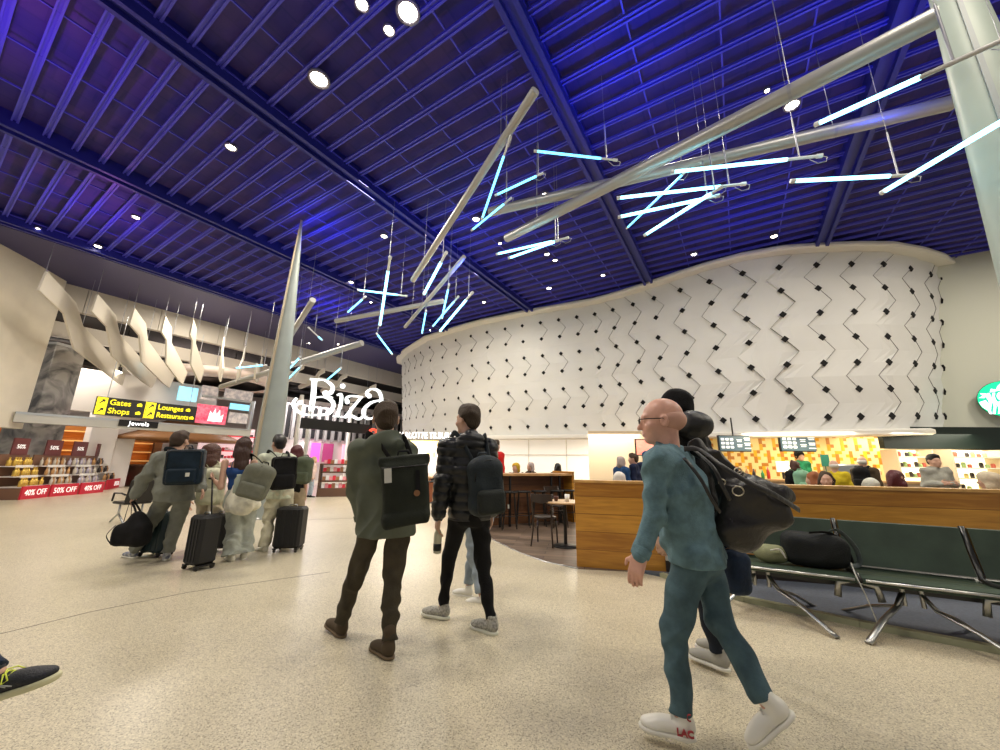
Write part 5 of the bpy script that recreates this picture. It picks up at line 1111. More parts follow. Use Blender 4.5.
def hand_prims(S, w, d, pn, sc=1.0, curl=.5, side=1):
    """palm, four unequal bent fingers and a thumb; d along the hand, pn palm normal"""
    d = V3(d).normalized(); pn = V3(pn); pn = (pn-d*pn.dot(d)).normalized(); s_ = d.cross(pn)*side; k = lambda v: v*sc; w = V3(w); Rm = [[s_[i], d[i], pn[i]] for i in range(3)]
    S.box(w+d*k(.048), (k(.040), k(.048), k(.014)), Rm, k(.012), .01)
    for i, L in enumerate((.072, .082, .076, .060)):
        b = w+d*k(.092)+s_*k((i-1.5)*.0205); a1 = curl*.9+.05*i; d1 = d*math.cos(a1)+pn*math.sin(a1); m_ = b+d1*k(L*.5); a2 = a1+curl*1.1; d2 = d*math.cos(a2)+pn*math.sin(a2)
        S.cap(b, m_, k(.0095), k(.0088), .004); S.cap(m_, m_+d2*k(L*.48), k(.0088), k(.0075), .003)
    b = w+d*k(.028)-s_*k(.034); t1 = b+(d*.6-s_*.75+pn*.35).normalized()*k(.038); S.cap(b, t1, k(.013), k(.0105), .01); S.cap(t1, t1+(d*.85-s_*.2+pn*.5).normalized()*k(.032), k(.0105), k(.0085), .004)
def person(J, label, group=None, h=.01, skin=None, top=None, pants=None, shoes=None, hair=None, hsc=1.0, name='person'):
    H = J['H']; f, r = J['f'], J['r']; skin = skin or SKIN; s = H/1.75
    base_ = (J['anL']+J['anR'])/2; base_ = Vector((base_.x, base_.y, 0)); o = empty(name, base_, label, 'person', group)
    pts = [J[k] for k in ('head','neck','shL','shR','elL','elR','wrL','wrR','hipL','hipR','knL','knR','anL','anR')]
    def bounds(ps, m): return [min(p[i] for p in ps)-m for i in range(3)], [max(p[i] for p in ps)+m for i in range(3)]
    lo, hi = bounds(pts, .2); lo[2] = max(lo[2], -.02); S = SDF(lo, hi, h)
    hu = (J['head']-J['neck']); hu = Vector((0,0,1)) if 'hup' not in J else J['hup']
    hipc = (J['hipL']+J['hipR'])/2; chest = (J['shL']+J['shR'])/2; rt = (J['shR']-J['shL']).normalized(); hr = (J['hipR']-J['hipL']).normalized()
    P, Rm = head_prims(S, J['head'], J['look'], hu, hsc*s)
    S.cap(P(0,-.02,-.05), J['neck']-Vector((0,0,.02)), .053*s*hsc, .062*s, .03); g = .82 if top else 1
    ch = chest.lerp(hipc, .30); S.ecap(chest, ch, (.15*s*g, .07*s*g), (.135*s*g, .095*s*g), rt, .05); S.ecap(ch, hipc, (.13*s*g, .09*s*g), (.135*s*g, .09*s*g), hr, .06)
    tk = (top or {}).get('kind', 'jacket'); aw = 1.0 if tk in ('tank', 'tee') else .8
    for k, sd in (('L', -1), ('R', 1)):
        S.cap(J['sh'+k], J['el'+k], .048*s*aw, .038*s*aw, .03); S.cap(J['el'+k], J['wr'+k], .040*s*aw, .027*s, .02)
        hd = J.get('hd'+k, Vector((0,0,-1))); pn = J.get('pn'+k, rt*(-sd))
        hand_prims(S, J['wr'+k], hd, pn, s*(1.0 if h < .012 else 1.12), J.get('curl', .45), -sd)
        S.cap(J['hip'+k], J['kn'+k], .07*s, .045*s, .04); S.cap(J['kn'+k], J['an'+k], .045*s, .034*s, .03)
    S.mesh('body', skin, o, 1 if h < .012 else 1)
    if top:
        t = top; ps = [J[k] for k in ('neck','shL','shR','elL','elR','wrL','wrR','hipL','hipR')]; lo, hi = bounds(ps, .24); S = SDF(lo, hi, t.get('h', h)); lz = t.get('loose', .02)
        hem = hipc+Vector((0,0,t.get('hem', -.08)*s)); tl = t.get('tl', lz); A0, B0 = .165*s+tl*.6, .095*s+tl
        S.ecap(chest+Vector((0,0,-.01)), ch, (A0, B0*.85), (.155*s+tl, B0+.015), rt, .05); S.ecap(ch, hem, (.152*s+tl, B0+.01), (.158*s+tl*1.1+t.get('flare', 0), B0+.01+t.get('flare', 0)*.6), hr, .06)
        if tk != 'tank':
            S.cap(J['shL'], J['shR'], .046*s+lz*.3, .046*s+lz*.3, .05)
            S.cap(J['shL']+rt*.02, J['neck']+Vector((0,0,.0)), .046*s+lz*.5, .054*s, .06); S.cap(J['shR']-rt*.02, J['neck']+Vector((0,0,.0)), .046*s+lz*.5, .054*s, .06)
            for k in 'LR':
                S.cap(J['sh'+k]-Vector((0,0,.008)), J['el'+k], .053*s+lz*.6, .045*s+lz*.75, .05)
                if tk != 'tee': S.cap(J['el'+k], J['el'+k].lerp(J['wr'+k], .95), .047*s+lz*.9, .034*s+lz*.75, .03)
        if t.get('collar'): S.cap(J['neck']+Vector((0,0,-.02)), J['neck']+Vector((0,0,.035*s))+V3(J['look'])*.01, .072*s, .066*s, .02)
        if t.get('hood'):
            q = J['neck']-f*.075*s; S.ell(q+Vector((0,0,-.01)), (.125*s, .065*s, .085*s), rotm(rt, f), .04); S.ell(J['neck']+Vector((0,0,.03)), (.095*s, .10*s, .05*s), rotm(rt, f), .03)
        amp = t.get('fold', .007); S.folds(amp, t.get('ff', 40), t.get('seed', 1), .8)
        if t.get('puff'):
            pz = t['puff']; S.disp(lambda X, Y, Z: -.013*np.sqrt(np.abs(np.sin((Z+.05*(X-float(chest.x)))*math.pi/pz)))+.008)
        S.cut(hem, (f.x*.06, f.y*.06, -1))
        S.cap(J['neck']+Vector((0,0,-.01)), J['neck']+Vector((0,0,.2)), .058*s, .075*s, .008, 's') if tk in ('tee', 'tank') or t.get('collar') or t.get('hood') else None
        if tk == 'tee':
            for k in 'LR': S.cut_near(J['sh'+k].lerp(J['el'+k], .78), (J['el'+k]-J['sh'+k]).normalized(), .11)
        if tk == 'tank': S.cut(chest+Vector((0,0,-.075*s)), (0, 0, 1))
        jk = S.mesh({'tee': 'shirt', 'tank': 'top', 'shirt': 'shirt'}.get(tk, 'jacket'), t['m'], o)
        if tk == 'tank':
            for sg in (-1, 1): a = MB(); q = chest+rt*sg*.075*s; a.tube([q+Vector((0,0,-.1*s))-f*.10, q+Vector((0,0,.0))-f*.07, q+Vector((0,0,.035*s)), q+Vector((0,0,-.08*s))+f*.09], .01, 6, flat=(.012, .004)); a.build('shoulder_strap', t['m'], o)
        if tk in ('jacket', 'shirt') and h < .012:
            for k in 'LR':
                q = J['el'+k].lerp(J['wr'+k], .93); dd = (J['wr'+k]-J['el'+k]).normalized(); C_ = SDF(*bounds([q], .1), h*.8); C_.cap(q-dd*.02, q+dd*.022, .038*s+lz*.65, .037*s+lz*.6, 0); C_.cut(q+dd*.022, dd); C_.cut(q-dd*.025, -dd); C_.mesh('cuff', t.get('cm', t['m']), jk)
    if pants:
        t = pants; ps = [J[k] for k in ('hipL','hipR','knL','knR','anL','anR')]; lo, hi = bounds(ps, .2); S = SDF(lo, hi, t.get('h', h)); lz = t.get('loose', .012); up_ = .10*s
        S.ecap(hipc+Vector((0,0,up_)), hipc-Vector((0,0,.03*s)), (.145*s+lz, .095*s+lz), (.15*s+lz, .105*s+lz), hr, .05)
        if t.get('seat', True): S.ell(hipc-f*.045*s-Vector((0,0,.03*s)), (.13*s, .085*s, .10*s), rotm(hr, f), .05)
        for k in 'LR':
            S.cap(J['hip'+k]-Vector((0,0,.02)), J['kn'+k], .084*s+lz, .056*s+lz, .035); e = J['an'+k].lerp(J['kn'+k], -.06+t.get('short', 0)); S.cap(J['kn'+k], e, .055*s+lz, t.get('cuff', .045)*s+lz*.6, .03)
        S.folds(t.get('fold', .006), t.get('ff', 42), t.get('seed', 5), 1.0)
        for k in 'LR': dd = (J['an'+k]-J['kn'+k]).normalized(); S.cut_near(J['an'+k].lerp(J['kn'+k], t.get('short', .02)), dd, .16)
        S.cut(hipc+Vector((0,0,up_)), (0, 0, 1)); S.mesh('trousers', t['m'], o)
    if shoes:
        for k in 'LR':
            fd = V3(J.get('toe'+k, f)).normalized(); an = J['an'+k]; side = fd.cross(Vector((0,0,1))).normalized(); fu = side.cross(fd); Rm2 = [[side[i], fd[i], fu[i]] for i in range(3)]
            Q = lambda x, y, z: an+(side*x+fd*y+fu*z)*s; sh_ = shoes.get('h', max(.006, h*.8))
            c0 = Q(0, .06, -.04); S = SDF([c0[i]-.22 for i in range(3)], [c0[i]+.22 for i in range(3)], sh_)
            S.ell(Q(0,-.018,-.035), (.038*s, .048*s, .05*s), Rm2, .02); S.ell(Q(0,.06,-.045), (.041*s, .085*s, .036*s), Rm2, .03); S.ell(Q(0,.135,-.058), (.045*s, .06*s, .028*s), Rm2, .03); S.cap(Q(0,-.01,-.03), Q(0,-.012,shoes.get('high', .02)), .037*s, .040*s, .02)
            S.ell(Q(0,-.008,.05), (.03*s, .035*s, .04*s), Rm2, .01, 's'); S.cut(Q(0,0,-.07), -fu); so = S.mesh('shoe', shoes['m'], o)
            S = SDF([c0[i]-.22 for i in range(3)], [c0[i]+.22 for i in range(3)], sh_); S.ell(Q(0,-.012,-.08), (.041*s, .055*s, .03*s), Rm2, .03); S.ell(Q(0,.065,-.08), (.042*s, .09*s, .03*s), Rm2, .03); S.ell(Q(0,.138,-.078), (.049*s, .066*s, .03*s), Rm2, .03)
            S.cut(Q(0,0,-.068), fu); S.cut(Q(0,0,-.068-shoes.get('sole', .022)), -fu); S.mesh('sole', shoes['sm'], so)
            if shoes.get('detail'):
                a = MB()
                for q in range(5): y_ = .045+q*.018; a.tube([Q(-.022, y_, -.012-q*.006), Q(0, y_+.003, -.004-q*.0065), Q(.022, y_, -.012-q*.006)], .003, 5)
                a.build('laces', shoes.get('lm', shoes['sm']), so)
    if hair:
        t = hair; kd = t.get('kind', 'short'); c = J['head']; lo, hi = [c[i]-.26 for i in range(3)], [c[i]+.2 for i in range(3)]
        if kd == 'long': lo[2] -= .25
        S = SDF(lo, hi, t.get('h', max(.005, h*.7))); hs = hsc*s; look = V3(J['look']).normalized(); rr = look.cross(hu).normalized(); Rm3 = [[rr[i], look[i], hu[i]] for i in range(3)]; Q = lambda x, y, z: c+(rr*x+look*y+hu*z)*hs
        if kd == 'short':
            S.ell(Q(0,-.016,.036), (.083*hs, .102*hs, .092*hs), Rm3, .01); S.ell(Q(0,-.055,-.02), (.064*hs, .052*hs, .06*hs), Rm3, .02); S.ell(Q(0,.03,.09), (.06*hs, .06*hs, .04*hs), Rm3, .03)
            S.ell(Q(0,.085,-.025), (.085*hs, .075*hs, .075*hs), Rm3, .012, 's')
            for sg in (-1, 1): S.ell(Q(sg*.085,.0,-.02), (.03*hs, .03*hs, .04*hs), Rm3, .01, 's')
            S.folds(.003, 60, 3)
        elif kd in ('long', 'bob', 'curly'):
            S.ell(Q(0,-.015,.036), (.088*hs, .106*hs, .094*hs), Rm3, .01); S.ell(Q(0,-.05,-.05), (.09*hs, .066*hs, .10*hs), Rm3, .03)
            for sg in (-1, 1): S.cap(Q(sg*.07,-.01,.0), Q(sg*.075,-.02,-.11), .03*hs, .034*hs, .03)
            if kd == 'long': S.cap(Q(0,-.075,-.08), Q(.0,-.10,-.24), .075*hs, .055*hs, .04); S.cap(Q(.0,-.10,-.22), Q(.02,-.115,-.34), .05*hs, .03*hs, .04); S.cap(Q(-.055,-.06,-.1), Q(-.06,-.07,-.25), .035*hs, .025*hs, .03)
            if kd == 'curly': S.ell(Q(0,-.05,-.085), (.115*hs, .08*hs, .09*hs), Rm3, .04)
            S.ell(Q(0,.10,-.03), (.062*hs, .075*hs, .10*hs), Rm3, .015, 's'); S.folds(.006 if kd != 'curly' else .010, 45 if kd != 'curly' else 38, 4, .35)
        elif kd == 'beanie':
            S.ell(Q(0,-.014,.05), (.088*hs, .107*hs, .09*hs), Rm3, .01); S.cap(Q(0,-.03,-.0), Q(0,.03,.01), .084*hs, .084*hs, .02); S.ell(Q(0,.09,-.05), (.09*hs, .08*hs, .085*hs), Rm3, .01, 's'); S.folds(.003, 40, 2)
        elif kd == 'scarf':
            S.ell(Q(0,-.02,.036), (.10*hs, .12*hs, .10*hs), Rm3, .01); S.ell(Q(0,-.05,-.06), (.09*hs, .075*hs, .08*hs), Rm3, .03); S.ell(Q(0,.10,-.03), (.06*hs, .07*hs, .09*hs), Rm3, .015, 's'); S.folds(.006, 30, 6)
        elif kd == 'thin':
            S.ell(Q(0,-.03,.005), (.081*hs, .09*hs, .065*hs), Rm3, .01); S.ell(Q(0,.08,-.02), (.09*hs, .09*hs, .09*hs), Rm3, .01, 's'); S.ell(Q(0,.0,.10), (.07*hs, .10*hs, .055*hs), Rm3, .01, 's')
        S.mesh({'beanie': 'beanie', 'scarf': 'headscarf'}.get(kd, 'hair'), t['m'], o)
    J['o'] = o; return o
def bones(J):
    return {k: round((J[a]-J[b]).length, 2) for k, a, b in (('upL','shL','elL'),('foL','elL','wrL'),('upR','shR','elR'),('foR','elR','wrR'),('thL','hipL','knL'),('shL_','knL','anL'),('thR','hipR','knR'),('shR_','knR','anR'),('sh','shL','shR'),('tor','neck','hipL'),('hn','head','neck'),('hip','hipL','hipR'))}
def W(x, y, Y): return at(x, y, Y)
def ik(a, b, l0, l1, bend):
    """joint between a and b for bone lengths l0, l1, bending towards bend"""
    d = b-a; L = min(d.length, (l0+l1)*.999); u = d.normalized(); x = (l0*l0-l1*l1+L*L)/(2*L); h = math.sqrt(max(0, l0*l0-x*x)); n = V3(bend); n = (n-u*n.dot(u)).normalized(); return a+u*x+n*h
def jfit(H, f, head, hip, anL, anR, wrL=None, wrR=None, look=None, toeL=None, toeR=None, el_out=.25, sw=.108, elL=None, elR=None, drop=.02, neckoff=0.0, hfac=.515, bendL=None, bendR=None):
    f = Vector(f).normalized(); r = Vector((f.y, -f.x, 0)); J = {'H': H, 'f': f, 'r': r}; P = lambda q: W(*q) if q[0] > 5 or q[1] > 30 else Vector(q)
    hd = P(head); J['head'] = hd; J['neck'] = hd-Vector((0,0,.100*H))-f*(.018*H-neckoff); J['shL'] = J['neck']-r*sw*H-Vector((0,0,.032*H)); J['shR'] = J['neck']+r*sw*H-Vector((0,0,.032*H))
    hc = W(hip[0], hip[1], hip[2]); hc.z = H*hfac-drop; J['hipL'] = hc-r*.05*H; J['hipR'] = hc+r*.05*H
    for k, an, wr, el, tb, sg, bd in (('L', anL, wrL, elL, toeL, -1, bendL), ('R', anR, wrR, elR, toeR, 1, bendR)):
        J['an'+k] = P(an); dl = (J['hip'+k]-J['an'+k]).length; lb_ = min(.245*H, dl*.5*1.012); J['kn'+k] = ik(J['hip'+k], J['an'+k], lb_, lb_, bd or f)
        w_ = P(wr) if wr else J['sh'+k]+Vector((0,0,-.31*H))+r*sg*.03*H+f*.03*H
        J['wr'+k] = w_; J['el'+k] = P(el) if el else ik(J['sh'+k], w_, .165*H, .15*H, -f+r*sg*el_out); d_ = w_-J['el'+k]
        if not el and (w_-J['sh'+k]).length > .315*H: J['wr'+k] = J['sh'+k]+(w_-J['sh'+k]).normalized()*.314*H
        J['hd'+k] = (J['wr'+k]-J['el'+k]).normalized(); J['toe'+k] = Vector(tb) if tb else f.copy()
    J['look'] = Vector(look) if look else f.copy(); return J
# ---------------------------------------------------------------- the man in teal denim, nearest to the camera
DEN = cloth('teal_denim', (.125, .215, .25), .8, vary=.18, vs=18, bump=.2, bs=120); DENP = cloth('teal_cotton', (.068, .118, .14), .8, vary=.15, vs=14, bump=.15)
WSH = mm('white_leather', (.80, .78, .70), .35); GUM = mm('white_rubber', (.78, .76, .68), .5)
J1 = jfit(1.79, (-.74, .67, 0), (661,421,2.30), (698,570,2.33), (681,716,2.27), (767,703,2.10), wrL=(640,555,2.12), elL=(654,516,2.15), wrR=(700,545,2.62), look=(-.95,.30,-.04), toeL=(-.93,.32,.03), toeR=(-.72,.25,-.68), sw=.115)
J1['curl'] = .35; J1['hdL'] = Vector((-.30, .05, -.95))
# ---------------------------------------------------------------- the person in the black beanie just behind him
J2 = jfit(1.90, (-.6, .8, 0), (676,409,2.80), (712,560,2.90), (718,652,2.98), (724,642,3.15), look=(-.8,.6,0), wrR=(734,548,2.85))
J3 = jfit(1.90, (-.30, .95, 0), (386,419,3.16), (386,525,3.2), (342,622,3.45), (388,642,3.12), wrL=(362,520,3.22), elL=(357,488,3.2), wrR=(404,505,3.25), sw=.102, toeL=(-.75,.62,.12), toeR=(-.72,.68,.0))
J4 = jfit(1.90, (-.42, .9, 0), (468,420,3.55), (470,527,3.58), (443,606,3.82), (491,620,3.54), wrL=(438,522,3.42), look=(-.75,.65,0), toeL=(-.93,.35,.02), toeR=(-.78,.6,.0))
J5 = jfit(1.62, (-.4, .9, 0), (474,450,4.35), (478,525,4.35), (482,597,4.25), (468,588,4.45), toeL=(-.9,.3,0), toeR=(-.9,.3,0))
K1 = jfit(1.79, (-.45, .89, 0), (180,441,5.62), (174,500,5.62), (134,551,5.8), (167,553,5.7), wrL=(134,497,5.5), wrR=(203,492,5.5), toeL=(-.95,.3,.03), toeR=(-.6,.8,0), look=(-.1,1,0))
K2 = jfit(1.64, (-.1, .99, 0), (212,454,6.3), (208,510,6.3), (196,546,6.4), (212,549,6.2))
K3 = jfit(1.70, (-.35, .93, 0), (243,447,5.75), (240,505,5.75), (232,556,5.7), (244,553,5.85), wrL=(215,481,5.62), elL=(221,487,5.6), look=(-.75,.6,0), toeL=(-.8,.55,0), toeR=(-.5,.8,0))
K4 = jfit(1.76, (-.55, .83, 0), (279,444,6.35), (279,500,6.35), (265,547,6.3), (286,541,6.55), look=(-.8,.6,0), toeL=(-.93,.35,.03), toeR=(-.6,.8,0))
K5 = jfit(1.62, (-.2, .98, 0), (297,453,6.95), (293,505,6.95), (290,536,7.0), (299,537,6.9))
J6 = jfit(1.95, (.93, .3, 0), (-4.1,1.75,1.75), (-190,560,1.8), (-6,675,1.95), (-4.9,1.5,.12), toeL=(.93,.25,.27), toeR=(.9,.3,-.3))
def shoe(m, sm, **k): d = dict(m=m, sm=sm); d.update(k); return d
person(J1, 'bald person in glasses, teal denim shirt and trousers, walking left in the foreground', h=.0075, skin=SKINT, top=dict(kind='shirt', m=DEN, loose=.018, tl=.038, fold=.006, ff=44, seed=3, collar=True, hem=-.05, flare=.014, h=.008),
       pants=dict(m=DENP, loose=.014, fold=.007, ff=40, seed=8, h=.009, cuff=.046), shoes=shoe(WSH, GUM, detail=True), hair=dict(kind='thin', m=mm('grey_stubble', (.56, .31, .235), .6)), hsc=1.17)
o1 = J1['o']; c = J1['head']; lk = J1['look'].normalized(); rr = lk.cross(Vector((0,0,1))).normalized(); hq = lambda x, y, z: c+(rr*x+lk*y+Vector((0,0,z)))*1.17*1.79/1.75
gl = empty('glasses', c, 'dark-rimmed glasses worn by the bald person', 'glasses')
for sg in (-1, 1): a = MB(); a.tube([hq(sg*.033+.023*math.cos(t*.5236), .105, .003+.017*math.sin(t*.5236)) for t in range(13)], .0018, 5); a.build('lens_rim', BLACK, gl); a = MB(); a.tube([hq(sg*.056, .104, .008), hq(sg*.078, .07, .008), hq(sg*.083, .0, .005), hq(sg*.082, -.02, -.012)], .002, 5, flat=(.0035, .0015)); a.build('temple', BLACK, gl)
a = MB(); a.tube([hq(-.011,.107,.006), hq(0,.112,.009), hq(.011,.107,.006)], .0018, 5); a.build('bridge', BLACK, gl)
# letters and red crescent on the heel of the nearest shoe, pocket flap and seam on the trousers
an = J1['anL']; fd = J1['toeL'].normalized(); sd = fd.cross(Vector((0,0,1))).normalized(); sdo = -sd if (-sd).y < 0 else sd
REDM = mm('red_lettering', (.35, .03, .04), .5)
xd = -fd if (fd.x < 0) else fd; xd = Vector((xd.x, xd.y, 0)).normalized(); nn = Vector((xd.y, -xd.x, 0))
sh1 = [ch for ch in o1.children if ch.name.startswith('shoe')][0]
text_obj('LAC', .042, frame(an + nn*.050 - fd*.01 + Vector((0,0,-.047)), xd), REDM, 'lettering', sh1, extrude=.004, bold=.0015)
a = MB(); a.tube([an+nn*.043-fd*.036+Vector((0,0,.022))-xd*0+Vector((xd.x*.012*math.cos(t), xd.y*.012*math.cos(t), .014*math.sin(t))) for t in (1.0,1.6,2.2,2.8,3.4,4.0,4.6,5.2)], .004, 5); a.build('red_crescent', REDM, sh1)
# ---------------------------------------------------------------- bags
def strap(pts, w_, m, parent, name='strap', up=None, th=.004):
    P = [Vector(p) for p in pts]; out = []
    n = len(P)
    for i in range(n-1):
        p0, p1, p2, p3 = P[max(i-1, 0)], P[i], P[i+1], P[min(i+2, n-1)]
        for k in range(5): t = k/5; out.append(0.5*((2*p1)+(-p0+p2)*t+(2*p0-5*p1+4*p2-p3)*t*t+(-p0+3*p1-3*p2+p3)*t**3))
    out.append(P[-1]); a = MB(); a.tube(out, .01, 8, flat=(w_, th), up=up); return a.build(name, m, parent)
def backpack(J, label, m, w_, h_, d_, m2=None, kind='round', cen=None, h=.009, off=.11, drop=.17, tilt=0.0, sh='LR', group=None, smat=None, lz=.02, full=False):
    s = J['H']/1.75; f, r = J['f'], J['r']; m2 = m2 or m; smat = smat or m; up = (Vector((0,0,1))+r*tilt).normalized(); rr = f.cross(up).normalized()
    c = cen if cen is not None else (J['shL']+J['shR'])/2-f*(off*s+d_/2)-Vector((0,0,drop*s)); Rm = [[rr[i], f[i], up[i]] for i in range(3)]; Q = lambda x, y, z: c+rr*x+f*y+up*z
    o = empty('backpack', c, label, 'backpack', group); S = SDF([c[i]-max(w_, h_) for i in range(3)], [c[i]+max(w_, h_) for i in range(3)], h)
    if kind == 'roll':
        S.box(Q(0,0,-.03*h_), (w_/2, d_/2, h_*.47), Rm, .045, .02); S.box(Q(0,.0,h_*.46), (w_*.56, d_*.34, h_*.08), Rm, .02, .03); S.box(Q(0,-d_*.30,-h_*.45), (w_*.48, d_*.3, h_*.1), Rm, .03, .03)
    elif kind == 'boxy': S.box(c, (w_/2, d_/2, h_/2), Rm, .05, 0)
    else:
        S.box(c, (w_/2, d_/2, h_/2), Rm, .085, 0); S.ell(Q(0,-.01,h_*.35), (w_*.42, d_*.5, h_*.22), Rm, .05)
    S.folds(.004, 18, 7); body = S.mesh('bag_body', m, o)
    S = SDF([c[i]-max(w_, h_)*.8 for i in range(3)], [c[i]+max(w_, h_)*.8 for i in range(3)], h)
    if kind != 'roll': S.box(Q(0,-d_*.52,-h_*.24), (w_*.40, d_*.22, h_*.21), Rm, .04, 0); S.mesh('front_pocket', m2, o)
    a = MB()
    if kind == 'round': zl = [Q(w_*.42*math.cos(t), -d_*.46+.02*abs(math.cos(t)), h_*.12+h_*.36*math.sin(t)) for t in [i*math.pi/10 for i in range(11)]]; a.tube(zl, .005, 5)
    elif kind == 'boxy': a.tube([Q(-w_*.44,-d_*.5,-h_*.05), Q(-w_*.44,-d_*.5,h_*.40), Q(-w_*.36,-d_*.52,h_*.46), Q(w_*.36,-d_*.52,h_*.46), Q(w_*.44,-d_*.5,h_*.40), Q(w_*.44,-d_*.5,-h_*.05)], .006, 5)
    else: a.tube([Q(-w_*.5,-d_*.45,h_*.36), Q(0,-d_*.54,h_*.355), Q(w_*.5,-d_*.45,h_*.36)], .006, 5)
    a.build('zip', BLACK, o)
    a = MB(); a.tube([Q(-.05,d_*.3,h_*.5), Q(-.035,d_*.25,h_*.5+.05), Q(.035,d_*.25,h_*.5+.05), Q(.05,d_*.3,h_*.5)], .01, 6, flat=(.012, .005)); a.build('grab_handle', smat, o)
    for k in sh:
        sg = -1 if k == 'L' else 1; q = J['sh'+k]; t = Q(sg*.07, d_*.35, h_*.40); top = q-rr*sg*.055*s+Vector((0,0,(.085+lz*.6)*s)); fr = q-rr*sg*.05*s+f*(.115+lz)*s-Vector((0,0,.04)); lo_ = q-rr*sg*.01+f*(.07+lz)*s-Vector((0,0,.20*s)); en = q+rr*sg*.05*s-f*(.10+lz)*s-Vector((0,0,.30*s)); bt = Q(sg*w_*.44, d_*.25, -h_*.40)
        strap([t, t.lerp(top, .6)+Vector((0,0,.03)), top, fr, lo_] if k == 'L' or full else [t, t.lerp(top, .6)+Vector((0,0,.03)), top, fr, lo_], .026, smat, o, 'shoulder_strap', up=None)
    return o, Q, Rm
BLKC = cloth('black_fabric', (.007, .007, .008), .8, vary=.3); NAVY = cloth('navy_fabric', (.012, .024, .05), .7, vary=.25); OLIVE = cloth('olive_shell', (.115, .13, .098), .75, vary=.15, vs=6, bump=.1, bs=30)
# black beanie person, big black quilted hood, navy bag
person(J2, 'person in a black beanie and bulky black hooded coat, hidden behind the bald person', h=.011, top=dict(kind='jacket', m=BLKC, loose=.035, puff=.11, hem=-.1), pants=dict(m=cloth('dark_navy_trousers', (.012,.016,.025)), loose=.004), shoes=shoe(mm('grey_mesh', (.33,.32,.28), .7), GUM), hair=dict(kind='beanie', m=BLKC))
q = W(694, 424, 2.62); S = SDF([q.x-.3, q.y-.3, q.z-.3], [q.x+.3, q.y+.3, q.z+.3], .009); S.ell(q, (.115, .11, .095), None, 0); S.ell(q+Vector((-.07,.03,-.03)), (.09,.1,.07), None, .04); S.folds(.007, 26, 5); a_ = S.mesh('travel_pillow', mm('black_nylon', (.012,.012,.012), .45, bump=.2, bscale=30)); tag(a_, 'puffy black hood-like travel pillow behind the bald person\'s neck', 'pillow')
c = W(735, 572, 2.75); S = SDF([c.x-.25, c.y-.25, c.z-.3], [c.x+.25, c.y+.25, c.z+.3], .009); S.box(c, (.075, .10, .14), None, .06, 0); S.folds(.006, 30, 2); b_ = empty('navy_bag', c, 'small navy bag hanging beside the bald person\'s hip', 'bag'); S.mesh('bag_body', NAVY, b_); strap([c+Vector((-.05,0,.15)), c+Vector((-.04,0,.24)), c+Vector((.04,0,.24)), c+Vector((.05,0,.15))], .012, NAVY, b_, 'carry_handle')
# black leather-like holdall on the bald person's back
LEA = mm('black_coated_canvas', (.016, .014, .012), .40, bump=.35, bscale=26)
Yd = 2.22; hp_ = [(712,462,.09),(735,490,.15),(748,512,.17),(775,503,.13),(758,528,.14),(735,535,.14),(786,512,.10)]
c = W(752, 505, Yd); o = empty('holdall', c, 'big black holdall with metal rings slung over the bald person\'s shoulder', 'bag')
S = SDF([c.x-.55, c.y-.35, c.z-.45], [c.x+.5, c.y+.35, c.z+.5], .009)
A_, B_ = W(728, 506, 2.28), W(778, 513, 2.16); ax_ = (B_-A_).normalized()
S.ecap(W(730,500,2.28), W(778,508,2.16), (.19, .12), (.11, .09), (0,0,1), .0); S.ell(W(722, 470, 2.3), (.08, .09, .10), None, .09); S.ell(W(700, 452, 2.28), (.045, .06, .06), None, .07); S.ell(W(740, 535, 2.24), (.13, .1, .10), None, .08)
S.folds(.012, 34, 11); S.mesh('bag_body', LEA, o)
strap([W(684,449,2.16), W(700,450,2.12), W(722,466,2.02), W(748,482,2.0), W(775,495,2.02), W(799,510,2.12)], .016, LEA, o, 'shoulder_strap', up=(.2,-1,.3), th=.006)
strap([W(690,447,2.22), W(712,466,2.06), W(722,485,2.02), W(730,500,2.03)], .014, LEA, o, 'carry_handle', up=(.2,-1,.3), th=.006)
strap([W(684,458,2.12), W(700,478,2.06), W(712,500,2.06), W(720,512,2.08)], .012, LEA, o, 'carry_handle', up=(.2,-1,.3), th=.006)
RNG = mm('brass_ring', (.55,.50,.38), .3, .9)
for x_, y_, rd in ((741,474,.02),(738,471,.02),(738,491,.03),(722,482,.018)):
    q = W(x_, y_, 2.03); a = MB(); a.tube([q+Vector((rd*math.cos(t*.5236), 0, rd*.8*math.sin(t*.5236))) for t in range(13)], .0035, 6); a.build('metal_ring', RNG, o)
# green-grey hooded jacket, brown trousers, boots
person(J3, 'person in a green-grey hooded jacket, brown trousers and suede boots, seen from behind', h=.008, top=dict(kind='jacket', m=OLIVE, loose=.030, hood=True, hem=-.13, flare=.03, fold=.010, ff=30, seed=12, h=.009), pants=dict(m=cloth('brown_chino', (.062,.052,.035), .85), loose=.014, fold=.007, ff=42, h=.009),
       shoes=shoe(mm('brown_suede', (.075,.052,.028), .9), mm('brown_sole', (.16,.11,.06), .7), high=.07, sole=.02, detail=True), hair=dict(kind='short', m=mm('brown_hair', (.055,.032,.016), .7, bump=.6, bscale=120, stretch=(1,1,.25))), hsc=1.14)
PK3 = cloth('olive_pack_canvas', (.020, .024, .017), .75, vary=.2, vs=7)
o, Q, Rm = backpack(J3, 'olive green roll-top backpack on the person in the green-grey jacket', PK3, .335, .45, .17, kind='roll', off=.13, drop=.24, tilt=-.10, smat=BLKC, cen=W(405, 489, 2.88), lz=.03)
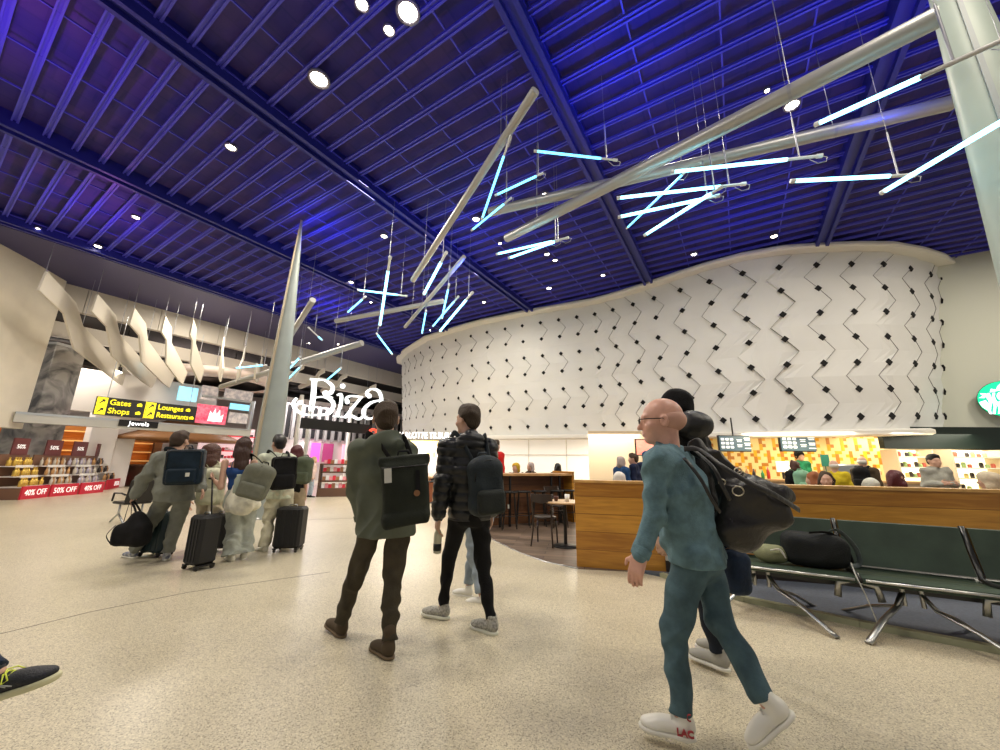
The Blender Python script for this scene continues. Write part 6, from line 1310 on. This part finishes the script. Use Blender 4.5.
a = MB(); a.box(Q(-.12,-.088,.11), (.05, .006, .10), mtx=Matrix(Rm).to_4x4()); a.build('white_label', mm('label_white', (.6,.6,.55)), o); a = MB(); a.cyl(Q(.075,-.10,-.03), Q(.075,-.085,-.03), .022, n=16); a.build('leather_patch', mm('tan_leather', (.22,.10,.04), .5), o)
a = MB(); a.box(Q(.085,-.092,.06), (.03,.008,.14), mtx=Matrix(Rm).to_4x4()); a.build('front_strap', BLKC, o)
# black puffer, black trousers
PUF = mm('black_puffer_nylon', (.011,.012,.014), .38, bump=.12, bscale=40); MESH_ = mm('grey_knit_mesh', (.36,.35,.31), .8, vary=.4, vscale=60)
person(J4, 'person in a black quilted puffer jacket and tight black trousers, looking left', h=.008, top=dict(kind='jacket', m=PUF, loose=.030, puff=.075, collar=True, hood=True, hem=-.06, fold=.004, h=.008), pants=dict(m=cloth('black_denim', (.006,.006,.007), .8), loose=.004, fold=.005, cuff=.040, h=.009),
       shoes=shoe(MESH_, mm('pale_foam', (.72,.72,.60), .6), sole=.03, detail=True), hair=dict(kind='short', m=mm('dark_brown_hair', (.045,.026,.014), .7, bump=.6, bscale=120, stretch=(1,1,.25))), hsc=1.12)
a = MB(); hq4 = J4['head']; S = SDF([hq4[i]-.15 for i in range(3)], [hq4[i]+.1 for i in range(3)], .006); l4 = J4['look'].normalized(); S.ell(hq4+l4*.06+Vector((0,0,-.075)), (.05,.05,.045), None, 0); S.ell(hq4+l4*.075+Vector((0,0,-.02)), (.08,.06,.035), None, .01, 's'); bd_ = S.mesh('beard', mm('beard_hair', (.06,.035,.02), .9), J4['o'])
PK4 = cloth('slate_pack', (.022,.030,.036), .6, vary=.3, vs=6)
o, Q, Rm = backpack(J4, 'dark slate backpack on the person in the black puffer jacket', PK4, .30, .46, .20, m2=cloth('charcoal_pack', (.022,.026,.024), .7), kind='round', cen=W(486, 487, 3.27), tilt=-.06, lz=.035)
a = MB(); a.box(Q(.12,-.165,-.15), (.012,.005,.03), mtx=Matrix(Rm).to_4x4()); a.build('white_tag', mm('label_white', (.6,.6,.55)), o)
q = J4['wrL']+J4['hdL']*.10; o = empty('drink_bottle', q-Vector((0,0,.2)), 'clear milky bottle with a dark label held low by the person in the puffer jacket', 'bottle')
q = J4['wrL']+Vector((-.0,.01,-.09)); BOT = mm('milky_plastic', (.72,.70,.55), .25, trans=.4); a = MB(); a.lathe([(.02,-.185),(.032,-.18),(.034,-.05),(.030,-.02),(.014,.01),(.014,.03)], q+Vector((0,0,-.02)), 16); a.build('bottle_body', BOT, o); a = MB(); a.lathe([(.0355,-.16),(.0355,-.105),(.034,-.105)], q+Vector((0,0,-.02)), 16); a.build('label_band', BLACK, o); a = MB(); a.lathe([(.016,.02),(.016,.045),(.003,.046)], q+Vector((0,0,-.02)), 12); a.build('cap', WHITE, o)
# hidden walker with pale jeans
person(J5, 'person in pale blue jeans and white trainers, mostly hidden behind the black puffer jacket', h=.012, top=dict(kind='jacket', m=BLKC, loose=.01), pants=dict(m=cloth('pale_blue_denim', (.30,.36,.42), .85), loose=.02, cuff=.05, short=.10), shoes=shoe(WSH, GUM, h=.008, detail=True), hair=dict(kind='long', m=mm('dark_hair', (.03,.018,.012), .6)))
# ---------------------------------------------------------------- group with suitcases
GRY = cloth('grey_marl', (.215,.225,.195), .9, vary=.1)
person(K1, 'person in a grey tracksuit carrying a black duffel, leftmost of the walking group', h=.011, top=dict(kind='jacket', m=GRY, loose=.045, hem=-.10, flare=.03, fold=.010), pants=dict(m=GRY, loose=.03, fold=.008, cuff=.05), shoes=shoe(mm('navy_white_sneaker', (.10,.12,.20), .5, col2=(.6,.6,.58), vscale=22), GUM, h=.008), hair=dict(kind='short', m=mm('chestnut_hair', (.05,.028,.016), .7)), hsc=1.18)
NVP = cloth('navy_teal_pack', (.006,.016,.028), .55, vary=.2, bump=.1)
o, Q, Rm = backpack(K1, 'boxy navy backpack with a small pale patch on the person in grey', NVP, .42, .48, .20, kind='boxy', cen=W(185, 467, 5.36), tilt=-.04, lz=.04)
a = MB(); a.box(Q(.07,-.15,-.10), (.045,.006,.05), mtx=Matrix(Rm).to_4x4()); a.build('pale_patch', mm('label_white', (.6,.6,.55)), o)
c = W(133, 529, 5.42); o = empty('duffel_bag', c, 'black duffel bag hanging from the left hand of the person in grey', 'bag'); S = SDF([c.x-.4, c.y-.3, c.z-.4], [c.x+.4, c.y+.3, c.z+.4], .012); S.box(c-Vector((0,0,.06)), (.20,.12,.15), None, .08, 0); S.ell(c+Vector((0.02,0,.09)), (.12,.10,.15), None, .08); S.folds(.01, 11, 3); S.mesh('bag_body', BLKC, o)
for y_ in (-.05, .05): strap([c+Vector((-.1,y_,.1)), K1['wrL']+Vector((-.02,y_*.3,-.08)), c+Vector((.1,y_,.1))], .014, BLKC, o, 'carry_handle')
strap([c+Vector((-.15,-.1,.06)), c+Vector((-.2,-.14,-.06)), c+Vector((-.1,-.15,-.17))], .016, BLKC, o, 'side_strap')
person(K2, 'person with curly brown bob and cream backpack, second of the walking group', h=.012, top=dict(kind='tee', m=cloth('cream_cotton', (.55,.50,.38))), pants=dict(m=cloth('beige_wide_trousers', (.55,.48,.36)), loose=.035, cuff=.07), shoes=shoe(WSH, GUM, h=.009), hair=dict(kind='curly', m=mm('auburn_hair', (.075,.025,.014), .55, bump=.7, bscale=60)), hsc=1.45)
CRM = cloth('cream_pack', (.62,.62,.46), .7); backpack(K2, 'cream coloured backpack worn by the person with the curly bob', CRM, .36, .52, .2, kind='round', h=.011, cen=W(212, 487, 6.02))
person(K3, 'person in a blue strappy top and wide grey trousers pulling a suitcase', h=.009, top=dict(kind='tank', m=cloth('royal_blue_top', (.015,.055,.19), .6), loose=.006, hem=-.02), pants=dict(m=cloth('pale_grey_sweatpants', (.42,.45,.40)), loose=.045, cuff=.085, fold=.009), shoes=shoe(mm('cream_shoe', (.62,.60,.50)), GUM, h=.009), hair=dict(kind='long', m=mm('dark_auburn_hair', (.045,.018,.012), .5, bump=.7, bscale=70, stretch=(1,1,.2))), hsc=1.2)
GP = cloth('grey_green_pack', (.15,.155,.12), .75)
o, Q, Rm = backpack(K3, 'grey-green backpack hanging low on the person in the blue top', GP, .40, .46, .2, kind='round', cen=W(256, 482, 5.5), tilt=.28, sh='R', smat=BLKC)
a = MB(); a.lathe([(.045,-.12),(.05,-.1),(.05,.06),(.03,.10),(.03,.13)], Q(-.19,-.03,-.08), 14); a.build('side_flask', mm('grey_flask', (.3,.34,.28), .5), o)
c = W(241, 497, 5.68); S = SDF([c.x-.4, c.y-.35, c.z-.4], [c.x+.45, c.y+.35, c.z+.3], .011); S.ecap(c+Vector((-.02,.06,.14)), c+Vector((.03,.02,-.14)), (.17,.14), (.25,.17), (1,0,0), 0); S.ell(c+Vector((.12,-.10,-.13)), (.14,.08,.09), None, .05); S.folds(.014, 14, 9)
S.cut(c+Vector((0,0,.2)), (0,0,1)); o = S.mesh('tied_sweatshirt', cloth('cream_sweatshirt', (.80,.77,.62), .9)); tag(o, 'cream sweatshirt tied around the waist of the person in the blue top', 'sweatshirt')
person(K4, 'person with short black hair in a pale green shirt and cream trousers', h=.011, top=dict(kind='tee', m=cloth('pale_green_tee', (.64,.68,.54), .9), loose=.04, hem=-.10, fold=.008), pants=dict(m=cloth('pale_cream_trousers', (.66,.63,.48), .9), loose=.03, cuff=.06, fold=.009), shoes=shoe(mm('cream_shoe', (.62,.60,.50)), GUM, h=.009), hair=dict(kind='short', m=mm('jet_black_hair', (.008,.007,.007), .45)), hsc=1.2)
backpack(K4, 'black backpack on the person in the pale green shirt', BLKC, .36, .50, .2, m2=BLKC, kind='boxy', cen=W(284, 473, 6.1), tilt=-.05, h=.011, lz=.035)
person(K5, 'person with dark red hair and beige trousers, farthest right of the walking group', h=.013, top=dict(kind='tee', m=BLKC), pants=dict(m=cloth('taupe_trousers', (.40,.32,.22)), loose=.02, cuff=.05), shoes=shoe(WSH, GUM, h=.01), hair=dict(kind='long', m=mm('wine_red_hair', (.085,.006,.012), .5, bump=.5, bscale=60)), hsc=1.22)
backpack(K5, 'olive backpack on the person with dark red hair, half hidden', cloth('sage_pack', (.10,.12,.08)), .30, .44, .2, kind='round', cen=W(303, 471, 6.75), h=.012)
def suitcase(px, py, Y, w_, h_, d_, yaw, m, label, handle=None):
    b = at(px, py, Y); b.z = 0; fm = Matrix.Rotation(yaw, 4, 'Z'); fm.translation = b; r3 = Matrix.Rotation(yaw, 4, 'Z'); T = lambda x, y, z: fm @ Vector((x, y, z)); o = empty('suitcase', b, label, 'suitcase', 'suitcases of the walking group')
    a = MB(); a.box(T(0,0,.06+h_/2), (w_, d_, h_), mtx=r3, bev=.035)
    a.build('shell', m, o)
    for k_ in range(4): a = MB(); a.box(T(-w_*.3+k_*w_*.2, -d_/2-.003, .06+h_/2), (.018, .012, h_*.86), mtx=r3, bev=.004); a.build('rib', m, o)
    for sx in (-1, 1):
        for sy in (-1, 1): a = MB(); a.cyl(T(sx*w_*.4-.012, sy*d_*.38, .027), T(sx*w_*.4+.012, sy*d_*.38, .027), .026, n=12); a.build('wheel', BLACK, o)
        a = MB(); a.box(T(sx*w_*.4, 0, .052), (.05, d_*.9, .02), mtx=r3); a.build('wheel_mount', BLACK, o)
    a = MB(); a.tube([T(-.06,0,.06+h_), T(-.05,0,.09+h_), T(.05,0,.09+h_), T(.06,0,.06+h_)], .01, 6); a.build('carry_handle', CHROME, o)
    if handle: t_ = Vector(handle); 
    if handle: a = MB(); a.tube([T(0,.05,.05+h_), t_], .011, 6); a.tube([t_-Vector((.05,0,0)), t_+Vector((.05,0,0))], .014, 6); a.build('telescopic_handle', BLACK, o)
    return o
suitcase(198, 567, 5.32, .31, .60, .25, R(-24), mm('black_shell', (.006,.006,.007), .55, bump=.1, bscale=60), 'black suitcase with its handle pulled up, held by the person in the blue top', K3['wrL']+K3['hdL']*.06-Vector((0,0,.0)))
suitcase(156, 552, 5.95, .38, .55, .25, R(-10), mm('teal_black_shell', (.012,.035,.045), .45), 'dark teal suitcase behind the legs of the person in grey')
suitcase(218, 547, 6.25, .36, .5, .25, R(10), M['black_shell'], 'black suitcase half hidden behind the person in the blue top')
suitcase(288, 549, 6.35, .40, .60, .27, R(5), M['black_shell'], 'black suitcase standing at the right end of the walking group')
# foot entering at the left edge
RUN = mm('black_running_mesh', (.010,.012,.018), .6, bump=.3, bscale=150)
person(J6, 'person entering at the left edge, only a black running shoe with yellow laces in view', h=.012, top=dict(kind='jacket', m=BLKC), pants=dict(m=NAVY, loose=.01), shoes=shoe(RUN, mm('pale_yellow_sole', (.62,.60,.38), .5), h=.006, sole=.028), hair=dict(kind='short', m=M['brown_hair']))
shn = [c_ for c_ in J6['o'].children if c_.name.startswith('shoe')][0]; an = J6['anL']; fd = J6['toeL'].normalized(); sd = fd.cross(Vector((0,0,1))).normalized(); fu = sd.cross(fd); LQ = lambda x, y, z: an+sd*x+fd*y+fu*z
YLW = mm('neon_yellow_lace', (.75,.85,.08), .5)
a = MB()
for q_ in range(4): a.tube([LQ(-.024,.045+q_*.02,-.012-q_*.007), LQ(0,.05+q_*.02,-.002-q_*.0075), LQ(.024,.045+q_*.02,-.012-q_*.007)], .0035, 5)
a.build('laces', YLW, shn)
for sg in (-1, 1): a = MB(); a.tube([LQ(0,.045,.006), LQ(sg*.03,.06,.0), LQ(sg*.05,.08,-.03), LQ(sg*.045,.055,-.04), LQ(sg*.02,.045,-.005)], .003, 5); a.build('lace_loop', YLW, shn)
a = MB(); a.tube([LQ(.040,-.02,-.05), LQ(.043,.03,-.03), LQ(.043,.07,-.055)], .006, 5); a.tube([LQ(.043,.0,-.055), LQ(.045,.05,-.042), LQ(.043,.09,-.06)], .004, 5); a.build('side_stripe', mm('grey_stripe', (.4,.42,.4)), shn)
# ---------------------------------------------------------------- bags left on the bench
bq = lambda u, v, z: bf @ Vector((u, v, z))
c = bq(.40, .26, .60); S = SDF([c.x-.4, c.y-.4, c.z-.25], [c.x+.4, c.y+.4, c.z+.35], .010); Rb = [[bd[i], bn[i], (0,0,1)[i]] for i in range(3)]; S.box(c, (.26,.14,.15), Rb, .09, 0); S.ell(c+bd*.1+Vector((0,0,.08)), (.12,.10,.1), None, .06); S.folds(.010, 14, 4)
o = empty('rucksack', bq(.4,.26,.44), 'black rucksack with loose grey straps lying on the green bench', 'backpack'); S.mesh('bag_body', cloth('black_ruck', (.010,.012,.013), .7), o)
strap([c+Vector((.05,-.1,.16)), c+Vector((.16,-.12,.2)), c+Vector((.3,-.12,.05)), c+Vector((.33,-.1,-.1)), c+Vector((.22,-.12,-.12))], .02, cloth('grey_strap', (.10,.12,.12)), o, 'shoulder_strap')
strap([c+Vector((-.1,-.1,.17)), c+Vector((.08,-.14,.17)), c+Vector((.2,-.14,.02)), c+Vector((.22,-.15,-.08))], .016, BLKC, o, 'shoulder_strap')
strap([c+Vector((.2,-.16,-.08)), bq(.62,-.03,.46), bq(.66,-.05,.3), bq(.70,-.05,.10)], .010, mm('grey_webbing', (.42,.42,.38), .8), o, 'hanging_strap')
c = bq(.02, .22, .53); S = SDF([c[i]-.22 for i in range(3)], [c[i]+.22 for i in range(3)], .010); S.ell(c, (.13,.11,.09), Rb, 0); S.ell(c+bd*.09, (.07,.08,.08), None, .04); S.folds(.006, 18, 6); o = empty('pouch_bag', bq(.02,.22,.44), 'olive and white pouch bag lying at the left end of the green bench', 'bag'); S.mesh('bag_body', cloth('olive_pouch', (.22,.23,.13), .8), o); strap([c+Vector((-.05,-.11,.05)), c+Vector((.03,-.13,.06)), c+Vector((.08,-.12,-.02))], .01, WHITE, o, 'cord')
# ---------------------------------------------------------------- people in the cafe and the shops (small in the picture)
def cafe(px, pyh, Y, label, H=1.7, yaw=0, sit=False, topk='jacket', tm=None, hair='short', hm=None, pm=None, arm=None, h=.02, lean=0, skin=None):
    hd = at(px, pyh, Y)
    if not sit: H = hd.z/.933
    hz = (.52 if not sit else .26)+.315+.098
    J = gen((hd.x, hd.y, hd.z-hz*H), H, yaw, .15 if not sit else 0, sit, lean, arm); J['anL'].z = J['anR'].z = .08
    if sit: b_ = (J['hipL']+J['hipR'])/2; copy_tree(CH0, (b_.x, b_.y, .006), yaw, 'dark chair of the '+' '.join(label.split(' ', 1)[1].split(',')[0].split()[:12]))
    person(J, label, 'people in the cafe', h=h, top=dict(kind=topk, m=tm or BLKC, loose=.03), pants=dict(m=pm or BLKC), shoes=shoe(BLKC, GUM, h=.014), hair=dict(kind=hair, m=hm or M['brown_hair']) if hair else None, skin=skin, hsc=1.15); return J
REDJ = cloth('red_jacket', (.55,.02,.02)); BLU = cloth('blue_jacket', (.015,.06,.16)); DNV = cloth('dark_navy_coat', (.012,.018,.05)); GRH = cloth('grey_hoodie', (.36,.36,.31)); YST = cloth('yellow_knit', (.55,.42,.02)); WHH = mm('white_hair', (.72,.68,.62), .6); DRH = M['wine_red_hair']; BEI = cloth('beige_coat', (.62,.54,.40))
cafe(495, 446, 9.9, 'standing person in a red jacket at the far side of the bar counter', 1.72, R(-40), tm=REDJ)
cafe(516, 468, 10.4, 'seated person with a mustard yellow headscarf behind the bar counter', 1.62, R(150), True, hair='scarf', hm=cloth('mustard_scarf', (.55,.36,.03)))
cafe(531, 467, 10.8, 'seated person with pinkish face and grey hair behind the bar counter', 1.6, R(120), True, hair='bob', hm=mm('grey_hair', (.4,.33,.3), .6))
cafe(558, 468, 11.0, 'seated person with black hair behind the right end of the bar counter', 1.62, R(10), True, hair='bob', hm=M['jet_black_hair'])
cafe(621, 462, 8.9, 'person in a blue jacket of the embracing pair near the doorway', 1.65, R(-60), tm=BLU, hair='bob', hm=mm('grey_hair', (.4,.33,.3), .6), arm='hold')
cafe(634, 459, 9.0, 'person in a dark navy coat of the embracing pair near the doorway', 1.74, R(60), tm=DNV, arm='hold')
cafe(646, 457, 9.7, 'person in a navy hooded coat standing just behind the embracing pair', 1.76, R(-20), tm=DNV, hair='beanie', hm=BLU)
cafe(620, 479, 6.7, 'seated person with white hair behind the left part of the oak partition', 1.6, R(10), True, hair='bob', hm=WHH, tm=GRH)
cafe(799, 456, 11.2, 'barista in black with a green apron behind the coffee counter', 1.74, R(180), hair='beanie', hm=BLKC, tm=cloth('green_apron', (.01,.14,.06)))
Jc = cafe(795, 466, 8.6, 'customer in black with a mint green backpack at the counter', 1.64, R(-8), hair='bob', hm=M['auburn_hair'])
backpack(Jc, 'mint green backpack on the customer at the coffee counter', cloth('mint_pack', (.22,.42,.28)), .32, .42, .18, h=.018, lz=.03)
cafe(834, 466, 8.0, 'person with white hair in a yellow knitted jumper at the counter', 1.66, R(-35), hair='thin', hm=WHH, tm=YST)
cafe(826, 480, 6.0, 'seated person with brown tied hair in front of the yellow jumper', 1.6, R(140), True, hair='bob', hm=M['brown_hair'], h=.014)
cafe(815, 480, 6.4, 'seated person with ginger hair, left of the one with brown tied hair', 1.6, R(30), True, hair='long', hm=mm('ginger_hair', (.32,.10,.03), .6))
Jd = cafe(862, 462, 8.7, 'balding person in brown with a black backpack at the counter', 1.74, R(-60), hair='thin', hm=WHH, tm=cloth('brown_jacket', (.07,.05,.03)))
backpack(Jd, 'black backpack on the balding person at the counter', BLKC, .3, .42, .18, h=.018, lz=.03)
cafe(872, 487, 5.9, 'seated person in a pale hooded jacket, bent low behind the partition', 1.5, R(0), True, hair='beanie', hm=cloth('pale_hood', (.6,.6,.52)), tm=M['pale_hood'] if 'pale_hood' in M else None)
cafe(896, 479, 5.9, 'seated person with dark red hair and a white clip, facing right', 1.62, R(-70), True, hair='bob', hm=DRH, tm=BEI, h=.014)
cafe(933, 461, 7.6, 'standing person in a grey hoodie looking down at a phone', 1.64, R(170), hair='short', hm=M['jet_black_hair'], tm=GRH, arm='hold', h=.014)
cafe(990, 481, 5.9, 'seated person in beige at the right edge behind the partition', 1.62, R(20), True, hair='scarf', hm=BEI, tm=BEI)
cafe(314, 460, 15.0, 'distant person in a pale top and jeans beside the tiered display table', 1.68, R(-60), hair='bob', hm=mm('blond_hair', (.5,.36,.2), .6), tm=cloth('pale_pink_top', (.65,.5,.45)), pm=cloth('pale_blue_denim', (.3,.36,.42)), h=.025)
# ---------------------------------------------------------------- light of the hall
